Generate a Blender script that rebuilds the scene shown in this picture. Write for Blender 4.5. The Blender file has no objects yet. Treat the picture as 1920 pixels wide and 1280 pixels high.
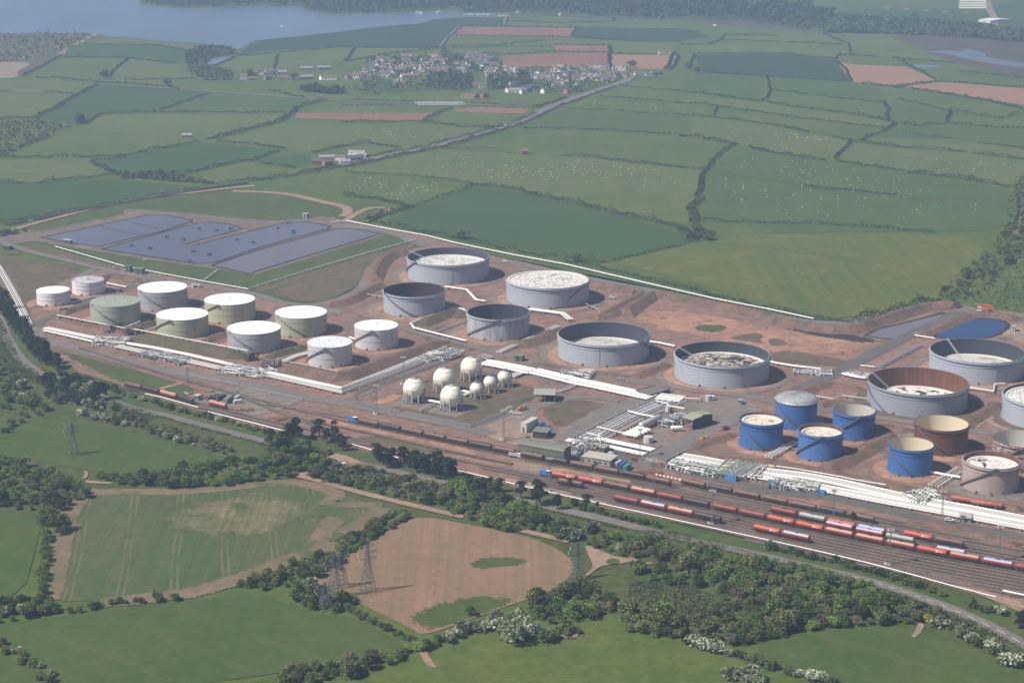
import bpy, math, random
import numpy as np
from mathutils import Vector, Matrix
R = math.radians
rnd = random.Random(7)
sc = bpy.context.scene
COL = sc.collection
# ------------------------------------------------------------------ camera
CH = 370.0; PITCH = 15.3; FPX = 3465.0
cam = bpy.data.cameras.new('camera'); camo = bpy.data.objects.new('camera', cam); COL.objects.link(camo)
camo.location = (0, 0, CH); camo.rotation_euler = (R(90 - PITCH), 0, 0)
cam.sensor_width = 36; cam.lens = 36 * FPX / 1920; cam.clip_start = 1; cam.clip_end = 60000
sc.camera = camo
# ------------------------------------------------------------------ light
SUN_EL, SUN_AZ = 50.0, 248.0      # azimuth clockwise from +Y, where the sun stands
w = bpy.data.worlds.new('World'); sc.world = w; w.use_nodes = True
nt = w.node_tree; bg = nt.nodes['Background']
sky = nt.nodes.new('ShaderNodeTexSky'); sky.sky_type = 'NISHITA'; sky.sun_disc = False
sky.sun_elevation = R(SUN_EL); sky.sun_rotation = R(SUN_AZ); sky.altitude = 300; sky.dust_density = 2.0
nt.links.new(sky.outputs[0], bg.inputs[0]); bg.inputs[1].default_value = 0.055
sl = bpy.data.lights.new('sun', 'SUN'); sl.energy = 4.8; sl.angle = R(0.5); sl.color = (1, 0.94, 0.86)
so = bpy.data.objects.new('sun', sl); COL.objects.link(so)
sd = Vector((math.sin(R(SUN_AZ)) * math.cos(R(SUN_EL)), math.cos(R(SUN_AZ)) * math.cos(R(SUN_EL)), math.sin(R(SUN_EL))))
so.rotation_euler = sd.to_track_quat('Z', 'Y').to_euler()
sc.view_settings.view_transform = 'Standard'; sc.view_settings.look = 'None'
sc.view_settings.exposure = 0.32; sc.view_settings.gamma = 1
sc.cycles.max_bounces = 5; sc.cycles.diffuse_bounces = 2; sc.cycles.glossy_bounces = 2; sc.cycles.volume_bounces = 1
sc.cycles.transparent_max_bounces = 12; sc.cycles.use_denoising = True
try: sc.cycles.denoising_prefilter = 'ACCURATE'
except Exception: pass
# ------------------------------------------------------------------ photo pixel -> ground point
ca, sa = math.cos(R(PITCH)), math.sin(R(PITCH))
def G(x, y, z=0.0):
    u, v = (x - 960) / FPX, (640 - y) / FPX
    dx, dy, dz = u, ca + v * sa, -sa + v * ca
    t = (CH - z) / -dz
    return Vector((dx * t, dy * t, z))
def GH(x, y, yt):                       # height of a thing whose foot is at (x,y) and whose top shows at row yt
    p = G(x, y); v = (640 - yt) / FPX
    return CH - (p.y * (sa - v * ca) / (ca + v * sa))
REG = dict(A=(0, 0, 2.9766), B=(640, 0, 2.9766), C=(1280, 0, 2.9766), D=(0, 380, 4), E=(480, 400, 4), F=(960, 440, 4), G=(1440, 540, 4),
           H=(0, 600, 4), I=(480, 640, 4), J=(960, 680, 4), K=(1440, 780, 4), L=(0, 860, 3), M=(560, 860, 3), N=(1180, 900, 2.5946),
           O=(430, 80, 4.8), P=(0, 0, 1), Q=(740, 640, 7.385), S=(960, 840, 6.846), T=(1220, 840, 6.846), U=(1200, 720, 8), V=(1480, 930, 4.364),
           W=(300, 700, 6), Y=(800, 60, 3.84), Z=(430, 80, 4.8))
def px(s):                              # "E 10,20 30,40 F 5,6" -> photo pixels
    out = []; k = 'P'
    for t in s.split():
        if t in REG: k = t; continue
        a, b = t.split(','); ox, oy, q = REG[k]
        out.append((ox + float(a) / q, oy + float(b) / q))
    return out
def gp(s, z=0.0): return [G(a, b, z) for a, b in px(s)]
def g1(s, z=0.0): return gp(s, z)[0]
def chaikin(p, n=1, closed=True):
    for _ in range(n):
        q = []; m = len(p)
        if not closed: q.append(p[0])
        for i in range(m if closed else m - 1):
            a, b = p[i], p[(i + 1) % m]
            q += [a.lerp(b, .25), a.lerp(b, .75)]
        if not closed: q.append(p[-1])
        p = q
    return p
# ------------------------------------------------------------------ tagging
def tag(o, label=None, cat=None, group=None, kind=None):
    if label: o['label'] = label
    if cat: o['category'] = cat
    if group: o['group'] = group
    if kind: o['kind'] = kind
    return o
def empty(name, loc=(0, 0, 0), rz=0):
    o = bpy.data.objects.new(name, None); COL.objects.link(o); o.location = loc; o.rotation_euler = (0, 0, rz); o.empty_display_size = 1
    return o
# ------------------------------------------------------------------ mesh builder
class MB:
    def __init__(s): s.v = []; s.f = []; s.m = []; s.cm = 0
    def add(s, vs, fs):
        b = len(s.v); s.v += [tuple(v) for v in vs]
        for f in fs: s.f.append([b + i for i in f]); s.m.append(s.cm)
    def box(s, c, d, rz=0, slope=None):
        hx, hy, hz = d[0] / 2, d[1] / 2, d[2] / 2; co, si = math.cos(rz), math.sin(rz); vs = []
        for z in (-hz, hz):
            for x, y in ((-hx, -hy), (hx, -hy), (hx, hy), (-hx, hy)):
                vs.append((c[0] + x * co - y * si, c[1] + x * si + y * co, c[2] + z))
        s.add(vs, [(0, 3, 2, 1), (4, 5, 6, 7), (0, 1, 5, 4), (1, 2, 6, 5), (2, 3, 7, 6), (3, 0, 4, 7)])
    def tube(s, pts, r, n=6, caps=True, closed=False):
        pts = [Vector(p) for p in pts]; m = len(pts); vs = []
        for i, p in enumerate(pts):
            a = pts[i - 1] if i > 0 else p; b = pts[i + 1] if i < m - 1 else p
            d = (b - a)
            if d.length < 1e-6: d = Vector((0, 0, 1))
            d.normalize()
            up = Vector((0, 0, 1)) if abs(d.z) < .95 else Vector((1, 0, 0))
            x = d.cross(up).normalized(); y = x.cross(d)
            rr = r[i] if isinstance(r, (list, tuple)) else r
            for k in range(n):
                t = 2 * math.pi * k / n
                vs.append(p + (x * math.cos(t) + y * math.sin(t)) * rr)
        fs = [(i * n + k, i * n + (k + 1) % n, (i + 1) * n + (k + 1) % n, (i + 1) * n + k) for i in range(m - 1) for k in range(n)]
        if caps: fs += [tuple(range(n - 1, -1, -1)), tuple((m - 1) * n + k for k in range(n))]
        s.add(vs, fs)
    def lathe(s, prof, n=48, c=(0, 0, 0), axis='z', flip=False):
        vs = []; m = len(prof)
        for r, z in prof:
            for k in range(n):
                t = 2 * math.pi * k / n; x, y = r * math.cos(t), r * math.sin(t)
                vs.append((c[0] + x, c[1] + y, c[2] + z) if axis == 'z' else (c[0] + z, c[1] + x, c[2] + y))
        fs = []
        for i in range(m - 1):
            for k in range(n):
                q = (i * n + k, i * n + (k + 1) % n, (i + 1) * n + (k + 1) % n, (i + 1) * n + k)
                fs.append(q[::-1] if flip else q)
        s.add(vs, fs)
    def ngon(s, pts, z=None):
        s.add([(p[0], p[1], p[2] if z is None else z) for p in pts], [tuple(range(len(pts)))])
    def build(s, name, mats, parent=None, smooth=False):
        me = bpy.data.meshes.new(name); me.from_pydata(s.v, [], s.f)
        if not isinstance(mats, (list, tuple)): mats = [mats]
        for m in mats: me.materials.append(m)
        if len(mats) > 1: me.polygons.foreach_set('material_index', s.m)
        if smooth:
            me.polygons.foreach_set('use_smooth', [True] * len(me.polygons)); me.update()
            try: me.set_sharp_from_angle(angle=R(40))
            except Exception: pass
        me.update()
        o = bpy.data.objects.new(name, me); COL.objects.link(o)
        if parent: o.parent = parent
        return o
def np_mesh(name, V, F, mats, mi=None, parent=None):
    me = bpy.data.meshes.new(name); nf, k = F.shape
    me.vertices.add(len(V)); me.vertices.foreach_set('co', V.astype(np.float32).ravel())
    me.loops.add(nf * k); me.loops.foreach_set('vertex_index', F.astype(np.int32).ravel())
    me.polygons.add(nf); me.polygons.foreach_set('loop_start', np.arange(0, nf * k, k, dtype=np.int32))
    try: me.polygons.foreach_set('loop_total', np.full(nf, k, dtype=np.int32))
    except Exception: pass
    for m in (mats if isinstance(mats, (list, tuple)) else [mats]): me.materials.append(m)
    if mi is not None: me.polygons.foreach_set('material_index', mi.astype(np.int32))
    me.update(calc_edges=True); me.validate()
    o = bpy.data.objects.new(name, me); COL.objects.link(o)
    if parent: o.parent = parent
    return o
KIDS = {}
def note(root): KIDS[root.name] = None; return root
def dup(o, loc=None, rz=None, scale=None, label=None, group=None, cat=None, parent=None):
    c = o.copy(); COL.objects.link(c); c.parent = parent
    for ch in tree_kids(o): dup(ch, parent=c)
    if loc is not None: c.location = loc
    if rz is not None: c.rotation_euler = (0, 0, rz)
    if scale is not None: c.scale = scale if hasattr(scale, '__len__') else (scale,) * 3
    tag(c, label, cat, group)
    return c
_kids = {}
def tree_kids(o):
    k = o.name
    if k not in _kids: _kids[k] = list(o.children)
    return _kids[k]
PROTO = {}
def spawn(key, builder, loc, rz=0, scale=1, label=None, group=None, cat=None):
    if key not in PROTO:
        o = builder(); PROTO[key] = o; o.location = loc; o.rotation_euler = (0, 0, rz)
        o.scale = scale if hasattr(scale, '__len__') else (scale,) * 3
        return tag(o, label, cat, group)
    return dup(PROTO[key], loc, rz, scale, label, group, cat)
# ------------------------------------------------------------------ materials
MATS = {}
GDEF = {}
def srgb(r, g, b): return tuple(((c / 255) / 12.92 if c / 255 <= .04045 else ((c / 255 + .055) / 1.055) ** 2.4) for c in (r, g, b))
def newmat(name):
    m = bpy.data.materials.new(name); m.use_nodes = True; n = m.node_tree.nodes; l = m.node_tree.links
    return m, n, l, n['Principled BSDF']
def c4(c): return (c[0], c[1], c[2], 1)
def mix(n, l, fac, a, b, typ='MIX'):
    x = n.new('ShaderNodeMix'); x.data_type = 'RGBA'; x.blend_type = typ; x.clamp_factor = True
    for i, v in ((0, fac), (6, a), (7, b)):
        if hasattr(v, 'is_linked') or hasattr(v, 'links'): l.new(v, x.inputs[i])
        elif i == 0: x.inputs[0].default_value = v
        else: x.inputs[i].default_value = c4(v)
    return x.outputs[2]
def noise(n, l, vec, scale, detail=4, rough=.55, dist=0):
    x = n.new('ShaderNodeTexNoise'); x.inputs['Scale'].default_value = scale; x.inputs['Detail'].default_value = detail
    x.inputs['Roughness'].default_value = rough; x.inputs['Distortion'].default_value = dist; l.new(vec, x.inputs['Vector']); return x.outputs['Fac']
def ramp(n, l, fac, a, b, ca=(0, 0, 0), cb=(1, 1, 1)):
    x = n.new('ShaderNodeMapRange'); x.inputs[1].default_value = a; x.inputs[2].default_value = b; l.new(fac, x.inputs[0]); return x.outputs[0]
def mapping(n, l, vec, rz=0, scale=(1, 1, 1)):
    x = n.new('ShaderNodeMapping'); x.inputs['Rotation'].default_value = (0, 0, rz); x.inputs['Scale'].default_value = scale; l.new(vec, x.inputs['Vector']); return x.outputs[0]
def pos(n): return n.new('ShaderNodeNewGeometry').outputs['Position']
def obj(n): return n.new('ShaderNodeTexCoord').outputs['Object']
def objr(n, l):                         # object space shifted per object, so no two share a pattern
    o = n.new('ShaderNodeObjectInfo').outputs['Random']; a = n.new('ShaderNodeVectorMath'); a.operation = 'MULTIPLY_ADD'; k = n.new('ShaderNodeCombineXYZ')
    for i in range(3): l.new(o, k.inputs[i])
    l.new(k.outputs[0], a.inputs[0]); a.inputs[1].default_value = (913, 517, 0); l.new(obj(n), a.inputs[2]); return a.outputs[0]
def ground(name, c1, c2, s=90., c3=None, s3=30., t3=(.55, .7), fine=.25, line=None, lamt=.25, lw=3., rough=1., grain=3., tram=None):
    """ground: large patches c1/c2, optional third tone in patches, fine grain, optional drill lines"""
    if name in MATS: return MATS[name]
    if not name.endswith('_soft'): c1, c2, c3 = [(c_[0] * 1.1, c_[1] * 1.04, c_[2] * .76) if c_ and c_[1] > c_[0] * 1.02 else c_ for c_ in (c1, c2, c3)]
    GDEF[name] = (c1, c2, s, c3, s3, t3, fine, line, lamt, lw, rough, grain, tram)
    m, n, l, b = newmat(name); P = pos(n)
    c = mix(n, l, ramp(n, l, noise(n, l, P, 1 / s, 6, .6), .38, .62), c1, c2)
    if c3: c = mix(n, l, ramp(n, l, noise(n, l, P, 1 / s3, 7, .68, .4), *t3), c, c3)
    if line is not None:
        v = mapping(n, l, P, line, (1 / lw, 1 / 400, 1))
        c = mix(n, l, ramp(n, l, noise(n, l, v, 1, 3, .7), .35, .65), c, mix(n, l, lamt, c, c3 or c2))
    if tram:
        per, wd_, tc, ta = tram; sp = n.new('ShaderNodeSeparateXYZ'); wv = n.new('ShaderNodeVectorMath'); wv.operation = 'ADD'; l.new(mapping(n, l, P, line or 0), wv.inputs[0]); l.new(sp.inputs[0].node.inputs[0] and wv.outputs[0], sp.inputs[0]) if False else l.new(wv.outputs[0], sp.inputs[0])
        q_ = noise(n, l, P, 1 / 150, 2); ad = n.new('ShaderNodeMath'); ad.operation = 'MULTIPLY_ADD'; l.new(q_, ad.inputs[0]); ad.inputs[1].default_value = 14; l.new(sp.outputs[0], ad.inputs[2])
        md = n.new('ShaderNodeMath'); md.operation = 'PINGPONG'; l.new(ad.outputs[0], md.inputs[0]); md.inputs[1].default_value = per / 2
        cp = n.new('ShaderNodeMath'); cp.operation = 'COMPARE'; l.new(md.outputs[0], cp.inputs[0]); cp.inputs[1].default_value = 1.6; cp.inputs[2].default_value = wd_ / 2
        ml = n.new('ShaderNodeMath'); ml.operation = 'MULTIPLY'; l.new(cp.outputs[0], ml.inputs[0]); l.new(ramp(n, l, noise(n, l, P, 1 / 45, 4), .38, .6), ml.inputs[1]); m2 = n.new('ShaderNodeMath'); m2.operation = 'MULTIPLY'; l.new(ml.outputs[0], m2.inputs[0]); m2.inputs[1].default_value = ta
        c = mix(n, l, m2.outputs[0], c, tc)
    g = ramp(n, l, noise(n, l, P, 1 / grain / 2.2, 6, .8), .36, .64)
    k = n.new('ShaderNodeMapRange'); k.inputs[3].default_value = 1 - fine; k.inputs[4].default_value = 1 + fine; l.new(g, k.inputs[0])
    x = n.new('ShaderNodeVectorMath'); x.operation = 'SCALE'; l.new(c, x.inputs[0]); l.new(k.outputs[0], x.inputs['Scale'])
    l.new(x.outputs[0], b.inputs['Base Color']); b.inputs['Roughness'].default_value = rough; b.inputs['Specular IOR Level'].default_value = .15
    MATS[name] = m; return m
def softmat(m, rag=14.):
    k = m.name + '_soft'
    if k in MATS: return MATS[k]
    s = ground(k, *GDEF[m.name]); n = s.node_tree.nodes; l = s.node_tree.links; at = n.new('ShaderNodeAttribute'); at.attribute_name = 'edge'; P = pos(n)
    f1 = noise(n, l, P, 1.3 / rag, 7, .7, .3); f2 = noise(n, l, P, .55, 3, .8); f_ = n.new('ShaderNodeMath'); f_.operation = 'MULTIPLY_ADD'; l.new(f2, f_.inputs[0]); f_.inputs[1].default_value = 1.1; l.new(f1, f_.inputs[2]); f3 = n.new('ShaderNodeMath'); f3.operation = 'SUBTRACT'; l.new(f_.outputs[0], f3.inputs[0]); f3.inputs[1].default_value = .55; f = f3.outputs[0]; a = n.new('ShaderNodeMath'); a.operation = 'MULTIPLY_ADD'; a.inputs[1].default_value = .62; l.new(at.outputs['Fac'], a.inputs[0]); l.new(f, a.inputs[2])
    r = ramp(n, l, a.outputs[0], .755, .775); tr = n.new('ShaderNodeBsdfTransparent'); mx = n.new('ShaderNodeMixShader'); l.new(r, mx.inputs[0]); l.new(tr.outputs[0], mx.inputs[1]); l.new(n['Principled BSDF'].outputs[0], mx.inputs[2]); l.new(mx.outputs[0], n['Material Output'].inputs['Surface'])
    return s
def paint(name, c, rough=.55, dirt=None, amt=.35, spec=.4, metal=0, sc_=.25, streak=True):
    if name in MATS: return MATS[name]
    m, n, l, b = newmat(name); O = objr(n, l)
    dirt = dirt or tuple(v * .55 for v in c)
    v = mapping(n, l, O, 0, (sc_ * 3, sc_ * 3, sc_ * (.35 if streak else 3)))
    f = ramp(n, l, noise(n, l, v, 1, 6, .65), .48, .75)
    k = n.new('ShaderNodeMath'); k.operation = 'MULTIPLY'; k.inputs[1].default_value = amt; l.new(f, k.inputs[0])
    l.new(mix(n, l, k.outputs[0], c, dirt), b.inputs['Base Color'])
    b.inputs['Roughness'].default_value = rough; b.inputs['Specular IOR Level'].default_value = spec; b.inputs['Metallic'].default_value = metal
    MATS[name] = m; return m
def tank_mat(name, c, dirt, amt=.5, thr=(.5, .72), course=2.4, seam=.82, rough=.5, patch=None):
    """painted shell plate: horizontal courses, vertical run-off streaks, optional hard-edged rust patches"""
    if name in MATS: return MATS[name]
    m, n, l, b = newmat(name); O = objr(n, l)
    f = ramp(n, l, noise(n, l, mapping(n, l, O, 0, (.5, .5, .05)), 1, 7, .7), *thr)
    k = n.new('ShaderNodeMath'); k.operation = 'MULTIPLY'; k.inputs[1].default_value = amt; l.new(f, k.inputs[0])
    col = mix(n, l, k.outputs[0], c, dirt)
    f2 = ramp(n, l, noise(n, l, O, .09, 4, .6), .35, .65)
    col = mix(n, l, f2, col, mix(n, l, .16, col, dirt))
    if patch:
        f3 = ramp(n, l, noise(n, l, mapping(n, l, O, 0, (.35, .35, .6)), 1, 5, .7), patch[1], patch[1] + .03); col = mix(n, l, f3, col, patch[0])
    sep = n.new('ShaderNodeSeparateXYZ'); l.new(O, sep.inputs[0])
    a = n.new('ShaderNodeMath'); a.operation = 'DIVIDE'; a.inputs[1].default_value = course; l.new(sep.outputs[2], a.inputs[0])
    fr = n.new('ShaderNodeMath'); fr.operation = 'FRACT'; l.new(a.outputs[0], fr.inputs[0])
    lt = n.new('ShaderNodeMath'); lt.operation = 'LESS_THAN'; lt.inputs[1].default_value = .09; l.new(fr.outputs[0], lt.inputs[0])
    l.new(mix(n, l, lt.outputs[0], col, mix(n, l, 1 - seam, col, (.02, .02, .02))), b.inputs['Base Color'])
    b.inputs['Roughness'].default_value = rough; b.inputs['Specular IOR Level'].default_value = .35
    MATS[name] = m; return m
def roof_mat(name, c, c2, s=.18, thr=(.5, .56), rough=.6, wrinkle=False):
    if name in MATS: return MATS[name]
    m, n, l, b = newmat(name); O = objr(n, l)
    if wrinkle:
        v = n.new('ShaderNodeTexVoronoi'); v.feature = 'DISTANCE_TO_EDGE'; v.inputs['Scale'].default_value = s
        l.new(mix(n, l, .12, O, n.new('ShaderNodeTexNoise').outputs['Color']), v.inputs['Vector']) if False else l.new(mapping(n, l, O, .5, (1, .55, 1)), v.inputs['Vector'])
        q = noise(n, l, O, s * 2, 5, .7); a = n.new('ShaderNodeMath'); a.operation = 'MULTIPLY_ADD'; l.new(q, a.inputs[0]); a.inputs[1].default_value = -.20; a.inputs[2].default_value = .128
        lt = n.new('ShaderNodeMath'); lt.operation = 'LESS_THAN'; l.new(v.outputs['Distance'], lt.inputs[0]); l.new(a.outputs[0], lt.inputs[1]); f = lt.outputs[0]
        col = mix(n, l, f, c, c2)
        col = mix(n, l, ramp(n, l, noise(n, l, O, .12, 4), .5, .66), col, mix(n, l, .4, col, c2))
    else:
        col = mix(n, l, ramp(n, l, noise(n, l, O, s, 6, .7, .6), *thr), c, c2)
    l.new(col, b.inputs['Base Color']); b.inputs['Roughness'].default_value = rough; b.inputs['Specular IOR Level'].default_value = .3
    MATS[name] = m; return m
def leafmat(name, a, b_, c=None):
    if name in MATS: return MATS[name]
    m, n, l, b = newmat(name); g = n.new('ShaderNodeNewGeometry'); oi = n.new('ShaderNodeObjectInfo')
    k_ = (1.32, 1.28, 1.15); a, b_ = [tuple(min(v * w_, .62) for v, w_ in zip(q_, k_)) for q_ in (a, b_)]
    col = mix(n, l, g.outputs['Random Per Island'], a, b_)
    f = ramp(n, l, noise(n, l, g.outputs['Position'], .07, 4, .65), .4, .62)
    col = mix(n, l, f, col, c or tuple(x * .7 for x in a))
    hv = n.new('ShaderNodeHueSaturation'); l.new(col, hv.inputs['Color'])
    for o, i, lo, hi in ((oi.outputs['Random'], 'Value', .68, 1.45), (oi.outputs['Random'], 'Hue', .488, .513)):
        k = n.new('ShaderNodeMapRange'); l.new(o, k.inputs[0]); k.inputs[3].default_value = lo; k.inputs[4].default_value = hi; l.new(k.outputs[0], hv.inputs[i])
    l.new(hv.outputs[0], b.inputs['Base Color']); b.inputs['Roughness'].default_value = .9; b.inputs['Specular IOR Level'].default_value = .1
    tl = n.new('ShaderNodeBsdfTranslucent'); l.new(hv.outputs[0], tl.inputs[0]); mx = n.new('ShaderNodeMixShader'); mx.inputs[0].default_value = .22; l.new(b.outputs[0], mx.inputs[1]); l.new(tl.outputs[0], mx.inputs[2]); l.new(mx.outputs[0], n['Material Output'].inputs['Surface'])
    MATS[name] = m; return m
# ------------------------------------------------------------------ ground sheets
PAST = ground('pasture', (.052, .096, .024), (.074, .112, .032), 120, (.104, .124, .042), 38, (.52, .72), .20, line=R(62), lamt=.35, lw=9)
MIDG = ground('mid_pasture', (.046, .090, .028), (.060, .100, .034), 90, (.080, .108, .040), 36, (.55, .75), .2, line=R(66), lamt=.45, lw=8)
LIGHT = ground('light_pasture', (.084, .118, .040), (.106, .128, .052), 110, (.062, .096, .034), 35, (.5, .7), .13, line=R(70), lamt=.3, lw=8)
DARK = ground('dark_crop', (.036, .080, .030), (.046, .088, .036), 120, (.045, .082, .036), 30, (.58, .75), .10, line=R(80), lamt=.5, lw=6)
BLUEC = ground('blue_crop', (.024, .056, .038), (.032, .064, .042), 120, None, 30, (.6, .8), .08, line=R(20), lamt=.6, lw=7)
YEL = ground('buttercup_pasture', (.084, .110, .028), (.056, .096, .028), 110, (.135, .135, .030), 45, (.5, .68), .18, line=R(72), lamt=.5, lw=7)
RED = ground('ploughed_red', (.22, .105, .075), (.27, .135, .095), 90, (.18, .10, .07), 25, (.5, .7), .12, line=R(85), lamt=.6, lw=5)
TAN = ground('ploughed_tan', (.32, .185, .115), (.27, .155, .10), 90, (.24, .15, .09), 25, (.5, .7), .12, line=R(80), lamt=.5, lw=5)
DIRT = ground('site_dirt', (.255, .145, .110), (.200, .128, .100), 60, (.150, .122, .088), 22, (.52, .66), .30, grain=4)
ORNG = ground('orange_soil', (.37, .205, .135), (.29, .165, .118), 50, (.12, .085, .058), 18, (.58, .66), .28, grain=4)
GRAV = ground('yard_gravel', (.210, .178, .150), (.175, .150, .130), 50, (.17, .125, .092), 14, (.55, .7), .22, grain=3)
SAND = ground('sandy_yard', (.30, .225, .165), (.24, .18, .135), 40, (.13, .11, .08), 14, (.52, .68), .22, grain=3)
ASPH = ground('asphalt', (.112, .105, .098), (.130, .120, .108), 40, (.13, .11, .095), 9, (.6, .75), .16, grain=2, rough=.9)
ROAD = ground('road', (.190, .165, .148), (.160, .142, .130), 40, (.135, .12, .11), 9, (.58, .75), .18, grain=2, rough=.9)
BUND = ground('bund_slope', (.185, .108, .082), (.150, .098, .074), 40, (.105, .092, .054), 14, (.5, .64), .30, grain=3)
BUNDG = ground('bund_grass', (.110, .085, .052), (.090, .085, .045), 40, (.140, .090, .066), 14, (.56, .7), .30, grain=3)
SGRASS = ground('site_grass', (.050, .086, .028), (.074, .092, .038), 60, (.105, .085, .048), 22, (.54, .68), .22, grain=4)
BROWNG = ground('brown_grass', (.115, .094, .058), (.140, .098, .070), 50, (.075, .088, .040), 18, (.52, .68), .25, grain=4)
TRACK = ground('earth_track', (.32, .215, .155), (.26, .175, .13), 30, (.17, .12, .08), 9, (.55, .7), .2, grain=2)
BALL = ground('ballast', (.215, .152, .122), (.150, .115, .095), 35, (.29, .18, .135), 10, (.55, .7), .28, grain=2)
SCRUBG = ground('scrub_floor', (.052, .078, .026), (.068, .085, .032), 40, (.090, .088, .044), 12, (.5, .65), .35, grain=3)
MUD = ground('mudflat', (.10, .078, .062), (.082, .070, .060), 90, (.055, .060, .045), 40, (.5, .6), .12)
HEATH = ground('heath', (.095, .088, .062), (.075, .086, .052), 60, (.13, .11, .085), 30, (.6, .7), .25)
BARLEY = ground('drilled_field', (.044, .088, .032), (.060, .092, .038), 70, (.120, .110, .058), 34, (.54, .74), .12, line=R(-9), lamt=.55, lw=2.6, tram=(26, 1.1, (.20, .15, .09), .55))
BARE = ground('bare_drill', (.26, .185, .125), (.20, .155, .095), 30, (.060, .092, .036), 18, (.42, .62), .14, line=R(-9), lamt=.8, lw=2.2)
HEAD = ground('field_headland', (.20, .140, .092), (.15, .125, .072), 40, (.075, .095, .042), 14, (.5, .68), .14)
FALLOW = ground('fallow_field', (.285, .158, .108), (.245, .145, .098), 55, (.125, .125, .062), 34, (.56, .78), .12, line=R(118), lamt=.6, lw=4, tram=(30, 1.2, (.16, .11, .075), .4))
WHEAT = ground('young_wheat', (.040, .084, .024), (.056, .094, .028), 60, (.070, .090, .034), 22, (.55, .75), .12, line=R(128), lamt=.6, lw=4, tram=(28, 1.1, (.13, .12, .06), .45))
BANKM = ground('lagoon_bank', (.175, .130, .100), (.140, .115, .095), 40, (.22, .16, .12), 14, (.5, .66), .2)
def water(name, c, rough=.12, bump=.4, s=.25, spec=.5):
    m, n, l, b = newmat(name); P = pos(n)
    col = mix(n, l, ramp(n, l, noise(n, l, mapping(n, l, P, .4, (1, .2, 1)), .006, 5, .6), .4, .62), c, tuple(x * 1.35 for x in c))
    l.new(col, b.inputs['Base Color']); b.inputs['Roughness'].default_value = rough; b.inputs['IOR'].default_value = 1.33; b.inputs['Specular IOR Level'].default_value = spec
    bp = n.new('ShaderNodeBump'); bp.inputs['Strength'].default_value = bump; bp.inputs['Distance'].default_value = .3
    l.new(noise(n, l, P, s, 4, .6), bp.inputs['Height']); l.new(bp.outputs[0], b.inputs['Normal']); return m
SEA = water('sea_water', (.095, .130, .185), .25, .6, .05)
LAGOON = water('lagoon_water', (.100, .095, .130), .18, .3)
LAGOON2 = water('silty_water', (.125, .112, .120), .25, .25)
PONDW = water('pond_water', (.125, .112, .125), .2, .25, .25, .28)
BLUEW = water('blue_pond_water', (.012, .035, .11), .1, .3)

SZ = [0]
def sheet(name, s, mat, z, sm=1, kind='structure'):
    p = gp(s) if isinstance(s, str) else s
    if sm: p = chaikin(p, sm)
    mb = MB(); mb.ngon(p, z)
    if sum(p[i - 1].x * p[i].y - p[i].x * p[i - 1].y for i in range(len(p))) < 0: mb.f[0].reverse()
    o = mb.build(name, mat); return tag(o, kind=kind)
def soft(name, s, mat, z, sm=1, k=.6, rag=14.):
    SZ[0] += 1; z += SZ[0] * .0015
    p = gp(s) if isinstance(s, str) else s
    p = chaikin(p, max(sm, 1)); n_ = len(p); c = sum(p, Vector()) / n_
    if sum(p[i - 1].x * p[i].y - p[i].x * p[i - 1].y for i in range(n_)) < 0: p = p[::-1]
    q = [v.lerp(c, 1 - k) for v in p]; o_ = [v.lerp(c, -.08) for v in p]; mb = MB()
    mb.add([(v.x, v.y, z) for v in o_] + [(v.x, v.y, z) for v in q], [(i, (i + 1) % n_, n_ + (i + 1) % n_, n_ + i) for i in range(n_)] + [tuple(range(n_, 2 * n_))])
    o = mb.build(name, softmat(mat, rag)); at = o.data.attributes.new('edge', 'FLOAT', 'POINT'); at.data.foreach_set('value', [0.0] * n_ + [1.0] * n_); return tag(o, kind='structure')
def softribbon(name, s, wd, mat, z, sm=2, rag=8.):
    SZ[0] += 1; z += SZ[0] * .004
    p = gp(s) if isinstance(s, str) else s
    p = chaikin(p, sm, False); m = len(p); mb = MB(); vs = []; av = []
    for i in range(m):
        a, b = p[max(i - 1, 0)], p[min(i + 1, m - 1)]; d = (b - a).normalized(); nn = Vector((-d.y, d.x, 0))
        for o_, v in ((-.5, 0.), (-.22, 1.), (.22, 1.), (.5, 0.)): q = p[i] + nn * o_ * wd; vs.append((q.x, q.y, z)); av.append(0. if i in (0, m - 1) else v)
    mb.add(vs, [(i * 4 + k, i * 4 + k + 1, (i + 1) * 4 + k + 1, (i + 1) * 4 + k)[::-1] for i in range(m - 1) for k in range(3)])
    o = mb.build(name, softmat(mat, rag)); at = o.data.attributes.new('edge', 'FLOAT', 'POINT'); at.data.foreach_set('value', av); return tag(o, kind='structure')
def ribbon(name, s, wd, mat, z, sm=2, kind='structure', build=True, mb=None, off=0.0):
    p = gp(s) if isinstance(s, str) else s
    if sm: p = chaikin(p, sm, False)
    L = []; m = len(p)
    for i in range(m):
        a, b = p[max(i - 1, 0)], p[min(i + 1, m - 1)]; d = (b - a); d.z = 0; d.normalize(); nn = Vector((-d.y, d.x, 0))
        c = p[i] + nn * off
        L.append((c + nn * wd / 2, c - nn * wd / 2))
    mb = mb or MB(); vs = []
    for a, b in L: vs += [(a.x, a.y, z), (b.x, b.y, z)]
    mb.add(vs, [(2 * i, 2 * i + 1, 2 * i + 3, 2 * i + 2) for i in range(m - 1)])
    if build: return tag(mb.build(name, mat), kind=kind)
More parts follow.
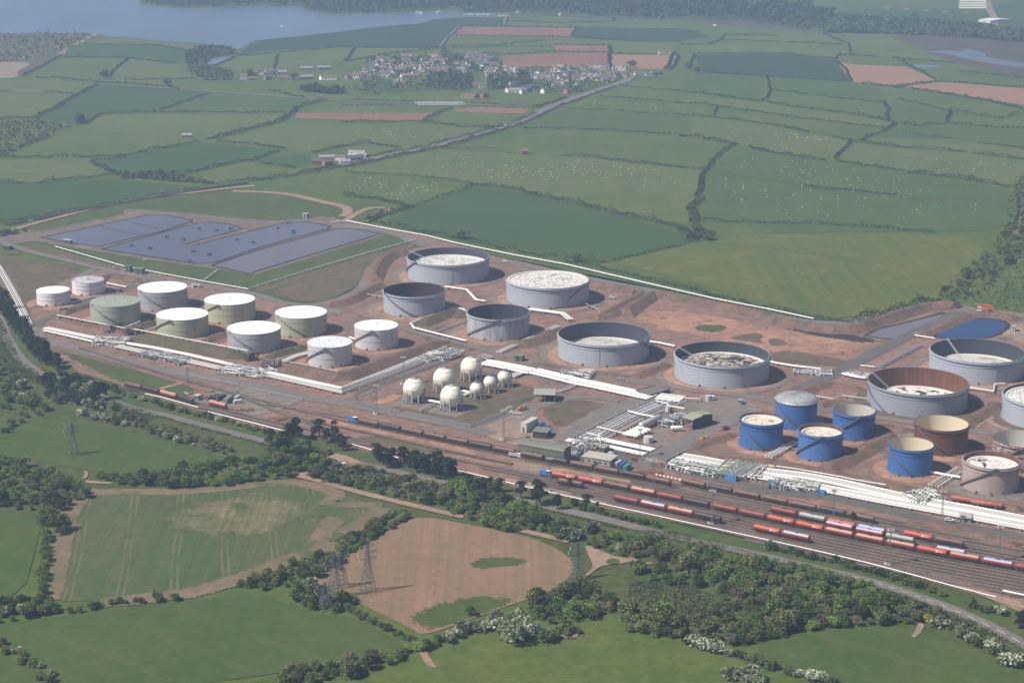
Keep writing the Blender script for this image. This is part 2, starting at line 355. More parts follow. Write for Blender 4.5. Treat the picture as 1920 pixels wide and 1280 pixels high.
def bund(s, base=16, top=3, h=4, mat=None, sm=1, name='embankment', cap=None):
    p = gp(s) if isinstance(s, str) else s
    if sm: p = chaikin(p, sm, False)
    mb = MB(); vs = []; m = len(p)
    prof = [(-base / 2, 0), (-top / 2, h), (top / 2, h), (base / 2, 0)]
    for i in range(m):
        a, b = p[max(i - 1, 0)], p[min(i + 1, m - 1)]; d = (b - a).normalized(); nn = Vector((-d.y, d.x, 0))
        e = .05 if i in (0, m - 1) else 1
        for o, hh in prof: q = p[i] + nn * o; vs.append((q.x, q.y, .2 + hh * e))
    fs = [(i * 4 + k, (i + 1) * 4 + k, (i + 1) * 4 + k + 1, i * 4 + k + 1) for i in range(m - 1) for k in range(3)]
    mb.add(vs, fs); o = tag(mb.build(name, mat or BUND), kind='structure')
    return o
# base plane
mb = MB(); mb.add([(-16500, -1900, 0), (16500, -1900, 0), (16500, 25500, 0), (-16500, 25500, 0)], [(0, 1, 2, 3)])
tag(mb.build('ground', PAST), kind='structure')
# sea & estuary
sheet('sea', 'P -900,-100 -900,64 A 0,187 500,187 560,190 600,205 700,208 900,230 1130,240 1200,255 1290,270 1340,268 1400,235 1440,225 1640,205 1905,178 B 200,150 420,135 520,108 620,101 720,96 830,94 900,92 900,74 560,66 300,78 P 750,24 615,27 575,22 565,13 450,13 350,16 310,14 262,8 262,-100', SEA, .05, 0)
sheet('mudflat', 'B 895,92 1250,92 1400,104 1905,118 C 250,140 700,172 730,160 300,112 0,100 B 1400,92 1250,80 895,74', MUD, .055, 0); ribbon('creek', 'B 890,82 1100,84 1300,92 1600,106 1905,113 C 150,122 400,145 600,160', 26, LAGOON, .09)
sheet('mudflat', 'C 1160,195 1350,200 1600,215 1905,235 2200,260 2200,480 1905,440 1750,400 1500,350 1300,268 1230,228', MUD, .06)
ribbon('creek', 'C 1410,285 1560,300 1640,325 1780,350 1960,375 2300,400', 50, LAGOON, .09)
sheet('creek', 'C 1560,270 1680,290 1700,315 1600,320 1560,300', LAGOON, .10)
sheet('pond', 'C 1265,365 1340,360 1460,372 1400,380 1300,378', SEA, .11)
sheet('pond', 'A 1150,360 1180,325 1300,318 1200,360', SEA, .11)
sheet('beach', 'A 1290,268 1340,264 1400,240 1330,274', SAND, .12, 0)
# distant heath and quarry at left
sheet('heath', 'P -300,64 A 0,187 500,187 600,205 400,270 320,330 130,430 0,440 P -300,150', HEATH, .13, 0)
sheet('quarry_floor', 'P -200,118 A 0,345 200,350 90,400 110,430 0,440 P -200,148', SAND, .14)
ribbon('lane', 'A 540,190 480,215 380,275 340,300', 12, SAND, .15)
# fields
FI = [0]
FIELDS = []
def field(s, mat, sm=0):
    FI[0] += 1; FIELDS.append(s); return sheet('field', s, mat, .16 + FI[0] * .003, sm)
for s, m in [
 ('A 380,250 860,255 1050,285 1090,300 1060,350 980,355 860,335 720,325 360,320', DARK),
 ('A 480,240 600,212 900,235 1130,250 1190,262 1190,300 1050,280 860,252 500,248', LIGHT),
 ('A 150,430 330,325 710,330 610,430', PAST), ('A 620,430 715,330 980,357 1090,440', LIGHT),
 ('A -300,450 200,450 530,465 410,525 -300,515', LIGHT), ('A -300,522 400,530 210,655 -300,650', LIGHT),
 ('A 215,655 560,475 860,490 1170,520 900,615 560,640 500,690 430,700', DARK),
 ('A 950,605 1180,520 1700,570 1620,625 920,625', MIDG), ('A 460,715 570,645 900,637 1590,642 1570,680 1140,775 700,745', LIGHT),
 ('A 160,850 450,722 1000,782 680,870', PAST), ('A 1220,790 1600,690 1905,690 B 460,690 860,725 520,810 300,845 110,803 0,820 A 1720,855 1600,830', LIGHT),
 ('A 540,910 700,880 1000,810 1160,800 1560,840 1430,890 1040,970 670,965', DARK), ('A -300,892 480,888 640,965 220,1020 -300,1015', LIGHT),
 ('A -300,1030 640,1000 1130,1045 700,1110 0,1250 -300,1300', DARK), ('A 1100,1000 1350,920 1600,950 1400,1000 1190,1020', LIGHT),
 ('A 1440,885 1700,860 1770,900 1650,940', DARK), ('A 1380,1035 1905,955 B 20,965 540,1000 720,1025 410,1150 0,1090 A 1700,1060', PAST),
 ('A 1330,312 1450,285 1905,262 B 90,266 560,265 670,148 920,140 925,102 720,97 620,103 520,110 420,137 200,152 0,178 A 1640,208 1440,228 1380,262', BLUEC),
 ('A 1190,372 1330,318 1540,310 1530,390 1300,400', LIGHT), ('A 1550,390 1560,310 1905,270 B 80,270 30,345', LIGHT),
 ('B 90,270 560,270 540,278 250,305 45,340', LIGHT),
 ('B 640,200 680,150 1303,157 1280,208', RED), ('B 1285,212 1312,159 1905,168 C 90,185 150,205 0,225 B 1905,235 1700,235', BLUEC),
 ('B 590,250 640,205 1280,212 1140,225 850,255 600,260', PAST), ('B 590,275 850,265 1170,240 1170,290 890,303 640,310', LIGHT),
 ('B 1150,222 1700,238 1905,240 1840,300 1510,300 1500,255 1180,250', LIGHT),
 ('B 890,315 1170,300 1480,297 1490,340 1480,382 910,374', RED), ('B 1180,253 1480,256 1490,293 1200,288', RED),
 ('B 1512,306 1830,309 1818,388 1500,385', TAN), ('A 1650,632 1905,630 B 520,632 450,676 0,670 A 1650,660', RED),
 ('B 620,615 760,600 1050,608 1020,636 650,628', RED), ('B 490,672 620,622 1020,640 950,690 820,710', PAST),
 ('B 1010,710 1220,612 1905,645 C 30,660 50,750 B 1450,722', MIDG), ('B 560,825 960,728 1250,730 1905,765 C 240,805 130,940 B 1905,937 1560,890 1240,865 880,850', PAST),
 ('B 170,910 500,845 860,852 1240,872 1600,907 1905,942 C 115,960 60,1150 45,1232 B 1905,1270 1480,1175 1130,1100 1000,1055 750,1022 540,990 20,960', LIGHT),
 ('P 722,414 777,392 885,349 980,362 1020,373 1140,400 1240,425 1300,452 1230,470 1145,490 1110,493 1040,478 900,452 800,432', DARK),
 ('B 950,130 1200,135 1520,128 1905,150 1905,162 1310,155 670,146 B 920,142', LIGHT), ('B 1530,98 1905,135 1905,148 1525,126', PAST),
 ('C 65,305 560,302 850,332 935,455 110,405', BLUEC), ('C 862,348 960,362 1240,372 1410,448 1180,482 950,460', TAN),
 ('C 1195,488 1440,460 1905,495 2300,530 2300,650 1905,588 1560,535', TAN), ('C 0,412 460,427 432,565 0,512', MIDG),
 ('C 500,432 950,465 1110,492 1130,572 700,527 500,500', MIDG), ('C 490,515 700,537 1130,582 1100,665 720,605 470,568', PAST),
 ('C 1130,495 1560,545 1905,610 1780,660 1500,620 1200,550 1150,565', PAST), ('C 1160,580 1320,590 1490,630 1480,690 1210,690', MIDG),
 ('C 0,525 430,575 720,615 1110,672 1190,695 1150,718 640,655 250,600 0,572', LIGHT), ('C 210,610 640,665 1150,725 1080,745 980,780 700,735 460,690 170,650', PAST),
 ('C 40,660 500,705 940,790 840,890 500,850 300,800 50,755', LIGHT), ('C 1070,765 1200,700 1905,725 2300,750 2300,900 1905,830 1500,775', MIDG),
 ('C 1010,790 1060,770 1500,780 1905,835 2300,900 2300,960 1905,888 1580,850 1200,820', LIGHT),
 ('C 855,890 945,800 1200,826 1580,856 1905,895 2300,960 2300,1100 1860,1080 1560,1000 1240,955', LIGHT),
 ('C 150,945 310,820 480,855 800,900 1240,968 1820,1058 1890,1120 1860,1240 1700,1290 P 1560,436 1420,438 C 340,1240 110,1215 75,1160', MIDG),
 ('C 780,188 1130,195 1300,270 1500,345 1180,325 930,290', LIGHT), ('C 0,262 200,245 530,238 900,256 925,290 850,325 560,298 40,298', LIGHT),
 ('C 240,200 780,190 900,243 530,230 210,222', LIGHT), ('C 1400,405 1905,445 1905,488 1440,452', PAST),
 ('C 880,308 1100,328 1230,345 1250,368 960,358 865,345', PAST),
 ('P 1145,492 1250,468 1305,457 1420,441 1560,436 1690,436 1830,445 1850,470 1800,540 1740,572 1640,590 1560,598 1530,592 1400,558 1240,515', YEL),
 ('H -200,990 0,960 170,765 430,735 620,765 900,825 1200,900 1500,985 1750,1060 1500,1090 1200,1130 900,1165 600,1120 0,1010 -200,1010', WHEAT),
 ('L 470,185 1000,188 1640,132 1920,205 M 480,262 350,370 170,490 100,545 0,550 L 1600,570 1300,700 1000,775 640,800 250,800 330,420 380,300', BARLEY),
 ('M 690,322 960,370 1300,440 1480,520 1560,600 1520,680 1400,760 1170,830 980,900 700,1000 640,960 350,820 220,745 40,680 200,600 400,470 560,370', FALLOW),
 ('L -300,960 0,930 800,825 1500,757 1560,795 1700,835 1800,880 M 310,885 640,1062 500,1105 0,1190 L 1100,1270 -300,1400', WHEAT),
 ('L -300,290 220,322 230,400 120,810 -300,850', WHEAT),
 ('P 700,1290 820,1228 893,1190 977,1207 1077,1207 1093,1155 1160,1155 1210,1185 1292,1208 1372,1229 1560,1285 1560,1330 700,1340', PAST),
 ('N 530,800 900,732 1250,712 1400,722 1600,790 1800,880 1990,950 2200,1200 1300,1300 960,985', WHEAT)]:
    field(s, m, 1 if m in (BARLEY, FALLOW, WHEAT, YEL) else 0)
soft('grass_patch', 'M 940,590 1060,545 1230,555 1320,580 1240,605 1080,615 1000,635', SGRASS, .42, 2)
soft('grass_patch', 'M 600,880 760,820 1000,760 1250,780 1160,830 980,898 760,975 680,960', SGRASS, .42, 2)
soft('bare_patch', 'L 860,320 1080,215 1400,180 1620,190 1830,240 1850,340 1620,410 1400,480 1200,450 1000,410 870,380', BARE, .43, 1, .55, 30)
softribbon('damp_strip', 'P 1290,462 1340,456 1420,463 1520,474 1640,497', 16, PAST, .44, 2, 20); softribbon('rough_strip', 'C 650,1035 780,1050 900,1062 1100,1085 1300,1105 1470,1130', 26, SCRUBG, .44, 2, 20); softribbon('rough_strip', 'C 150,955 400,1000 650,1030', 14, DARK, .44, 2, 20)
for s_, w_ in (('L 560,815 700,800 1000,770 1200,725 1400,660 1620,575 1700,540', 17), ('L 400,200 470,192 700,188 1000,190 1300,165 1640,128 1800,160 1920,205 M 140,255 300,262 480,265', 14), ('M 470,275 400,335 330,380 250,425', 16), ('M 190,470 150,500 110,530', 20), ('L 480,200 400,290 370,400 340,560 310,700 280,800', 14), ('L 1900,330 1830,400 1790,470', 16)): softribbon('field_headland', s_, w_, HEAD, .44, 2, 9)
# far shore fields on the right of the wood
sheet('field', 'P 1380,-20 C 300,20 650,40 760,90 900,60 870,30 900,-60', PAST, .45)
sheet('field', 'C 820,90 960,40 1700,60 1750,150 1500,130 1200,105 900,110', DARK, .46)
sheet('field', 'C 890,35 1300,30 1700,60 1690,0 900,-10', PAST, .47)
sheet('field', 'C 1760,160 1720,0 2300,0 2300,200', DARK, .47)
sheet('field', 'B 1490,0 1700,0 1660,14 1500,12', TAN, .47)
ribbon('lane', 'C 1690,-20 1710,50 1745,110 1730,160 1760,190', 16, SAND, .49)
for i in range(5): sheet('soil_patch', 'C %d,%d %d,%d %d,%d %d,%d' % (1125 + i * 108, 42 + i * 7, 1160 + i * 108, 42 + i * 7, 1160 + i * 108, 50 + i * 7, 1120 + i * 108, 50 + i * 7), TAN, .49)
# ground below the railway: verge and scrub land
sheet('scrub_ground', 'P -60,600 0,590 20,640 60,690 110,716 200,752 300,780 400,805 500,832 560,845 640,858 842,912 960,940 1135,977 1265,1010 1411,1042 1612,1088 1804,1152 1960,1225 1960,1270 N 1800,870 1600,785 1400,715 1250,706 900,726 520,800 300,790 200,740 0,730 P 1160,1150 1093,1150 M 1400,762 1520,682 1560,600 1480,515 1300,435 960,365 690,318 560,365 400,465 P 600,1040 L 1600,560 1850,500 M 350,370 485,262 L 1920,200 1640,128 1000,183 470,180 300,330 250,410 P -60,950', SCRUBG, .14, 0)
sheet('verge', 'P -20,560 20,600 60,640 130,690 230,728 480,806 640,838 842,890 960,915 1135,956 1265,982 1440,1020 1560,1048 1680,1078 1780,1104 1870,1130 1960,1160 1960,1225 1804,1150 1700,1112 1612,1085 1507,1062 1411,1039 1265,1008 1135,975 960,937 842,910 730,883 605,852 480,825 375,797 300,778 200,750 107,713 75,700 40,678 15,640 -20,560', SGRASS, .45, 0)
# ---- the site
sheet('site_ground', 'P -40,470 0,480 60,500 160,512 220,500 270,510 375,530 465,545 500,562 600,575 687,540 705,485 762,470 720,440 640,412 700,420 800,445 960,486 1210,542 1440,588 1525,603 1580,604 1690,583 1740,568 1770,566 1830,578 1960,592 2300,640 2300,1300 1960,1160 1867,1126 1780,1102 1680,1074 1560,1044 1440,1018 1372,1002 1270,979 1135,954 1060,934 960,913 890,894 727,859 645,834 480,802 370,770 275,742 225,722 150,700 58,632 20,560', DIRT, .50, 0)
P = [.51]
def patch(s, mat, sm=1, name='yard'):
    P[0] += .003
    if name in ('grass', 'bare_soil', 'trackside_ground', 'cutting_slope') and sm: return soft(name, s, mat, P[0], sm, .72, 12)
    return sheet(name, s, mat, P[0], sm)
patch('D -100,400 0,400 250,440 520,470 650,510 480,600 270,690 230,860 200,830 100,600 0,480 -100,400', BROWNG, 1, 'grass')
patch('D 80,330 250,310 420,345 930,500 900,520 700,490 450,430 100,350', BROWNG, 1, 'grass')
patch('P 50,440 A 150,1275 700,1130 1260,1062 1640,1092 1800,1130 B 0,1150 170,1130 310,1170 130,1240 P 700,420 770,452 800,462 762,470 705,482 690,530 600,572 500,560 465,545 270,508 100,465', SGRASS, 0, 'grass')
patch('E 0,600 860,370 1000,340 1140,290 1200,215 900,300 0,560', BROWNG, 0, 'grass')
patch('E 60,570 900,360 850,430 800,540 480,680 200,660', BROWNG, 1, 'grass')
patch('D 290,190 940,100 920,60 1000,50 1250,70 1920,130 E 200,60 560,20 640,60 720,50 1010,150 860,200 380,345 0,460 D 1900,545 1500,480 1100,430 700,360 420,320 250,290 120,320 0,300 0,250', BANKM, 1, 'lagoon_bank')
patch('D 200,240 900,95 860,70 700,90 230,200', SGRASS, 1, 'grass')
patch('H 330,190 520,290 800,430 930,490 1040,520 1360,590 1520,540 1360,480 1000,370 700,250', SGRASS, 1, 'grass')
patch('E 560,15 660,-30 800,-20 900,60 700,60', SGRASS, 1, 'grass')
patch('F 580,335 1000,385 1500,500 1920,580 G 340,255 0,200 F 1100,410 0,180 -200,130 -200,150 200,230', SGRASS, 0, 'grass')
patch('F 820,620 960,560 1100,550 1500,600 1920,710 G 0,290 250,320 540,360 800,400 880,430 720,490 560,530 400,520 0,505 F 1500,790 1000,700', ORNG, 1, 'bare_soil')
patch('F 1330,720 1420,670 1640,690 1560,745', SGRASS, 1, 'grass'); patch('F 1600,780 1800,730 1900,760 1860,800 1920,830 1700,800', BROWNG, 1, 'grass')
patch('G 150,470 400,510 650,560 560,600 300,580 0,560 0,490', BROWNG, 1, 'grass'); patch('G 0,380 100,385 170,420 100,440 0,440', BROWNG, 1, 'grass')
patch('F 300,880 420,800 900,950 1100,1000 900,1080 300,960', ORNG, 1, 'bare_soil')
patch('Q -60,950 -60,1050 880,1220 1070,1190 1900,860 1900,820 2050,700 1650,560 1230,420 900,300 700,380 350,560', BROWNG, 1, 'compound_ground')
patch('Q -10,860 130,790 1130,880 1140,930 850,1060 -60,890', GRAV, 0, 'concrete_apron')
patch('I 860,460 1100,380 1110,420 980,470 880,480', ORNG, 1, 'bare_soil')
patch('H 1500,560 1900,480 I 350,430 130,530 0,560 -60,560 H 1920,740 1700,700 1400,620', GRAV, 1, 'yard')
patch('J 0,300 120,420 350,560 400,600 0,640 I 1620,660 1800,560', SAND, 1, 'yard')
patch('J 210,360 350,290 480,285 740,300 560,400 400,500 260,450', BROWNG, 1, 'grass')
patch('J 480,290 800,310 850,340 500,490 400,470 380,400 560,370', GRAV, 1, 'yard')
patch('J 1300,270 1580,260 1750,290 1920,350 1700,430 1350,600 1150,660 1050,620 1060,480 1250,330', GRAV, 1, 'yard')
patch('J 780,590 1120,690 1060,750 1300,830 1920,930 K 480,600 960,690 1300,780 1920,890 1920,930 1280,830 900,740 480,640 0,590 J 1100,800 750,790 700,700', ASPH, 0, 'yard')
patch('J 0,740 500,820 1000,900 1200,940 1900,1080 1900,1100 1000,940 0,800', SAND, 0, 'yard')
patch('J 1700,1000 1900,1060 K 460,720 900,800 1300,900 1920,1000 1920,960 1400,860 1000,790 500,690', ORNG, 1, 'cutting_slope')
P[0] += .003; ribbon('trackside_path', 'J -60,880 0,895 400,985 700,1060 1240,1170 K 0,918 480,1025 960,1145 1360,1230 V 1640,820 1920,935', 7, SAND, P[0])
patch('V 1300,660 1920,760 1920,860 1700,800 1450,720', BROWNG, 1, 'grass')
for s in ['I 300,520 700,560 1200,680 1600,790 1800,900 1500,830 900,700 400,600', 'I 550,740 1000,700 1500,830 1300,850 900,790']: patch(s, ORNG if 'I 300' in s else BROWNG, 2, 'trackside_ground')
patch('P 1250,792 1340,800 1400,850 1500,880 1640,905 1700,915 1700,925 1500,890 1260,850', DIRT, 1, 'yard')
for s_, w_ in (('C 1905,1100 1895,1180 1890,1230 1850,1330', 5),): softribbon('path', s_, w_, TRACK, .46, 2, 8)
for s_ in ('C 1900,1280 1990,1250 2100,1300 2050,1400 1920,1380', 'G 1700,20 1850,-10 1960,20 1930,90 1780,80'): soft('grass_patch', s_, WHEAT, .46, 2, .7)
# lagoons
Z = P[0] + .02
def pond(s, m, name, sm=1):
    sheet(name + '_edge', s, None or ASPH, Z, sm)
    p = chaikin(gp(s), sm); c = sum(p, Vector()) / len(p)
    sheet(name, p, m, Z + .02, 0)
def dark_rim(s, wd=3.0, sm=1):
    p = chaikin(gp(s), sm); ribbon('bank_edge', p + [p[0]], wd, DARKB, Z + .04, 0)
DARKB = ground('wet_bank', (.035, .032, .032), (.05, .042, .038), 20)
LG = ['D 300,268 950,130 1110,98 1240,98 1430,130 1440,145 1230,215 730,335', 'P 191,468 365,420 390,417 430,421 455,430 348,459 357,462 540,417 575,417 620,425 615,430 480,467 405,493 370,496',
      'P 397,499 480,471 630,430 660,430 715,439 690,447 575,481 480,510 470,515', 'G 670,350 1230,215 1330,180 1300,230 1000,380 900,392', 'G 1260,362 1300,330 1420,270 1500,235 1640,232 1760,245 1820,290 1700,375 1500,385 1240,380']
for s, m, nm in zip(LG, (LAGOON, LAGOON, LAGOON2, PONDW, BLUEW), ('lagoon', 'lagoon', 'lagoon', 'settling_pond', 'blue_pond')):
    sheet(nm, s, m, Z, 1 if nm != 'lagoon' else 0)
    dark_rim(s, 3.0, 1 if nm != 'lagoon' else 0)
soft('oil_stain', 'G 60,290 300,330 640,350 900,400 740,430 600,400 400,375 100,310', DARKB, Z - .004, 2, .5)
# roads
RZ = Z + .06
def road(s, wd, mat=ROAD, name='road', sm=2, z=None):
    global RZ
    RZ += .004; return ribbon(name, s, wd, mat, z or RZ, sm)
road('H 225,60 250,110 330,165 640,240 1000,330 1400,410 1900,490 I 360,425 700,470 1150,560 1600,650 1760,700', 13, ROAD)
road('D 250,930 330,880 440,850 700,720 880,660 1040,620', 9, ASPH)
road('D -60,265 130,350 600,460 760,500 1100,570 1600,650 1900,680 E 200,680 480,700 780,590 840,480 860,420 950,350 1160,290', 9)
road('D 700,500 620,550 480,620 420,640', 7)
road('P 0,440 A 150,1260 700,1120 1260,1055 1420,1040', 8, TRACK)
road('A 1300,1070 1500,1075 1640,1090 1800,1130 B 0,1150 40,1170 30,1200 0,1210', 10, TRACK)
road('B 20,1235 150,1155 300,1170 130,1240', 7, TRACK)
road('E 640,100 900,120 1040,150 1280,250', 14)
road('F -400,180 -100,205 0,215 580,335 1000,410 1100,430 1920,610 G 340,262 560,268 1000,180 1200,120 1400,140 1600,180 1920,215', 10)
road('F 1100,430 1000,430 900,500 640,650', 9)
road('G 1440,180 1000,390 800,490 560,620 200,780', 12, ASPH)
road('E 430,700 1100,870 1500,960 1800,1050 F 0,920 100,960 400,1020 700,1070 1100,1130 1600,1190 1920,1240 G 0,860 400,910 700,965 1090,1010 1500,1080 1920,1110', 10, ROAD)
road('I 760,420 1000,300 1450,130 1560,60', 8, ROAD)
road('J 1180,200 1000,255 800,350 560,470 330,590', 13, ROAD)
road('J 1740,400 1500,490 1330,590 1200,660 1080,750 950,800', 15, ROAD)
road('J 810,290 620,265 480,262 350,290 200,330 130,360 140,420 230,490 350,545', 8, ROAD)
road('J 130,310 0,370 I 1640,640', 9, ROAD)
patch('G 1700,380 1830,290 1920,260 2000,300 2000,480 1900,430 1800,370', SAND, 1, 'bare_soil')
road('K 1100,140 900,200 560,400 420,440', 8, GRAV)
road('G 1500,1050 1920,830', 9, TRACK)
road('J 330,560 450,500 700,600', 8, GRAV)
road('W 760,230 960,140', 6, GRAV); road('W 1280,430 1480,330 1640,280', 7, GRAV); road('W 0,185 240,115', 5, TRACK)
# public road
PR = 'P -60,500 -20,555 0,600 15,640 40,678 75,700 107,713 150,730 200,750 250,768 300,778 375,797 480,825 512,832 605,852 667,870 730,883 842,910 960,937 1135,975 1230,1000 1265,1008 1411,1039 1507,1062 1612,1085 1700,1112 1804,1150 1920,1208 2000,1260'
road(PR, 8.0, ROAD)
mb = MB(); p = chaikin(gp(PR), 2, False); acc = 0; on = False
for i in range(len(p) - 1):
    a, b = p[i], p[i + 1]; L = (b - a).length; d = (b - a).normalized(); nn = Vector((-d.y, d.x, 0)); t = 0
    if b.x < G(1500, 1060).x: continue
    while t < L:
        c = a + d * t; e = a + d * min(t + 3.5, L); q = [c + nn * .14, c - nn * .14, e - nn * .14, e + nn * .14]
        mb.add([(v.x, v.y, RZ + .02) for v in q], [(0, 1, 2, 3)]); t += 8
tag(mb.build('road_marking', paint('road_paint', (.75, .75, .72), .7)), kind='structure')
ribbon('road_spur', 'I 760,925 690,900 645,880 560,860', 9, TRACK, RZ + .03)
sheet('road_spur', 'I 500,850 640,870 800,920 730,950 660,965 640,930 600,890', TRACK, RZ + .034)
# other lanes
road('I 660,955 580,970 420,990 280,1010', 5, TRACK); road('I 270,1005 400,1030 600,1090 900,1170 1270,1258 M 930,332', 5.5, TRACK)
road('M 1160,385 1300,420 1520,470', 5, TRACK)
patch('M 1600,490 1660,500 1760,550 1880,568 1840,590 1740,600 1690,610 1600,685 1590,670 1660,620 1640,560', TRACK, 2, 'track'); sheet('grass_patch', 'M 1725,580 1760,560 1810,575 1800,595 1740,600', SGRASS, .75, 1)
patch('N 0,370 60,400 130,408 60,415 0,400', TRACK, 1, 'track'); patch('N 1390,683 1430,700 1435,720 1400,765 1365,770 1400,720 1405,700', TRACK, 1, 'track')
patch('L 470,65 500,80 490,110 460,120 480,90', TRACK, 1, 'track'); patch('L 480,125 620,135 630,145 480,140', TRACK, 0, 'track')
patch('M 660,1060 700,1050 760,1160 790,1180 720,1175', TRACK, 2, 'track'); patch('M 1450,930 1560,980 1580,1000 1520,1020 1450,990', TRACK, 2, 'track')
road('B 0,925 160,890 540,815 860,722 960,695 1080,640 1230,570 1530,475 1600,450 1640,400', 15, ROAD)
road('A 560,470 900,490 1250,520 1700,550 1850,558 B 300,578 640,582 1080,600', 8, ROAD)
road('A 30,1258 400,1185 800,1115 1200,1045 1380,1022', 9, DARKB)
road('B 560,262 600,215 665,150', 12, ROAD); road('B 915,140 925,95', 10, ROAD); road('B 1825,388 1850,330 1865,300', 10, ROAD)
road('Z 1770,140 1800,180', 10, ROAD); road('Z 1380,310 1400,210', 16, ROAD); road('Y 1180,355 1270,310', 16, ROAD); road('Y 1090,340 1190,350', 9, ROAD); road('Y 270,180 290,260', 9, ROAD)
road('V 560,640 1640,830 1920,900' if False else 'V 1150,640 1500,760 1640,830 1920,905 2100,960', 7, TRACK)
# embankments
for a in [('P 100,597 130,602 245,628', 12, 3, 3.5, BUND), ('P 252,632 350,652 465,674', 22, 4, 5, BUNDG), ('P 524,688 630,712 650,709 700,690 845,640', 20, 4, 5, BUND),
          ('D 440,850 620,790 690,770', 12, 3, 3, BUND), ('D 1070,850 1250,900', 10, 3, 2, BUND), ('D 700,640 780,560 900,560 1080,610', 16, 3, 3, BUND), ('D 1000,960 1180,900', 14, 3, 3.5, BUNDG), ('D 1500,1060 1720,980', 14, 3, 3, BUND),
          ('E 60,1090 400,1000', 14, 3, 3, BUNDG), ('E 620,760 760,780 1080,900 1300,960', 13, 3, 3, BUND), ('E 520,700 700,680 850,580 960,540', 16, 3, 4, BUND), ('E 870,520 920,400 990,330 1150,300', 20, 3, 4.5, BUND),
          ('E 1200,850 1480,740 1600,790', 22, 3, 4, BUNDG), ('E 1300,890 1450,850', 10, 3, 2, BUND), ('E 1400,1010 1500,1000 1620,1040', 10, 3, 2, BUND), ('E 1430,580 1570,600 1700,690', 12, 3, 2, BUND),
          ('F -60,830 150,830 340,720', 20, 3, 4, BUND), ('F 600,640 760,620 960,500', 14, 3, 3, BUND), ('F 620,400 900,440 990,450 700,600 640,640', 14, 3, 3, BUND), ('F 830,620 960,520 1080,450 1500,540 1900,620 G 0,250 300,310 560,335 700,315 900,240 1150,160 1340,140 1420,160', 20, 3, 5, BUND),
          ('G 1090,360 1200,350 1440,240 1560,205 1800,215 1860,260', 16, 3, 3, BUND), ('F 900,1080 1100,1010 1190,980', 14, 3, 2.5, BUND), ('F 130,960 400,1010 900,1080', 12, 3, 1.5, BUND),
          ('G 130,870 400,720 740,790', 16, 3, 3, BUND), ('G 360,900 480,860 700,900 780,870', 14, 3, 2.5, BUND), ('G 1440,1060 1620,940 1760,870', 16, 3, 3, BUND), ('G 640,1070 840,1040 1090,1090', 14, 3, 2.5, BUND),
          ('K 400,430 620,330 820,210 960,150', 18, 3, 3.5, BUND), ('K -300,350 0,350 360,420 860,520 1200,590 1700,680 1920,720', 12, 4, 2.5, BUND), ('K 1480,200 1640,260', 14, 3, 2.5, BUND), ('J 1330,640 1700,540 ', 14, 3, 2.5, BUND), ('J 1330,650 1500,720 1900,760', 12, 3, 2, BUND),
          ('V 940,210 1250,260 1560,340 1920,440', 16, 4, 2.5, BUND), ('H 230,110 300,180 640,270 1000,370', 8, 2, 1, BUND), ('W 0,10 300,60 760,220 900,230', 8, 2, .8, BUND), ('Q 0,760 350,620 620,440', 10, 2, 1, BUND)]:
    bund(*a)
# ------------------------------------------------------------------ railway
RAIL = paint('rail_steel', (.36, .29, .24), .4, metal=.2); SLEEP = paint('sleeper', (.17, .13, .108), .9)
TZ = Z + .35
BALZ = TZ
def offset_path(p, off):
    out = []
    for i in range(len(p)):
        a, b = p[max(i - 1, 0)], p[min(i + 1, len(p) - 1)]; d = (b - a).normalized(); out.append(p[i] + Vector((-d.y, d.x, 0)) * off)
    return out
def cut(p, x0, x1):
    lo = []; 
    for q in p:
        # approximate photo column of the point
        dz = q.y * ca + CH * sa; X = 960 + FPX * q.x / dz
        if x0 <= X <= x1: lo.append(q)
    return lo
CREF = chaikin(gp('P 560,815 640,829 800,853 900,872 1030,898 1128,915 1270,945 1413,975 1510,996 1610,1017 1715,1038 1810,1056 1899,1072 1990,1088 2100,1106'), 3, False)
def railway(p, balw=3.4, z=None, sleepers=True):
    global BALZ
    BALZ += .012; z0 = BALZ
    o = ribbon('railway_track', p, balw, BALL, z0, 0, build=True)
    rl = MB()
    for s in (-.72, .72): ribbon('rail', p, .22, None, z0 + .30, 0, build=False, mb=rl, off=s)
    r = rl.build('rails', RAIL, o)
    if sleepers:
        sb = MB(); acc = 0
        for i in range(len(p) - 1):
            a, b = p[i], p[i + 1]; L = (b - a).length; d = (b - a).normalized(); ang = math.atan2(d.y, d.x)
            while acc < L:
                c = a + d * acc; n_ = Vector((-d.y, d.x, 0)); q = [c - d * .14 - n_ * 1.25, c + d * .14 - n_ * 1.25, c + d * .14 + n_ * 1.25, c - d * .14 + n_ * 1.25]
                sb.add([(v.x, v.y, z0 + .13) for v in q], [(0, 1, 2, 3)]); acc += 1.4
            acc -= L
        sb.build('sleepers', SLEEP, o)
    return o
for k, x0 in [(-7, 1390), (-6, 1250), (-5, 1130), (-4, 1060), (-3, 1000), (-2, 960), (-1, 900), (0, 560), (1, 1010), (2, 1060), (3, 1120), (4, 1180), (5, 1260), (6, 1330), (7, 1420), (8, 1500), (9, 1580)]:
    railway(cut(offset_path(CREF, k * 4.4), x0, 2060))
PA = chaikin(gp('P 150,654 240,682 325,708 400,729 480,750 570,773 650,793 800,824 960,857 1100,884 1215,906 1300,925 1400,947'), 3, False)
PB = chaikin(gp('P 1150,885 1275,911 1350,927 1440,945 1498,957 1605,978 1700,1000 1800,1020 1960,1050'), 3, False)
PL = chaikin(gp('P 225,726 337,753 370,765 480,791 560,813 640,829'), 3, False)
PL2 = chaikin(gp('P 300,738 380,760 432,773 480,785 560,803 640,822'), 2, False)
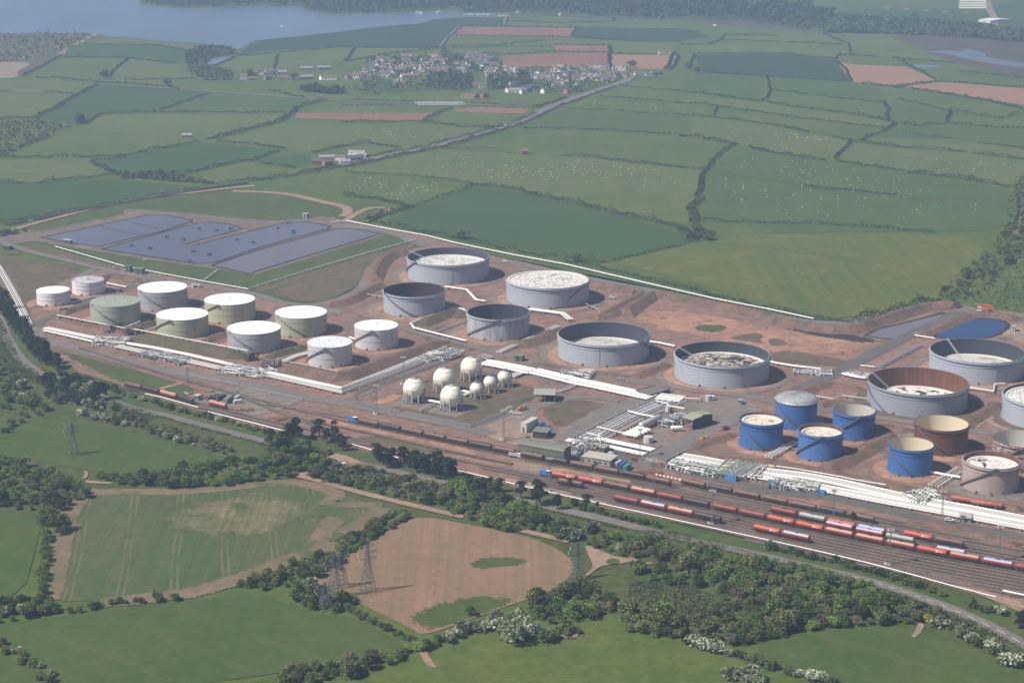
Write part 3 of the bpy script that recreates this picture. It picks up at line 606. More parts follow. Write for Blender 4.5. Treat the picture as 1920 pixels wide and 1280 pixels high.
for q in (PA, PB, PL, PL2, chaikin(gp('P 330,705 430,737 500,765 560,790 640,815'), 2, False), chaikin(gp('P 500,760 640,783 800,812 960,845'), 2, False), chaikin(gp('P 550,785 700,815 850,850 960,872'), 2, False)): railway(q)
# ------------------------------------------------------------------ wagons
BLK = paint('underframe', (.045, .036, .032), .85, (.13, .07, .045), .5); WHT = paint('white_paint', (.78, .77, .74), .5)
LOOK = dict(red=((.50, .095, .048), (.28, .07, .045), .5, None), rust=((.165, .088, .060), (.045, .034, .032), .95, None), dark=((.050, .042, .040), (.11, .065, .045), .6, None), brown=((.25, .055, .04), (.11, .05, .04), .6, None),
            tan=((.42, .06, .035), (.25, .05, .035), .5, (.40, .29, .21)), silver=((.42, .06, .035), (.25, .05, .035), .5, (.36, .44, .58)), grey=((.30, .27, .25), (.2, .12, .09), .6, (.38, .38, .38)), pink=((.50, .16, .10), (.33, .08, .05), .5, (.50, .27, .20)))
def wagon_builder(kind):
    def f():
        c, d, a, top = LOOK[kind]
        root = empty('tank_wagon'); L = 15.9; m = paint('wagon_' + kind, c, .5, d, a, sc_=.6)
        mb = MB(); prof = [(.02, -L / 2), (.8, -L / 2 + .1), (1.25, -L / 2 + .35), (1.42, -L / 2 + .8)] + [(1.42, -L / 2 + .8 + (L - 1.6) * i / 6) for i in range(1, 7)] + [(1.25, L / 2 - .35), (.8, L / 2 - .1), (.02, L / 2)]
        mb.lathe(prof, 20, (0, 0, 2.65), 'x', True); b = mb.build('barrel', m, root, True)
        if top:
            mb = MB(); n = 7; r = 1.46
            vs = [(x, r * math.sin(R(t)), 2.65 + r * math.cos(R(t))) for x in (-L / 2 + .7, L / 2 - .7) for t in np.linspace(-62, 62, n)]
            mb.add(vs, [(i + 1, i, n + i, n + i + 1) for i in range(n - 1)]); mb.build('top_panel', paint('wagon_top_' + kind, top, .45, tuple(v * .6 for v in top), .5, sc_=.6), root, True)
        mb = MB(); mb.box((0, 0, 1.15), (16.8, 2.3, .35)); [mb.box((x, 0, 1.6), (.5, 2.4, .9)) for x in (-5.5, 5.5, -7.2, 7.2)]
        for x in (-8.3, 8.3):
            for y in (-.85, .85): mb.tube([(x - .35, y, 1.1), (x + .35, y, 1.1)], .22, 8)
        mb.build('underframe', BLK, root)
        for x in (-5.6, 5.6):
            mb = MB(); mb.box((x, 0, .75), (3.0, 2.1, .35)); bg_ = mb.build('bogie', BLK, root)
            for xx in (x - 1, x + 1):
                wb = MB()
                for y in (-.75, .75): wb.tube([(xx, y - .07, .48), (xx, y + .07, .48)], .46, 12)
                wb.tube([(xx, -.75, .48), (xx, .75, .48)], .08, 6); wb.build('wheelset', BLK, bg_)
        mb = MB(); mb.box((0, 0, 4.14), (2.4, .7, .08)); mb.lathe([(.35, 4.0), (.35, 4.35), (.02, 4.38)], 10); mb.tube([(.9, 1.35, 1.2), (.9, 1.5, 2.8), (.9, .6, 4.15)], .05, 4); mb.tube([(.5, -1.35, 1.2), (.5, -1.5, 2.8), (.5, -.6, 4.15)], .05, 4)
        mb.build('hatch_walkway', BLK, root)
        if kind == 'red':
            mb = MB()
            def dec(x, z, w_, h_, n=4):     # follows the barrel's curve, 15 mm proud
                r = 1.436
                def P_(xx, zz): return (xx, -math.sqrt(max(r * r - (zz - 2.65) ** 2, 0)), zz)
                mb.add([P_(x, z), P_(x + w_, z), P_(x + w_, z + h_), P_(x, z + h_)], [(0, 1, 2, 3)])
            r = 1.436; cx, cz = 2.6, 2.75; vs = [(cx, -r, cz)] + [(cx + .62 * math.cos(t), -math.sqrt(r * r - (cz + .62 * math.sin(t) - 2.65) ** 2) - .01, cz + .62 * math.sin(t)) for t in np.linspace(0, 2 * math.pi, 13)[:-1]]
            vs[0] = (cx, -r - .02, cz); mb.add(vs, [(0, 1 + i, 1 + (i + 1) % 12) for i in range(12)])
            for i, w_ in enumerate((.42, .3, .3, .3, .34)): dec(3.5 + i * .52, 2.55, w_, .42 if i else .5)
            mb.build('lettering', WHT, root)
        return root
    return f
def loco():
    root = empty('shunting_locomotive'); b = paint('loco_blue', (.05, .17, .42), .45)
    mb = MB(); mb.box((0, 0, 1.3), (8.6, 2.6, .5)); mb.box((-1.6, 0, 2.3), (4.6, 1.7, 1.5)); mb.box((-1.6, 0, 3.08), (4.2, 1.4, .1)); mb.build('body', b, root)
    mb = MB(); mb.box((2.2, 0, 2.6), (2.4, 2.5, 2.1)); c = mb.build('cab', b, root)
    mb = MB(); mb.box((2.2, 0, 3.72), (2.7, 2.7, .14)); mb.build('roof', WHT, c)
    mb = MB(); mb.box((2.2, 0, 3.05), (2.44, 2.54, .6)); mb.build('window', paint('glass_dark', (.02, .03, .04), .1), c)
    mb = MB()
    for x in (-2.6, 0, 2.6):
        for y in (-.75, .75): mb.tube([(x, y - .08, .5), (x, y + .08, .5)], .5, 12)
    mb.build('wheels', BLK, root); mb = MB(); mb.box((0, 0, .8), (7, 1.7, .5)); mb.box((-4.35, 0, 1.2), (.1, 2.5, .7)); mb.box((4.35, 0, 1.2), (.1, 2.5, .7)); mb.build('underframe', paint('warn_yellow', (.6, .4, .05), .6), root)
    mb = MB(); mb.tube([(-2.6, 0, 3), (-2.6, 0, 3.7)], .14, 8); mb.build('exhaust', BLK, root)
    return root
def along(p, s):
    for i in range(len(p) - 1):
        L = (p[i + 1] - p[i]).length
        if s <= L or i == len(p) - 2: d = (p[i + 1] - p[i]) / L; return p[i] + d * s, math.atan2(d.y, d.x)
        s -= L
def start_s(p, X):
    s = 0
    for i in range(len(p) - 1):
        q = p[i]; q2 = p[i + 1]
        f = lambda v: 960 + FPX * v.x / (v.y * ca + CH * sa)
        if f(q2) >= X: t = (X - f(q)) / max(f(q2) - f(q), 1e-6); return s + t * (q2 - q).length
        s += (q2 - q).length
    return s
CN = dict(red='bright red tank wagon with white lettering', rust='rusty brown tank wagon with peeling paint', dark='dark grimy tank wagon', brown='dull brown red tank wagon', tan='red tank wagon with tan upper half', silver='red wagon with pale blue upper half', grey='faded grey tank wagon', pink='faded pinkish red tank wagon')
ORD = ['first', 'second', 'third', 'fourth', 'fifth', 'sixth', 'seventh', 'eighth', 'ninth', 'tenth', 'eleventh', 'twelfth', 'thirteenth', 'fourteenth', 'fifteenth', 'sixteenth', 'seventeenth', 'eighteenth', 'nineteenth', 'twentieth', 'twenty-first', 'twenty-second']
def train(p, X, kinds, where, group, pitch=17.4, name='train'):
    s = start_s(p, X) + 8.7
    for i, k in enumerate(kinds.split()):
        if k == '-': s += pitch; continue
        q, a = along(p, s)
        spawn('wag_' + k, wagon_builder(k), (q.x, q.y, BALZ + .28), a, 1, '%s from left %s: %s' % (ORD[i], where, CN[k]), group, 'tank wagon'); s += pitch
OFF = lambda k: offset_path(CREF, k * 4.4)
q, a = along(OFF(0), start_s(OFF(0), 1023)); spawn('loco', loco, (q.x, q.y, BALZ + .28), a, 1, 'small blue shunting locomotive at the head of the long red train', 'shunting locomotives', 'locomotive')
q, a = along(PA, start_s(PA, 661)); spawn('loco', loco, (q.x, q.y, BALZ + .28), a, 1, 'small blue shunting locomotive at the head of the rusty train below the spheres', 'shunting locomotives', 'locomotive')
train(OFF(0), 1034, 'red red rust tan brown dark brown brown red red tan tan tan red tan silver brown tan red rust', 'in the long train', 'wagons of the long red train')
train(OFF(-4), 1150, 'brown silver tan dark', 'in the train nearest the road', 'wagons of the four-wagon train'); train(OFF(-4), 1411, 'red silver', 'in the pair standing alone', 'pair of parked wagons')
train(OFF(3), 1443, 'brown grey red silver', 'in the row behind', 'wagons parked behind the long train'); train(OFF(2), 1546, 'silver silver grey', 'in the half hidden row', 'half hidden middle row of wagons')
train(OFF(4), 1692, 'red rust', 'in the far row', 'far row of wagons'); train(OFF(1), 1752, 'silver', 'just behind the long train', 'far row of wagons')
train(OFF(-2), 1045, 'rust', 'on the siding beside the locomotive', 'lone wagon')
train(PA, 672, 'rust dark rust rust rust dark rust', 'below the white spheres', 'wagons of the rusty train below the spheres'); 
train(PA, 975, 'rust dark rust rust dark rust', 'by the green loading shed', 'wagons by the loading shed')
train(PB, 1276, 'rust dark rust rust rust dark rust', 'beside the pipe manifold', 'rusty wagons beside the pipe manifold')
train(PL, 234, 'rust dark pink dark', 'on the left siding', 'wagons on the left siding'); train(PL2, 392, 'pink', 'by the small containers', 'wagon by the containers')
# ------------------------------------------------------------------ tanks
STEEL = paint('galv_steel', (.24, .24, .25), .5); DK = paint('dark_steel', (.05, .05, .055), .7); CREAM = (.72, .62, .46)
PADM = BROWNG
def tank(xl, xr, yf, yb, label, shell, roof='cone', roofm=None, rfrac=1.0, inner=None, stair=(200, 1), course=2.4, girder=None, ladder=None, name='storage_tank', riser=True, padm=None, padw=4.0):
    xc = (xl + xr) / 2; f = G(xc, yb); rng = math.hypot(f.x, f.y)
    depth = f.y * ca + CH * sa; r = (xr - xl) / 2 * depth / FPX; r *= 1 + r / depth * .9
    dirv = Vector((f.x, f.y, 0)) / rng; c = f + dirv * r; H_ = GH(xc, yb, yf); H_ = CH - (CH - H_) * 1.0
    # rim front at same ground point
    root = empty(name, (c.x, c.y, .5)); tag(root, label, 'storage tank'); h = H_ - .5
    facing = math.atan2(-dirv.y, -dirv.x)
    if r > 22: softribbon('pad_track', [Vector((c.x + (r + 11) * math.cos(R(t)), c.y + (r + 11) * math.sin(R(t)), 0)) for t in range(0, 350, 12)], 7, GRAV if r > 30 else SAND, .62, 1, 9)
    n = 72
    pm = MB(); pm.lathe([(r + padw * 2.2, -.06), (r + padw, .25), (r - .2, .27)], 48, (c.x, c.y, .58), flip=True); tag(pm.build('tank_pad', padm or ORNG, smooth=True), kind='structure')
    pm = MB(); pm.lathe([(r + 1.2, .27), (r + 1.2, .45), (r - .3, .45)], 48, (0, 0, 0), flip=True); pm.build('base_ring', GRAV, root)
    mb = MB()
    if roof == 'cone': mb.lathe([(r, 0), (r, h)], n, flip=True)
    else: mb.lathe([(r, 0), (r, h), (r - .12, h)], n, flip=True)
    mb.build('shell', shell, root, True)
    if roof != 'cone' and roof != 'dome':
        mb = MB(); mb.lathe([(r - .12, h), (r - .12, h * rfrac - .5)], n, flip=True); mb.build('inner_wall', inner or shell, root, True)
        gm = girder or shell
        mb = MB(); mb.lathe([(r, h - 1.15), (r + .95, h - 1.1), (r + .95, h - .95), (r, h - .9)], n, flip=True); mb.lathe([(r, h - .12), (r + .18, h - .1), (r + .18, h + .04), (r - .14, h + .04)], n, flip=True)
        mb.lathe([(r, h - 3.6), (r + .35, h - 3.55), (r, h - 3.45)], n, flip=True); mb.build('wind_girder', gm, root, True)
        # handrail on the rim
        mb = MB()
        for t in range(0, 360, 5): x, y = (r + .9) * math.cos(R(t)), (r + .9) * math.sin(R(t)); mb.tube([(x, y, h - 1), (x, y, h + .1)], .03, 3, False)
        mb.tube([((r + .9) * math.cos(R(t)), (r + .9) * math.sin(R(t)), h + .1) for t in range(0, 361, 6)], .035, 4, False); mb.build('handrail', STEEL, root)
    if roof == 'cone':
        mb = MB(); mb.lathe([(r + .12, h - .02), (r + .12, h + .12), (r * .66, h + .12 + r * .02), (r * .33, h + .12 + r * .035), (.02, h + .12 + r * .045)], n, flip=True); ro = mb.build('roof', roofm, root, True)
        mb = MB()
        for k in range(4): a = R(60 + 95 * k); mb.tube([(r * .55 * math.cos(a), r * .55 * math.sin(a), h), (r * .55 * math.cos(a), r * .55 * math.sin(a), h + 1.0 + r * .02)], .2, 8)
        mb.tube([(0, 0, h), (0, 0, h + 2.0)], .3, 8); mb.build('roof_vent', STEEL, ro)
        mb = MB(); a0 = R(stair[0]) + facing - R(90)
        for t in range(-14, 15, 2): a = a0 + R(t * 2); x, y = (r - .2) * math.cos(a), (r - .2) * math.sin(a); mb.tube([(x, y, h), (x, y, h + 1.1)], .04, 3, False)
        mb.tube([((r - .2) * math.cos(a0 + R(t)), (r - .2) * math.sin(a0 + R(t)), h + 1.1) for t in range(-28, 29, 4)], .05, 4); mb.build('handrail', STEEL, root)
        mb = MB(); mb.lathe([(r, h * .42), (r + .14, h * .42), (r + .14, h * .42 + .12), (r, h * .42 + .12)], n, flip=True); mb.lathe([(r, h * .75), (r + .14, h * .75), (r + .14, h * .75 + .12), (r, h * .75 + .12)], n, flip=True); mb.build('stiffener_ring', STEEL, root, True)
    elif roof == 'dome':
        mb = MB(); prof = [(r + .5, h - .1), (r + .5, h + .15)] + [(r * math.cos(R(t)) * 1.01, h + .15 + r * .30 * math.sin(R(t))) for t in range(8, 90, 9)] + [(.02, h + .15 + r * .30)]
        mb.lathe(prof, 36, flip=True); ro = mb.build('dome_roof', roofm, root)
        mb = MB()
        for k in range(18):
            for sgn in (1, -1):
                pts = []
                for j in range(0, 9): t = R(8 + j * 10); a = R(k * 20 + sgn * j * 9); pts.append((r * math.cos(t) * 1.01 * math.cos(a), r * math.cos(t) * 1.01 * math.sin(a), h + .2 + r * .30 * math.sin(t)))
                mb.tube(pts, .10, 4, False)
        mb.build('dome_rib', STEEL, ro)
    else:
        zr = h * rfrac; seal = MB(); seal.lathe([(r - .12, zr - .1), (r - .5, zr + .35), (r - 2.6, zr + .35), (r - 2.8, zr - .25)], n, flip=True)
        fr = MB(); fr.lathe([(r - 2.8, zr - .25), (r * .5, zr - .3), (.02, zr - .15)], n, flip=True); fo = fr.build('floating_roof', roofm, root)
        seal.build('pontoon', paint('pontoon_white', (.70, .66, .58), .6, (.36, .26, .17), .4, sc_=.3), fo, True)
        mb = MB()
        for k in range(14): a = R(k * 25.7 + 8); q = r * (.3 + .45 * ((k * 7) % 5) / 5); mb.tube([(q * math.cos(a), q * math.sin(a), zr - .3), (q * math.cos(a), q * math.sin(a), zr + .7)], .14, 5)
        mb.build('roof_leg', STEEL, fo)
        if ladder is not None:
            a = facing - R(90) + R(ladder); x, y = (r - .4) * math.cos(a), (r - .4) * math.sin(a); q = r * .42
            mb = MB()
            for o in (-.5, .5): ox, oy = -math.sin(a) * o, math.cos(a) * o; mb.tube([(x + ox, y + oy, h + .6), (q * math.cos(a) + ox, q * math.sin(a) + oy, zr + .2)], .10, 4); mb.tube([(x + ox, y + oy, h + 1.6), (q * math.cos(a) + ox, q * math.sin(a) + oy, zr + 1.2)], .06, 4)
            for k in range(24): t = k / 23; cx, cy, cz = x + (q * math.cos(a) - x) * t, y + (q * math.sin(a) - y) * t, h + .6 + (zr + .2 - h - .6) * t; mb.box((cx, cy, cz), (.35, 1.0, .05), a)
            mb.build('rolling_ladder', paint('ladder_grey', (.42, .44, .47), .5), root)
            mb = MB(); mb.box(((r + .3) * math.cos(a), (r + .3) * math.sin(a), h + .2), (2.6, 3.2, .15), a)
            for o in (-1.5, 1.5):
                for u in (-1, 1): mb.tube([((r + .3 + u) * math.cos(a) - math.sin(a) * o, (r + .3 + u) * math.sin(a) + math.cos(a) * o, h + .2), ((r + .3 + u) * math.cos(a) - math.sin(a) * o, (r + .3 + u) * math.sin(a) + math.cos(a) * o, h + 1.7)], .06, 4)
            mb.build('gauge_platform', STEEL, root)
    # helical stair: stair=(angle of the top measured from camera-left, direction), angles in the tank's own frame: 0 = left, 90 = front, 180 = right
    a0 = facing - R(90) + R(stair[0]); sweep = stair[1] * min(1.9 * h / r, 1.6); mb = MB(); N = 26; pr = []; po = []
    for k in range(N + 1):
        t = k / N; a = a0 + sweep * t; z = h * (1 - t) + .3
        pr.append(((r + .15) * math.cos(a), (r + .15) * math.sin(a), z)); po.append(((r + 1.15) * math.cos(a), (r + 1.15) * math.sin(a), z))
    for k in range(N):
        A, B_, C, D_ = Vector(pr[k]), Vector(po[k]), Vector(po[k + 1]), Vector(pr[k + 1]); dn = Vector((0, 0, -.35)); mb.add([A, B_, C, D_, A + dn, B_ + dn, C + dn, D_ + dn], [(0, 1, 2, 3), (7, 6, 5, 4), (0, 4, 5, 1), (1, 5, 6, 2), (2, 6, 7, 3), (3, 7, 4, 0)])
    mb.tube([(x, y, z + 1.0) for x, y, z in po], .07, 4); mb.tube([(x, y, z + .5) for x, y, z in po], .04, 3)
    for k in range(0, N + 1, 2): x, y, z = po[k]; mb.tube([(x, y, z - .1), (x, y, z + 1)], .05, 3)
    x, y = (r + .7) * math.cos(a0), (r + .7) * math.sin(a0); mb.box((x, y, h + .1), (2.2, 2.6, .14), a0)
    mb.build('stairway', paint('stair_' + ('dark' if roof != 'cone' else 'grey'), (.13, .135, .15) if roof != 'cone' else (.26, .265, .25), .6), root)
    if riser:
        mb = MB()
        for da in (35,): a = facing - R(90) + R(stair[0] + (da + 20) * stair[1] * -1); x, y = (r + .25) * math.cos(a), (r + .25) * math.sin(a); mb.tube([(x, y, .3), (x, y, h - .3)], .12, 5)
        mb.build('foam_riser', STEEL, root)
    mb = MB()
    for da in (-26, 4, 30): a = facing + R(da); mb.tube([((r - .2) * math.cos(a), (r - .2) * math.sin(a), 1.2), ((r + 2.4) * math.cos(a), (r + 2.4) * math.sin(a), 1.2)], .3, 8); mb.tube([((r + .05) * math.cos(a), (r + .05) * math.sin(a), 1.2), ((r + .2) * math.cos(a), (r + .2) * math.sin(a), 1.2)], .8, 12)
    mb.build('nozzle', paint('nozzle_rust', (.16, .10, .07), .7), root)
    return root, r, h
WR = roof_mat('white_roof', (.90, .90, .90), (.80, .80, .80), .06, (.5, .8)); GRF = roof_mat('green_roof', (.33, .37, .28), (.26, .31, .25), .08, (.4, .7)); LRF = roof_mat('lilac_roof', (.74, .76, .82), (.66, .68, .74), .08, (.4, .7))
SRF = roof_mat('stained_roof', (.52, .52, .53), (.24, .20, .17), .16, (.52, .6)); GRY = tank_mat('shell_grey', (.40, .43, .48), (.28, .30, .34), .4); GRY2 = tank_mat('shell_grey_worn', (.27, .28, .30), (.12, .11, .12), .6); GRYL = tank_mat('shell_grey_lined', (.29, .31, .35), (.36, .37, .41), .6)
OLV = tank_mat('shell_olive', (.44, .46, .30), (.55, .50, .33), .5, (.4, .62)); OLG = tank_mat('shell_green', (.38, .42, .31), (.30, .34, .25), .4); OLH = tank_mat('shell_olive_hazy', (.38, .41, .28), (.48, .46, .32), .5, (.4, .62)); WSH = tank_mat('shell_white', (.84, .80, .81), (.56, .51, .49), .5); DGR = tank_mat('shell_dull_grey', (.34, .335, .35), (.46, .46, .47), .5, (.4, .6)); PAL = tank_mat('shell_pale', (.58, .56, .57), (.45, .43, .43), .5)
BLU = tank_mat('shell_blue', (.045, .135, .38), (.08, .15, .30), .6); BLU2 = tank_mat('shell_blue_faded', (.065, .17, .42), (.13, .20, .34), .6); RST = tank_mat('shell_rust', (.135, .052, .030), (.20, .080, .045), .6); PNK = tank_mat('shell_pink', (.42, .33, .30), (.27, .20, .18), .5); PATCHY = tank_mat('shell_flaking', (.46, .40, .38), (.30, .24, .22), .5, patch=((.17, .055, .04), .48)); DIRTYT = tank_mat('shell_streaked', (.50, .50, .53), (.26, .26, .28), .85, (.4, .6))
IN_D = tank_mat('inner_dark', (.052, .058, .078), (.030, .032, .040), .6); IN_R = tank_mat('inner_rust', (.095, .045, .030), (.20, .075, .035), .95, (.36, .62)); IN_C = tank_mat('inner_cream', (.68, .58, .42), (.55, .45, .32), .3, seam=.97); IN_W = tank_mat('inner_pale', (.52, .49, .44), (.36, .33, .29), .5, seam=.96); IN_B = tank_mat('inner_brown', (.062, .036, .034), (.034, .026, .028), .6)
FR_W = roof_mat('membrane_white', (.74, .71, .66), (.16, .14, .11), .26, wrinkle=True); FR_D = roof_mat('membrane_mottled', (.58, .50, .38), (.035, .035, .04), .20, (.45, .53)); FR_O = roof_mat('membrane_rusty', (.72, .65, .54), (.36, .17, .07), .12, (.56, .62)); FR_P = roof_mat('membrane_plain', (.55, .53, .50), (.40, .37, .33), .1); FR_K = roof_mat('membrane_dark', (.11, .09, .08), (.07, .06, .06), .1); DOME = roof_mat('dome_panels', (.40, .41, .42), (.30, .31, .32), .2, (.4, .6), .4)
FR_T = roof_mat('roof_stained_white', (.72, .69, .63), (.05, .045, .04), .10, (.55, .57))
tank(71, 132.3, 550.5, 576, 'small white tank with a clean white roof, leftmost of all', WSH, roofm=WR, stair=(150, 1)); tank(137, 197, 531, 556, 'small white tank with a stained grey roof beside the leftmost tank', WSH, roofm=SRF, stair=(150, 1))
tank(261.2, 352.6, 548.7, 586, 'grey tank with a bright white roof between the green and olive tanks', DGR, roofm=WR, stair=(28, 1)); tank(172.4, 264.6, 575.5, 613, 'green tank with a green roof behind the first pipe manifold', OLG, roofm=GRF, stair=(25, 1))
tank(296, 392, 600.5, 637.8, 'olive yellow tank with white roof and pale stair at the front left', OLV, roofm=WR, stair=(62, -1)); tank(385.7, 479.6, 572, 609, 'olive tank with white roof standing behind two others in the left group', OLV, roofm=WR, stair=(62, -1))
tank(428, 527.6, 627, 666.3, 'light grey ribbed tank with white roof nearest the pipe corner manifold', DGR, roofm=WR, stair=(28, 1)); tank(517.5, 614, 597, 634.7, 'olive green tank with white roof at the right end of the back row', OLH, roofm=WR, stair=(28, 1))
tank(578, 661.2, 652, 691.8, 'pale grey tank with a lilac roof at the corner of the left bund', PAL, roofm=LRF, stair=(80, -1)); tank(665.5, 747, 620, 659.3, 'pale grey white roofed tank behind the corner tank', PAL, roofm=WR, stair=(80, -1))
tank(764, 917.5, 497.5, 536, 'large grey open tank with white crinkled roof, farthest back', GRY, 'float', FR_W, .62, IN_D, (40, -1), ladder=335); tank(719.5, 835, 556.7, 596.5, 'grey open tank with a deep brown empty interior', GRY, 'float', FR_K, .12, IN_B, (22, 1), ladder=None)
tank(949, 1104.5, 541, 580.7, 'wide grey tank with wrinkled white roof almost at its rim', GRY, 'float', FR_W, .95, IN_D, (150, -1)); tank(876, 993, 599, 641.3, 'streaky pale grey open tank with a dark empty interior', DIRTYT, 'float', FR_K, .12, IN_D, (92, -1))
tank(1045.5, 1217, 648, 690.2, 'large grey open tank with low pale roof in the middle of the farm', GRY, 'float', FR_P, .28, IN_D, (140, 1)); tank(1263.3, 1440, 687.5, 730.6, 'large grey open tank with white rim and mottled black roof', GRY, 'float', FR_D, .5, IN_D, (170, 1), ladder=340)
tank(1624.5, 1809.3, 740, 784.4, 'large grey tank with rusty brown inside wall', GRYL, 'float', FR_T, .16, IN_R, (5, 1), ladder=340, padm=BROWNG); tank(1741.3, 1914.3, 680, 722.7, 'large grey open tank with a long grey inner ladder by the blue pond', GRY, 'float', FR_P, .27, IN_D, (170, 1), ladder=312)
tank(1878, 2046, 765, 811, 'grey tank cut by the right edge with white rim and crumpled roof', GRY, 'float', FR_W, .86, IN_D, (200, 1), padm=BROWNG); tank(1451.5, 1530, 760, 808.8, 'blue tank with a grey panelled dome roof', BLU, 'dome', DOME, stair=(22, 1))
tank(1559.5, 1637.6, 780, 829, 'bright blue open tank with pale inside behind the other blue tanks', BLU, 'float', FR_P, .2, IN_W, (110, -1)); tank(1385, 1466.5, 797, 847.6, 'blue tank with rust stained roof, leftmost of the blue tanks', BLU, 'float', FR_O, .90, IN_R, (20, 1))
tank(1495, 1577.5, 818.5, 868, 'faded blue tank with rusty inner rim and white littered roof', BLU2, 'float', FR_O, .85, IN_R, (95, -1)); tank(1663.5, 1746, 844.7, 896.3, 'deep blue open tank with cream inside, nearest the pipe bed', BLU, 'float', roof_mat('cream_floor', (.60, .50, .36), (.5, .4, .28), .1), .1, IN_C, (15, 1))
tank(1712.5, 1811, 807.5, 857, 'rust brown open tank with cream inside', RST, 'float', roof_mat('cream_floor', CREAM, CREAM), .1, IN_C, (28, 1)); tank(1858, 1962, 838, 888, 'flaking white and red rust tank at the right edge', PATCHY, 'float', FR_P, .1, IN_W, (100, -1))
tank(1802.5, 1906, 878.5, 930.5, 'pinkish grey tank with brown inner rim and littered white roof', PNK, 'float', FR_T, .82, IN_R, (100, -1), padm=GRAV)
# small upright vessels
def small_tank(s, yt, r, label, m, cat='small tank', name='small_tank'):
    a, b = px(s)[0]; p = G(a, b); h = GH(a, b, yt) ; root = empty(name, (p.x, p.y + r, .55)); tag(root, label, cat)
    mb = MB(); mb.lathe([(r, 0), (r, h - .5)], 28, flip=True); mb.build('shell', m, root, True); mb = MB(); mb.lathe([(r + .06, h - .55), (r + .06, h - .45), (r * .5, h - .3), (.02, h - .2)], 28, flip=True); mb.build('roof', m, root, True)
    mb = MB(); mb.tube([(-r - .3, 0, 0), (-r - .3, 0, h + .6)], .06, 4); mb.tube([(-r - .3, .5, 0), (-r - .3, .5, h + .6)], .06, 4); mb.build('ladder', STEEL, root)
small_tank('J 1024,612', 821, 3.0, 'small upright grey tank beside the cream horizontal vessels', PAL); small_tank('J 1474,296', 743, 2.2, 'cream upright tank, left of the small pair on the gravel', paint('tank_cream', (.55, .48, .40), .5)); small_tank('J 1500,290', 743.5, 1.9, 'white upright tank, right of the small pair on the gravel', WSH)
# ------------------------------------------------------------------ spheres
CRM = paint('sphere_cream', (.92, .86, .71), .38, (.62, .50, .36), .4, spec=.5, sc_=.10)
LEGM = paint('leg_white', (.55, .52, .48), .6, (.3, .25, .2), .5)
def sphere(cx, cy, cb, rq, label, stairdir, nleg=10, small=False):
    x, yb = px('Q %f,%f' % (cx, cb))[0]; p = G(x, yb); dep = p.y * ca + CH * sa; r = rq / 7.385 * depth_fix(dep); zc = GH(x, yb, px('Q %f,%f' % (cx, cy))[0][1])
    root = empty('gas_sphere', (p.x, p.y, .55)); tag(root, label, 'gas sphere', 'white gas storage spheres'); zc -= .55
    mb = MB(); mb.lathe([(max(r * math.sin(R(t)), .01), zc - r * math.cos(R(t))) for t in range(0, 181, 6)], 40, flip=True); mb.build('vessel', CRM, root, True)
    n = 6 if small else nleg
    for k in range(n):
        a = 2 * math.pi * (k + .3) / n; q = r * .97; mb = MB(); mb.tube([(q * math.cos(a), q * math.sin(a), 0), (q * math.cos(a), q * math.sin(a), zc + r * .05)], .45 if not small else .32, 10); mb.build('leg', LEGM, root, True)
        mb = MB(); mb.box((q * math.cos(a), q * math.sin(a), .3), (1.5, 1.5, .7), a); mb.build('footing', GRAV, root)
    mb = MB(); q = r * .22
    mb.lathe([(q, zc + r * .99), (q + .8, zc + r * .99), (q + .8, zc + r * .99 + .12), (q, zc + r * .99 + .12)], 20, flip=True)
    for t in range(0, 360, 20): X, Y = (q + .8) * math.cos(R(t)), (q + .8) * math.sin(R(t)); mb.tube([(X, Y, zc + r), (X, Y, zc + r + 1.1)], .05, 3)
    mb.tube([((q + .8) * math.cos(R(t)), (q + .8) * math.sin(R(t)), zc + r + 1.1) for t in range(0, 361, 20)], .05, 4); mb.tube([(0, 0, zc + r), (0, 0, zc + r + 1.6)], .35, 8); mb.tube([(.8, .3, zc + r), (.8, .3, zc + r + 1.9)], .18, 6); mb.build('top_platform', STEEL, root)
    mb = MB(); mb.tube([((r + .12) * math.cos(R(t)), (r + .12) * math.sin(R(t)), zc) for t in range(0, 361, 8)], .10, 5); mb.tube([((r * .72) * math.cos(R(t)), (r * .72) * math.sin(R(t)), zc + r * .72) for t in range(0, 361, 10)], .09, 5); mb.build('spray_ring', LEGM, root)
    # curved stair up one side
    mb = MB(); pts = []; a0 = R(stairdir)
    for k in range(25):
        t = k / 24; el = R(-30 + 108 * t); a = a0 + R(70 * (t - .5) * (0 if small else .9)); rr = r + 1.0; pts.append((rr * math.cos(el) * math.cos(a), rr * math.cos(el) * math.sin(a), zc + rr * math.sin(el)))
    first = pts[0]; pts = [(first[0], first[1], .2)] + pts
    mb.tube(pts, .11, 4); mb.tube([(a, b, c + 1.0) for a, b, c in pts[1:]], .07, 4)
    for a_, b_, c_ in pts[1:]: mb.tube([(a_, b_, c_), (a_, b_, c_ + 1.0)], .05, 3); mb.box((a_, b_, c_ + .05), (.9, .9, .08))
    mb.build('stairway', STEEL, root)
    mb = MB(); mb.tube([(0, 0, zc - r - .05), (0, 0, 1.2), (r + 1.5, -r * .6, 1.2)], .35, 8); mb.build('bottom_pipe', LEGM, root)
def depth_fix(dep): return dep / FPX
sphere(1062, 352, 536, 148, 'big cream gas sphere at the back of the compound', -60); sphere(685, 505, 698, 150, 'big cream gas sphere, second from the left in the compound', -30); sphere(268, 645, 838, 147, 'leftmost big cream gas sphere with the stair on its right', 0); sphere(790, 750, 942, 156, 'big cream gas sphere nearest the railway', -50)
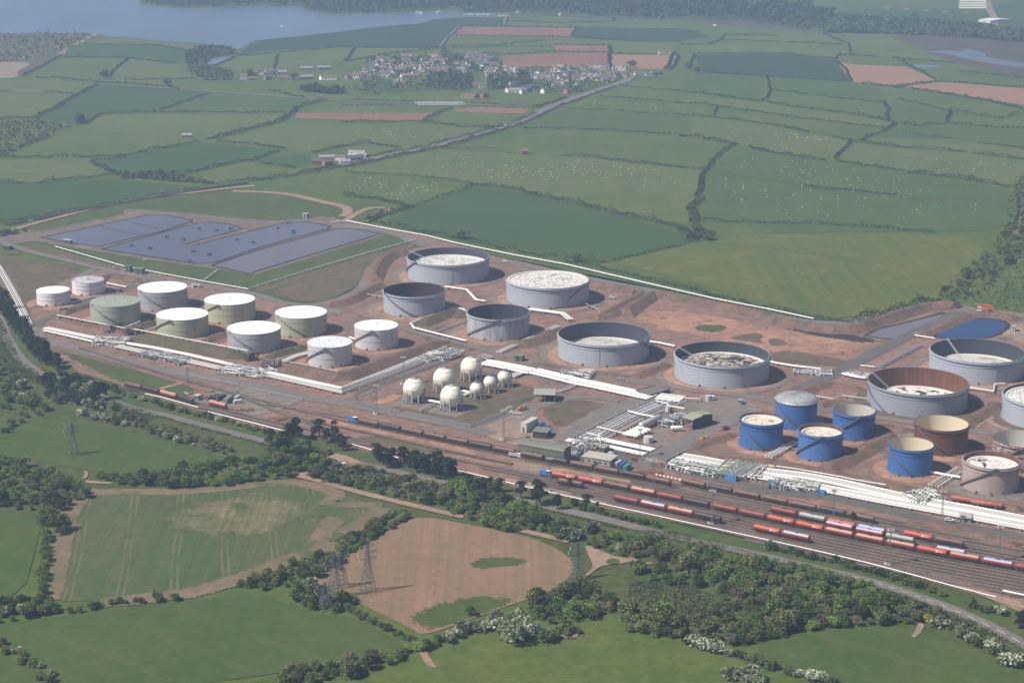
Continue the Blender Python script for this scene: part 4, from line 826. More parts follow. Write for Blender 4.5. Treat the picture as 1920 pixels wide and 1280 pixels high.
sphere(1515, 490, 635, 90, 'small cream gas sphere at the far right of the compound', 20, small=True); sphere(1322, 560, 715, 91, 'small cream gas sphere, middle of the three small ones', 20, small=True); sphere(1133, 650, 795, 91, 'small cream gas sphere nearest the big front sphere', 20, small=True)
# ------------------------------------------------------------------ pipes
PW2 = paint('pipe_lagging', (.52, .49, .45), .5, (.34, .29, .24), .5, sc_=.12); PW = paint('pipe_white', (.82, .80, .77), .5, (.42, .36, .30), .4, sc_=.12); PG = paint('pipe_grey', (.42, .43, .45), .5, (.25, .2, .17), .5); PGR = paint('pipe_green', (.50, .56, .40), .5); PY = paint('pipe_yellow', (.72, .68, .40), .5)
CONC = paint('concrete', (.34, .31, .27), .9, (.2, .17, .14), .5)
def pipes(s, n, sp, r, label, h=1.0, mats=(PW,), ends=0, stag=0, cat='pipeline', sleeper=True, name='pipeline', group=None, sm=0):
    p = [G(a, b, 0) for a, b in px(s)]
    if sm: p = chaikin(p, sm, False)
    c = p[0]; root = empty(name, (c.x, c.y, .6)); tag(root, label, cat, group); Q = [v - c for v in p]; rr_ = random.Random(int(c.x * 7))
    for k in range(n):
        off = (k - (n - 1) / 2) * sp; q = offset_path(Q, off)
        mb = MB(); rr = r * rr_.choice((.7, .85, 1, 1.15)) if n > 3 else r; mb.tube([(v.x, v.y, h + rr) for v in q], rr, 6); mb.build('pipe', rr_.choice(mats + (PW, PW2)) if n > 3 and mats == (PW,) else rr_.choice(mats), root, True)
    if sleeper:
        me = None; tot = sum((Q[i + 1] - Q[i]).length for i in range(len(Q) - 1)); step = max(12, tot / 90)
        for i in range(len(Q) - 1):
            a, b = Q[i], Q[i + 1]; L = (b - a).length; d = (b - a).normalized(); t = 3
            while t < L:
                m_ = a + d * t; t += step
                if me is None: mb = MB(); mb.box((0, 0, h / 2 - .1), (.4, n * sp + 1.0, h - .05)); o = mb.build('support', CONC, root); me = o.data
                else: o = bpy.data.objects.new('support', me); COL.objects.link(o); o.parent = root
                o.location = (m_.x, m_.y, 0); o.rotation_euler = (0, 0, math.atan2(d.y, d.x))
    return root
PP = 'the '
pipes('P -40,455 0,507 30,560 56,613', 4, 1.5, .45, 'bundle of white pipes running down the left edge beside the trees'); pipes('P -40,520 0,556 20,583 46,616', 6, 1.7, .4, 'lower bundle of white pipes at the left edge, partly shaded by pines')
pipes('D 340,955 650,1020 800,1050', 4, 1.6, .42, 'white pipes starting at the left corner below the first tanks'); pipes('D 330,975 640,1045 700,1060', 2, 1.4, .42, 'pair of white pipes outermost at the left corner')
pipes('H 880,212 1100,262 1300,300 1650,378 1930,440 I 100,272 645,398 1000,262 1280,150 1500,70', 5, 1.5, .5, 'long bed of white pipes bending round the corner of the left tank bund'); pipes('H 900,185 1150,225 1400,275 1700,345 I 80,250 640,370 980,240 1300,110 1420,65', 3, 1.6, .5, 'inner row of white pipes hugging the foot of the left bund')
pipes('Q 1230,322 1400,348 1700,408 1900,452 F 160,1040 480,1118 640,1150 1050,1238', 9, 1.55, .48, 'wide bed of white pipes behind the gas spheres'); pipes('J 1095,270 1280,292', 8, 1.9, .6, 'short wide bed of white pipes just past the road bridge')
pipes('J 1255,290 900,440 600,600', 6, 2.3, .45, 'diagonal white pipe rack, right half, running to the loading shed', mats=(PW, PW, PG)); pipes('J 1170,275 850,415 520,585', 6, 2.3, .38, 'diagonal grey and white pipe rack, left half, running to the loading shed', mats=(PG, PW, PG))
pipes('J 630,590 1118,690', 3, 1.9, .65, 'white pipes passing behind the white flat roofed building'); pipes('J 720,650 1060,722', 4, 1.7, .6, 'white pipes in front of the parked cars, ending at the bridge'); pipes('J 412,600 520,622', 3, 1.8, .6, 'short white pipes by the loading shed')
pipes('J 1200,715 1390,745 K 0,442 250,470 500,515 960,620 1100,650 1500,720 1960,810', 7, 1.6, .55, 'upper half of the widest white pipe bed below the blue tanks'); pipes('J 1160,745 1400,795 K 0,480 440,570 900,660 1400,750 1960,855', 7, 1.6, .55, 'lower half of the widest white pipe bed beside the asphalt road')
pipes('K 60,412 200,432 560,495 620,510 880,553', 1, 1, .35, 'single raised white pipe along the foot of the blue tank bund', h=2.4)
pipes('E 560,78 680,68 1000,130 1280,180 1500,235 1920,322 F 400,235 1000,375 1500,490 1920,572 G 340,244', 2, 1.2, .32, 'long twin white pipeline along the northern edge of the farm')
pipes('D 415,343 930,490 1080,520 1500,600 1860,663 E 0,560 400,437 800,320 1200,208', 1, 1, .42, 'thin white pipe crossing the grass below the lagoons'); pipes('D 1520,602 1630,520', 1, 1, .4, 'short white pipe branching to the lagoon edge'); pipes('D 845,500 885,485', 1, 1, .4, 'tiny white pipe stub near the green sheds')
pipes('E 1420,570 1580,592 1650,668 1720,680', 2, 1.3, .5, 'pair of white pipes stepping down behind the brown open tank', h=1.5); pipes('E 1590,790 1555,740 1500,728 1380,762 1160,845 1185,880 1575,978', 2, 1.2, .45, 'white pipe loop enclosing the grassy bund in the centre', h=1.5)
pipes('E 1585,822 1500,850 1320,912', 2, 1.6, .4, 'grey pipes leaving the streaky tank', mats=(PG,)); pipes('F 130,578 380,612 440,660', 3, 2.0, .5, 'three white pipes stepping over a bund behind the streaky tank', h=1.5); pipes('F -100,900 0,855 180,775 350,700', 3, 1.9, .5, 'white pipes climbing the bund to the big middle tank')
pipes('F 1020,818 1100,828 1220,855', 2, 1.3, .55, 'white pipes between the two big open tanks'); pipes('G 0,562 40,577 190,602 400,626', 2, 1.4, .5, 'white pipes leading to the pile of pipework by the orange soil'); pipes('G 1470,768 1690,800 1700,745 1775,742', 1, 1, .6, 'white pipe stepping up to the tank at the right edge', h=1.5)
pipes('G 830,605 1140,443', 3, 1.6, .4, 'grey pipe rack behind the rusty tank', mats=(PG,)); pipes('G 560,660 640,680 720,695 750,660', 3, 1.4, .6, 'white pipes and bend beside the rusty tank'); pipes('G 690,598 800,610', 1, 1, .45, 'short white pipe behind the rusty tank'); pipes('G 1100,372 1250,395', 1, 1, .5, 'short white pipe beside the blue pond')
pipes('K 0,330 130,255 218,215', 3, 2.0, .5, 'three white pipes joining two blue tanks'); pipes('K 1235,545 1350,470 1450,410', 4, 2.0, .5, 'white pipes running up to the pinkish tank'); pipes('K 1200,440 1320,465 1440,485', 1, 1, .8, 'fat white pipe from the deep blue tank'); pipes('K 75,240 140,245', 1, 1, .7, 'short fat white pipe by the leftmost blue tank')
pipes('Q 450,850 600,880 710,905', 2, 1.4, .55, 'white pipes between the two front gas spheres'); pipes('Q 940,720 1050,745 960,780', 3, 1.2, .5, 'white pipes between the big and small gas spheres'); pipes('Q 1620,520 1750,465 1920,400', 4, 1.4, .45, 'white pipes leaving the small gas spheres'); pipes('Q 350,1000 550,900', 1, 1, .5, 'grey pipe crossing the concrete apron', mats=(PG,))
pipes('J 330,235 400,215 510,165', 3, 1.5, .4, 'pipe rack running to the small canopy', mats=(PG, PW)); pipes('J 0,125 155,65', 3, 1.5, .5, 'white pipe stub crossing the bed near the spheres'); pipes('J 1220,290 1400,300 1440,280', 1, 1, .35, 'thin white pipe to the small upright tanks', h=2)
pipes('J 1160,420 1160,372 1290,395', 2, 1.2, .35, 'raised white pipes beside the green canopy', h=4); pipes('J 870,405 960,430 1100,455', 1, 1, .6, 'white pipe crossing over the diagonal rack', h=3); pipes('J 640,518 850,568', 1, 1, .4, 'thin white pipe leading to the cream vessels', h=2.5); pipes('J 1075,325 1180,352', 1, 1, .35, 'thin white pipe bridging the diagonal rack', h=3)
pipes('D 920,965 1050,915 1045,905', 1, 1, .8, 'fat white pipe leaving the green tank'); pipes('D 1055,985 1180,950', 2, 1.5, .5, 'grey pipes entering the olive tank compound', mats=(PG,)); pipes('E 205,1130 300,1090 395,1065', 3, 1.7, .6, 'white pipes leaving the lilac roofed tank'); pipes('E 700,950 745,965', 1, 1, .8, 'white pipe joining the two pale tanks'); pipes('D 530,770 700,720', 1, 1, .5, 'white pipe beside the leftmost small tanks'); pipes('D 800,620 950,650', 1, 1, .6, 'white pipe behind the stained roof tank')
pipes('I 660,770 760,795 990,870 1250,930 1640,1010 1920,1082 S 230,535 800,665 1920,910 K 0,946 480,1052 960,1172 1360,1285 V 1690,846', 1, 1, .32, 'long single white pipe along the south side of the railway', h=.6, sm=1); pipes('H 1090,565 1200,588 1490,668', 1, 1, .35, 'white pipe beside the short left train', h=.4); pipes('H 1560,700 1920,790 I 240,692 320,712', 1, 1, .4, 'white pipe along the left sidings', h=.4); pipes('V 1745,795 1960,840', 1, 1, .5, 'short white pipe at the lower right corner', h=.6)
pipes('E 160,1148 620,1240 700,1213', 1, 1, .3, 'dark pipe along the crest of the corner bund', mats=(PG,), h=4.6); pipes('D 1000,1003 1400,1080 1860,1168', 1, 1, .35, 'white capping pipe along the crest of the middle bund', h=5.2); pipes('D 430,884 700,938 980,992', 1, 1, .35, 'white capping pipe along the crest of the first bund', h=3.8)
pipes('W 1000,170 1240,225 1600,300', 1, 1, .16, 'thin pale pipe beside the upper sidings', h=.4, mats=(PG,)); pipes('W 330,30 560,75 880,140', 1, 1, .16, 'thin pale pipe along the upper left track', h=.4, mats=(PG,))
pipes('G 360,835 480,855 555,830 700,850 775,852', 1, 1, .25, 'thin foam pipe stepping across the dirt by the blue dome tank', h=1.8); pipes('E 830,625 880,638 960,650', 1, 1, .25, 'thin grey foam pipe behind the brown open tank', mats=(PG,), h=2); pipes('F 430,470 440,510 520,525 590,560 640,580 665,620', 1, 1, .25, 'thin foam pipe by the wide wrinkled roof tank', mats=(PG,), h=2)
# manifolds
def manifold(s0, s1, wd, label, n=40, seed=1, mats=(PW, PW, PG), blue=False, h=2.5, cols=None):
    a, b = g1(s0), g1(s1); L = (b - a).length; d = (b - a).normalized(); ang = math.atan2(d.y, d.x); q = random.Random(seed)
    root = empty('pipe_manifold', (a.x, a.y, .55), ang); tag(root, label, 'pipe manifold')
    for k in range(n):
        mb = MB(); x = q.uniform(0, L); y = q.uniform(-wd / 2, wd / 2); z = q.choice((.8, 1.4, h, h * 1.2)); r = q.choice((.22, .3, .42))
        if q.random() < .55: y0, y1 = sorted((q.uniform(-wd / 2, 0), q.uniform(0, wd / 2))); mb.tube([(x, y0, .1), (x, y0, z), (x, y1, z), (x, y1, .1)], r, 6)
        else: x1 = min(L, x + q.uniform(4, 14)); mb.tube([(x, y, .1), (x, y, z), (x1, y, z), (x1, y + q.choice((-2, 2)), z), (x1, y + 2, .2)], r, 6)
        mb.build('pipe', q.choice(mats), root, True)
    for k in range(min(n // 2, 40)):
        mb = MB(); x = q.uniform(0, L); y = q.uniform(-wd / 2, wd / 2) if not blue else -wd / 2 + q.uniform(0, wd * .3); mb.lathe([(.5, .5), (.65, .9), (.5, 1.4), (.15, 1.5), (.15, 2.1)], 8, (x, y, 0), flip=True); mb.tube([(x - .6, y, 1), (x + .6, y, 1)], .45, 8); mb.lathe([(.5, 2.1), (.5, 2.2)], 8, (x, y, 0), flip=True); mb.build('valve', q.choice(cols or (PG, DK, PW)), root)
    mb = MB()
    for y in (-wd * .2, wd * .3):
        mb.box((L / 2, y, h + .6), (L * .9, .9, .08))
        for o in (-.5, .5): mb.tube([(L * .05, y + o, h + 1.6), (L * .95, y + o, h + 1.6)], .05, 3)
        x = L * .05
        while x < L * .95: mb.tube([(x, y - .5, 0), (x, y - .5, h + 1.6)], .07, 3); mb.tube([(x, y + .5, 0), (x, y + .5, h + 1.6)], .07, 3); x += 3
    mb.build('walkway', STEEL, root); return root
NAVY = paint('valve_blue', (.08, .13, .25), .5)
manifold('D 700,1055', 'D 960,1060', 22, 'tangle of white pipes in front of the green tank', 55, 1, h=3); manifold('D 1060,1140', 'D 1400,1215', 14, 'grey and blue valve manifold halfway along the left pipe bed', 60, 2, (PG, PG, PW), True, cols=(NAVY, DK, PG)); manifold('H 1640,375', 'H 1930,420', 18, 'white pipe manifold in front of the light grey ribbed tank', 50, 3)
manifold('I 0,250', 'I 130,230', 14, 'white pipe cluster at the bund gateway by the ribbed tank', 30, 4); manifold('Q 370,290', 'Q 780,170', 14, 'white pipe manifold at the end of the corner pipe bed', 55, 5, h=3); manifold('F 350,1050', 'F 600,1070', 14, 'white pump skid beside the big middle tank', 34, 6, h=3); manifold('G 190,640', 'G 480,650', 12, 'heap of grey and white pipework by the orange soil', 70, 7, (PG, PW, PG), h=1.6)
manifold('J 1180,775', 'J 1560,840', 16, 'dense blue and white valve manifold under the bridge end of the pipe bed', 90, 8, (PW, PG, PGR, PW), True, cols=(NAVY, DK, PW, PGR)); manifold('J 1560,800', 'K 0,450', 26, 'pale green and white pipe manifold above the blue box', 80, 9, (PW, PGR, PY, PG), cols=(PW, PGR, DK)); manifold('K 10,520', 'K 380,560', 14, 'white valve manifold beside the two blue machines', 60, 10, (PW, PG, PGR), True, cols=(NAVY, DK, PW))
manifold('K 1050,640', 'K 1260,610', 17, 'white and green pipe manifold on the bed below the pinkish tank', 50, 11, (PW, PGR, PW), h=3); manifold('J 1120,500', 'J 1290,430', 12, 'grey pump pipework beside the green canopy', 46, 12, (PG, PW, PG), h=3.5); manifold('J 390,720', 'J 640,610', 12, 'raised white pipe bridge beside the green loading shed', 60, 13, (PW, PG, PW), h=6); manifold('Q 640,290', 'Q 960,190', 8, 'grey pipework behind the gas spheres', 24, 14, (PG, PW)); manifold('Q 1180,240', 'Q 1340,290', 7, 'grey and red valve group behind the tallest sphere', 16, 15, (PG, PW), cols=(paint('valve_red', (.4, .06, .04), .5), DK)); RSTM = paint('rust_steel', (.13, .075, .055), .8, (.05, .04, .035), .6)
for s0_, s1_, lb_ in (('D 780,985', 'D 925,955', 'rusty steel platform at the bund gateway beside the green tank'), ('D 930,1000', 'D 1050,985', 'second rusty platform right of the green tank gateway'), ('D 1840,1195', 'D 1925,1180', 'rusty steel platform at the bund gateway beside the ribbed tank'), ('I 20,210', 'I 190,205', 'rusty steel platform left of the lilac roofed tank')): manifold(s0_, s1_, 6, lb_, 16, len(lb_), (RSTM, DK, RSTM), h=5, cols=(RSTM, DK))
manifold('D 1420,635', 'D 1500,640', 5, 'small white valve group behind the grey white roofed tank', 9, 16); manifold('G 600,650', 'G 720,680', 6, 'white valve group beside the rusty tank', 9, 17)
for i, s in enumerate(['J 1560,880 J 1720,790', 'J 1640,890 J 1790,800', 'J 1700,900 J 1850,810']): pipes(s, 4, 1.6, .4, 'pale green cross pipes over the pipe bed, %s set from the blue box' % ORD[i], h=3.2, mats=(PGR, PW, PG), sleeper=False)
for i, s in enumerate(['K 1080,680 K 1180,590', 'K 1140,690 K 1230,600']): pipes(s, 3, 1.8, .4, 'slanting white cross pipes below the pinkish tank, %s set' % ORD[i], h=3.2, mats=(PGR, PW), sleeper=False)
# ------------------------------------------------------------------ industrial buildings
def gangle(s):
    a, b = gp(s)[:2]; d = b - a; return a, b, d.length, math.atan2(d.y, d.x)
GLS = paint('window_glass', (.03, .04, .05), .15)
def shed(s, depth, h, label, wall, roof, kind='gable', cat='building', name='industrial_building', open_front=False, doors=1, wins=4, rise=1.5, over=.5, group=None, z=.55):
    a, b, L, ang = gangle(s); root = empty(name, (a.x, a.y, z), ang); tag(root, label, cat, group)
    mb = MB(); t = .25
    if open_front:
        mb.box((L / 2, depth - t / 2, h / 2), (L, t, h)); mb.box((L - t / 2, depth / 2, h / 2), (t, depth - 2 * t, h))
        if open_front == 2: mb.box((t / 2, depth / 2, h / 2), (t, depth - 2 * t, h)); mb.box((L / 2, t / 2, h * .72), (L, t, h * .56))
    else: mb.box((L / 2, depth / 2, h / 2), (L, depth, h))
    if kind == 'gable' and not open_front:
        for x in (0, L): mb.add([(x, 0, h), (x, depth, h), (x, depth / 2, h + rise)], [(0, 1, 2)])
    mb.build('wall', wall, root)
    if open_front:
        k = 0; n = max(2, int(L / 6))
        for i in range(n + 1):
            mb = MB(); mb.box((i * L / n, .1, h / 2), (.35, .35, h)); mb.build('column', STEEL, root)
    mb = MB(); o = over
    if kind == 'gable': mb.add([(-o, -o, h - .1), (L + o, -o, h - .1), (L + o, depth / 2, h + rise + .15), (-o, depth / 2, h + rise + .15), (L + o, depth + o, h - .1), (-o, depth + o, h - .1)], [(0, 1, 2, 3), (3, 2, 4, 5)])
    elif kind == 'barrel':
        n = 9; vs = [(x, depth / 2 - (depth / 2 + o) * math.cos(math.pi * i / n), h + rise * math.sin(math.pi * i / n)) for x in (-o, L + o) for i in range(n + 1)]; mb.add(vs, [(i, n + 1 + i, n + 2 + i, i + 1) for i in range(n)]); mb.add([vs[i] for i in range(n + 1)], [tuple(range(n + 1))]); mb.add([vs[n + 1 + i] for i in range(n + 1)], [tuple(range(n, -1, -1))])
    else: mb.box((L / 2, depth / 2, h + .18), (L + 2 * o, depth + 2 * o, .3))
    mb.build('roof', roof, root)
    for i in range(doors): mb = MB(); mb.box((L * (i + .5) / max(doors, 1), -.02, 1.2 * min(h / 3, 1.4)), (min(2.6, L * .3), .1, 2.4 * min(h / 3, 1.4))); mb.build('door', DK, root)
    for i in range(wins): mb = MB(); mb.box((L * (i + .22) / wins, -.03, h * .62), (min(1.5, L * .12), .1, min(1.1, h * .3))); mb.build('window', GLS, root)
    return root
def corr(name, c, d, axis='x'):
    if name in MATS: return MATS[name]
    m, n, l, b = newmat(name); O = obj(n); wv = n.new('ShaderNodeTexWave'); wv.bands_direction = axis.upper(); wv.inputs['Scale'].default_value = .35; l.new(O, wv.inputs['Vector'])
    col = mix(n, l, ramp(n, l, noise(n, l, O, .3, 6, .7), .42, .7), c, d); l.new(mix(n, l, ramp(n, l, wv.outputs['Fac'], .75, .95), col, mix(n, l, .35, col, (.01, .01, .01))), b.inputs['Base Color']); b.inputs['Roughness'].default_value = .7; MATS[name] = m; return m
GW = corr('clad_green', (.17, .175, .125), (.11, .115, .085)); GRR = corr('roof_green_grey', (.20, .215, .165), (.15, .16, .125)); OLR = corr('roof_olive', (.36, .35, .23), (.28, .28, .19)); WR2 = corr('roof_grey_white', (.50, .48, .42), (.40, .38, .34)); DGW = corr('clad_dark', (.09, .10, .095), (.06, .065, .06)); WW = corr('clad_white', (.60, .58, .54), (.42, .40, .36))
shed('J 45,706 385,765', 10, 8.0, 'long green loading shed with barrel roof astride the rusty wagons', GW, GRR, 'barrel', open_front=2, doors=0, wins=0, rise=1.8)
shed('J 525,772 735,806', 11, 5.5, 'white flat roofed building beside the coloured containers', CONC, WR2, 'flat', doors=1, wins=5); shed('J 648,690 690,698', 7, 4.5, 'small olive roofed hut behind the flat roofed building', GW, OLR, 'flat', doors=1, wins=1)
shed('J 1275,490 1350,512', 20, 7, 'open sided canopy with olive roof on the gravel yard', DGW, OLR, 'gable', open_front=True, doors=0, wins=0, rise=1.2); shed('J 165,300 320,305', 14, 5.5, 'open canopy with pale green roof by the loop road', DGW, corr('roof_pale_green', (.33, .35, .30), (.27, .29, .25)), 'gable', open_front=True, doors=0, wins=0, rise=2)
shed('J 66,524 108,532', 15, 6.0, 'tall white box building on the sandy yard', WW, WW, 'flat', doors=1, wins=0, over=.1); shed('J 155,568 262,578', 10, 4.2, 'dark green shed beside the tall white box building', DGW, GRR, 'flat', doors=3, wins=0)
shed('K 1440,800 1520,806', 8, 2.6, 'small grey control hut beside the widest pipe bed', paint('hut_grey', (.3, .3, .3), .7), WR2, 'flat', doors=1, wins=3); shed('U 1470,315 1520,320', 4, 2.8, 'small blue hut alone on the gravel yard', paint('hut_blue', (.24, .33, .40), .6), paint('hut_blue', 0), 'flat', doors=1, wins=0)
shed('Q 1650,282 1760,292', 6, 4, 'green shed behind the spheres with a dark chimney', paint('shed_green', (.14, .18, .13), .8), GRR, 'flat', doors=1, wins=0); shed('D 940,520 975,526', 4, 5, 'left of two green pump sheds under the lagoon', paint('pump_green', (.10, .14, .14), .7), paint('pump_green', 0), 'flat', wins=0); shed('D 1010,535 1065,542', 4.5, 4.5, 'right of two green pump sheds under the lagoon', paint('pump_green', 0), GRR, 'flat', wins=0)
shed('D 450,828 478,832', 4, 3.5, 'small dark hut on the lane below the leftmost tank', DGW, GRR, 'flat', wins=0); shed('D 470,305 525,315', 3, 3.2, 'small dark hut on the bank of the left lagoon', DGW, WR2, 'flat', wins=0); shed('D 870,672 895,676', 3, 2.6, 'tiny green hut beside the stained roof tank', paint('pump_green', 0), GRR, 'flat', wins=0)
shed('W 380,305 428,312', 4, 3, 'small grey cabin at the left end of the depot', paint('hut_grey', 0), WR2, 'flat', wins=1); shed('E 350,36 380,40', 4, 4, 'small blue pump house on the track above the lagoons', paint('hut_blue', 0), WR2, 'flat', wins=0)
shed('D 20,350 70,356', 5, 3, 'small dark hut at the far left junction', DGW, GRR, 'flat', wins=0); shed('G 1825,330 1850,333', 4, 4, 'small pale hut behind the blue pond', WW, WR2, 'flat', wins=0)
# containers
def container(c, L=6.06, H_=2.6):
    def f():
        root = empty('shipping_container'); m = corr('cont_' + c, *CC[c]); mb = MB(); mb.box((0, 0, H_ / 2 + .1), (L, 2.44, H_)); mb.build('body', m, root)
        mb = MB(); [mb.box((x, y, H_ / 2 + .1), (.16, .16, H_ + .12)) for x in (-L / 2, L / 2) for y in (-1.22, 1.22)]; [mb.box((0, y, z), (L, .12, .14)) for y in (-1.24, 1.24) for z in (.12, H_ + .1)]; mb.build('frame', m, root)
        for y in (-.6, .6): mb = MB(); mb.box((-L / 2 - .04, y, H_ / 2 + .1), (.06, 1.1, H_ - .3)); dd = mb.build('door', m, root); mb = MB(); mb.tube([(-L / 2 - .1, y, .3), (-L / 2 - .1, y, H_ - .1)], .03, 4); mb.build('lock_bar', STEEL, dd)
        return root
    return f
CC = dict(white=((.58, .57, .53), (.4, .36, .3)), blue=((.04, .10, .33), (.04, .07, .2)), green=((.08, .30, .24), (.06, .2, .16)), red=((.30, .08, .05), (.2, .06, .05)), dkgreen=((.06, .11, .10), (.09, .1, .09)), grey=((.25, .25, .24), (.2, .19, .17)), skyblue=((.07, .24, .50), (.06, .18, .4)))
def cont(s, c, label, sc_=1, L=6.06, ang=None, H_=2.6):
    a = g1(s); t = ang if ang is not None else YA
    spawn('cont_%s_%s' % (c, L), container(c, L, H_), (a.x, a.y, .6), t, sc_, label, 'shipping containers in the yard', 'container')
_a, _b, _l, YA = gangle('J 1100,880 1700,1000'); YP = YA + math.pi / 2
cont('J 790,786', 'white', 'white container, left of the three coloured ones', 1.15, ang=YP, H_=3); cont('J 828,796', 'blue', 'dark blue container between a white and a green one', 1.1, ang=YP, H_=3); cont('J 862,806', 'green', 'sea green container beside the dark blue one', 1.0, ang=YP, H_=3)
cont('J 222,492', 'blue', 'blue container behind the dark green shed', .9, ang=YP); cont('J 262,502', 'blue', 'dark blue box right of the shed roof', .8, ang=YA); cont('J 1643,884', 'skyblue', 'bright sky blue box below the pale green manifold', 1.25, ang=YA); cont('J 190,560', 'blue', 'small blue box in front of the dark green shed', .6, ang=YP)
cont('K 395,590', 'skyblue', 'bright blue machine cabin at the end of the manifold', .9, ang=YA); cont('K 25,510', 'skyblue', 'left of two pale blue machine boxes', .7, ang=YA); cont('K 50,515', 'skyblue', 'right of two pale blue machine boxes', .7, ang=YA)
cont('W 570,300', 'red', 'rusty red container in the depot row', 1, ang=YP); cont('W 622,296', 'dkgreen', 'dark green container beside the red one', 1.1, ang=YP); cont('W 682,300', 'dkgreen', 'darkest green container in the depot row', 1.1, L=7.5, ang=YP); cont('W 770,325', 'grey', 'long grey container in the depot', 1.2, L=9, ang=YP + .3); cont('W 870,305', 'white', 'white cabin at the right end of the depot', .9, ang=YP + .2)
# horizontal vessels
def vessel(s, L, r, label, m, ang, cat='pressure vessel', group=None, legs=True):
    a = g1(s); root = empty('horizontal_vessel', (a.x, a.y, .6), ang); tag(root, label, cat, group); mb = MB(); z = r + 1.2
    mb.lathe([(.02, -L / 2 - r * .5), (r * .6, -L / 2 - r * .38), (r * .92, -L / 2 - r * .15), (r, -L / 2), (r, L / 2), (r * .92, L / 2 + r * .15), (r * .6, L / 2 + r * .38), (.02, L / 2 + r * .5)], 18, (0, 0, z), 'x', True); mb.build('vessel', m, root, True)
    for x in (-L * .3, L * .3): mb = MB(); mb.box((x, 0, .7), (.5, r * 1.7, 1.6)); mb.build('saddle', CONC, root)
    mb = MB(); mb.tube([(0, 0, z + r - .1), (0, 0, z + r + .7)], .2, 6); mb.build('nozzle', m, root)
for i in range(5): vessel('J %f,%f' % (890 + i * 24, 572 - i * 11), 10, 1.15, 'cream horizontal vessel, %s from the left of five' % ORD[i], CRM, YA, group='row of cream vessels')
vessel('J 1035,480', 22, 2.0, 'long silver horizontal vessel behind the cream ones', paint('vessel_silver', (.55, .55, .56), .4, metal=.2), gangle('J 970,510 1100,450')[3], cat='pressure vessel'); vessel('U 550,720', 7, 1.3, 'short white vessel in front of the green canopy', PW, YA + .6)
for i, s in enumerate(['K 1490,665', 'K 1640,695']): vessel(s, 17, 1.5, 'rusty red horizontal vessel with pale top, %s of the pair' % ('left' if i == 0 else 'right'), paint('vessel_red', (.33, .10, .06), .6, (.45, .3, .22), .6), YA + .12, group='pair of red vessels')
# vehicles
def car(c):
    def f():
        root = empty('car'); m = paint('car_' + c, CARC[c], .25, spec=.6, amt=.1); mb = MB()
        mb.add([(-2.1, -.85, .35), (2.1, -.85, .35), (2.1, .85, .35), (-2.1, .85, .35), (-2.1, -.85, .95), (2.1, -.85, .8), (2.1, .85, .8), (-2.1, .85, .95), (-1.9, -.85, 1.0), (1.0, -.85, .98), (1.0, .85, .98), (-1.9, .85, 1.0)], [(0, 3, 2, 1), (0, 1, 5, 9, 8, 4), (2, 3, 7, 11, 10, 6), (1, 2, 6, 5), (0, 4, 7, 3), (4, 8, 11, 7), (8, 9, 10, 11), (9, 5, 6, 10)]); mb.build('body', m, root)
        mb = MB(); mb.add([(-1.85, -.82, .95), (1.0, -.82, .95), (1.0, .82, .95), (-1.85, .82, .95), (-1.4, -.65, 1.45), (.3, -.65, 1.45), (.3, .65, 1.45), (-1.4, .65, 1.45)], [(0, 1, 5, 4), (1, 2, 6, 5), (2, 3, 7, 6), (3, 0, 4, 7)]); mb.build('window', GLS, root)
        mb = MB(); mb.box((-.55, 0, 1.47), (1.75, 1.34, .06)); mb.build('roof', m, root)
        for x in (-1.35, 1.35):
            for y in (-.82, .82): mb = MB(); mb.tube([(x, y - .1, .33), (x, y + .1, .33)], .33, 10); mb.build('wheel', DK, root)
        return root
    return f
CARC = dict(white=(.75, .75, .75), red=(.45, .05, .03), silver=(.42, .43, .45), dark=(.06, .07, .09), yellow=(.55, .33, .03))
def put_car(s, c, label, ang=0, sc_=1.15, z=.95, cat='car'): a = g1(s); spawn('car_' + c, car(c), (a.x, a.y, z), ang, sc_, label, None, cat)
put_car('E 1868,370', 'white', 'white car on the lane behind the farthest open tank', -.5); put_car('F 750,482', 'white', 'white car parked in the wide wrinkled tank compound', -.4); put_car('D 233,150', 'white', 'white car beside the dark bush at the far left', .4); put_car('H 318,382', 'red', 'red car on the public road by the pines', -1.0)
put_car('F 815,1092', 'silver', 'silver car on the grey lane below the middle tanks', -.3); put_car('J 925,738', 'red', 'red car on the asphalt yard', -.3); put_car('J 5,388', 'white', 'left of two white cars by the sandy yard', -.2); put_car('J 38,395', 'white', 'right of two white cars by the sandy yard', -.2); put_car('K 1360,796', 'white', 'white pickup car beside the small grey control hut', -.3); put_car('B 925,705', 'white', 'white car on the straight road to the village', .7, 1.5)
for i in range(5): put_car('J %d,%d' % (712 + i * 14, 686 + i * 4), ['white', 'dark', 'white', 'silver', 'dark'][i], '%s car in the row behind the flat roofed building, %s from the left' % (['white', 'dark', 'white', 'silver', 'dark'][i], ORD[i]), YP)
put_car('J 1600,505', 'red', 'red van on the road edge by the first blue tank', .7, 1.4, cat='van'); put_car('H 982,270', 'red', 'tiny red vehicle beside the left manifold', 0, .9); put_car('K 730,790' if False else 'A 1700,1213', 'white', 'white vehicle on the bank above the lagoons', .2, 1.2)
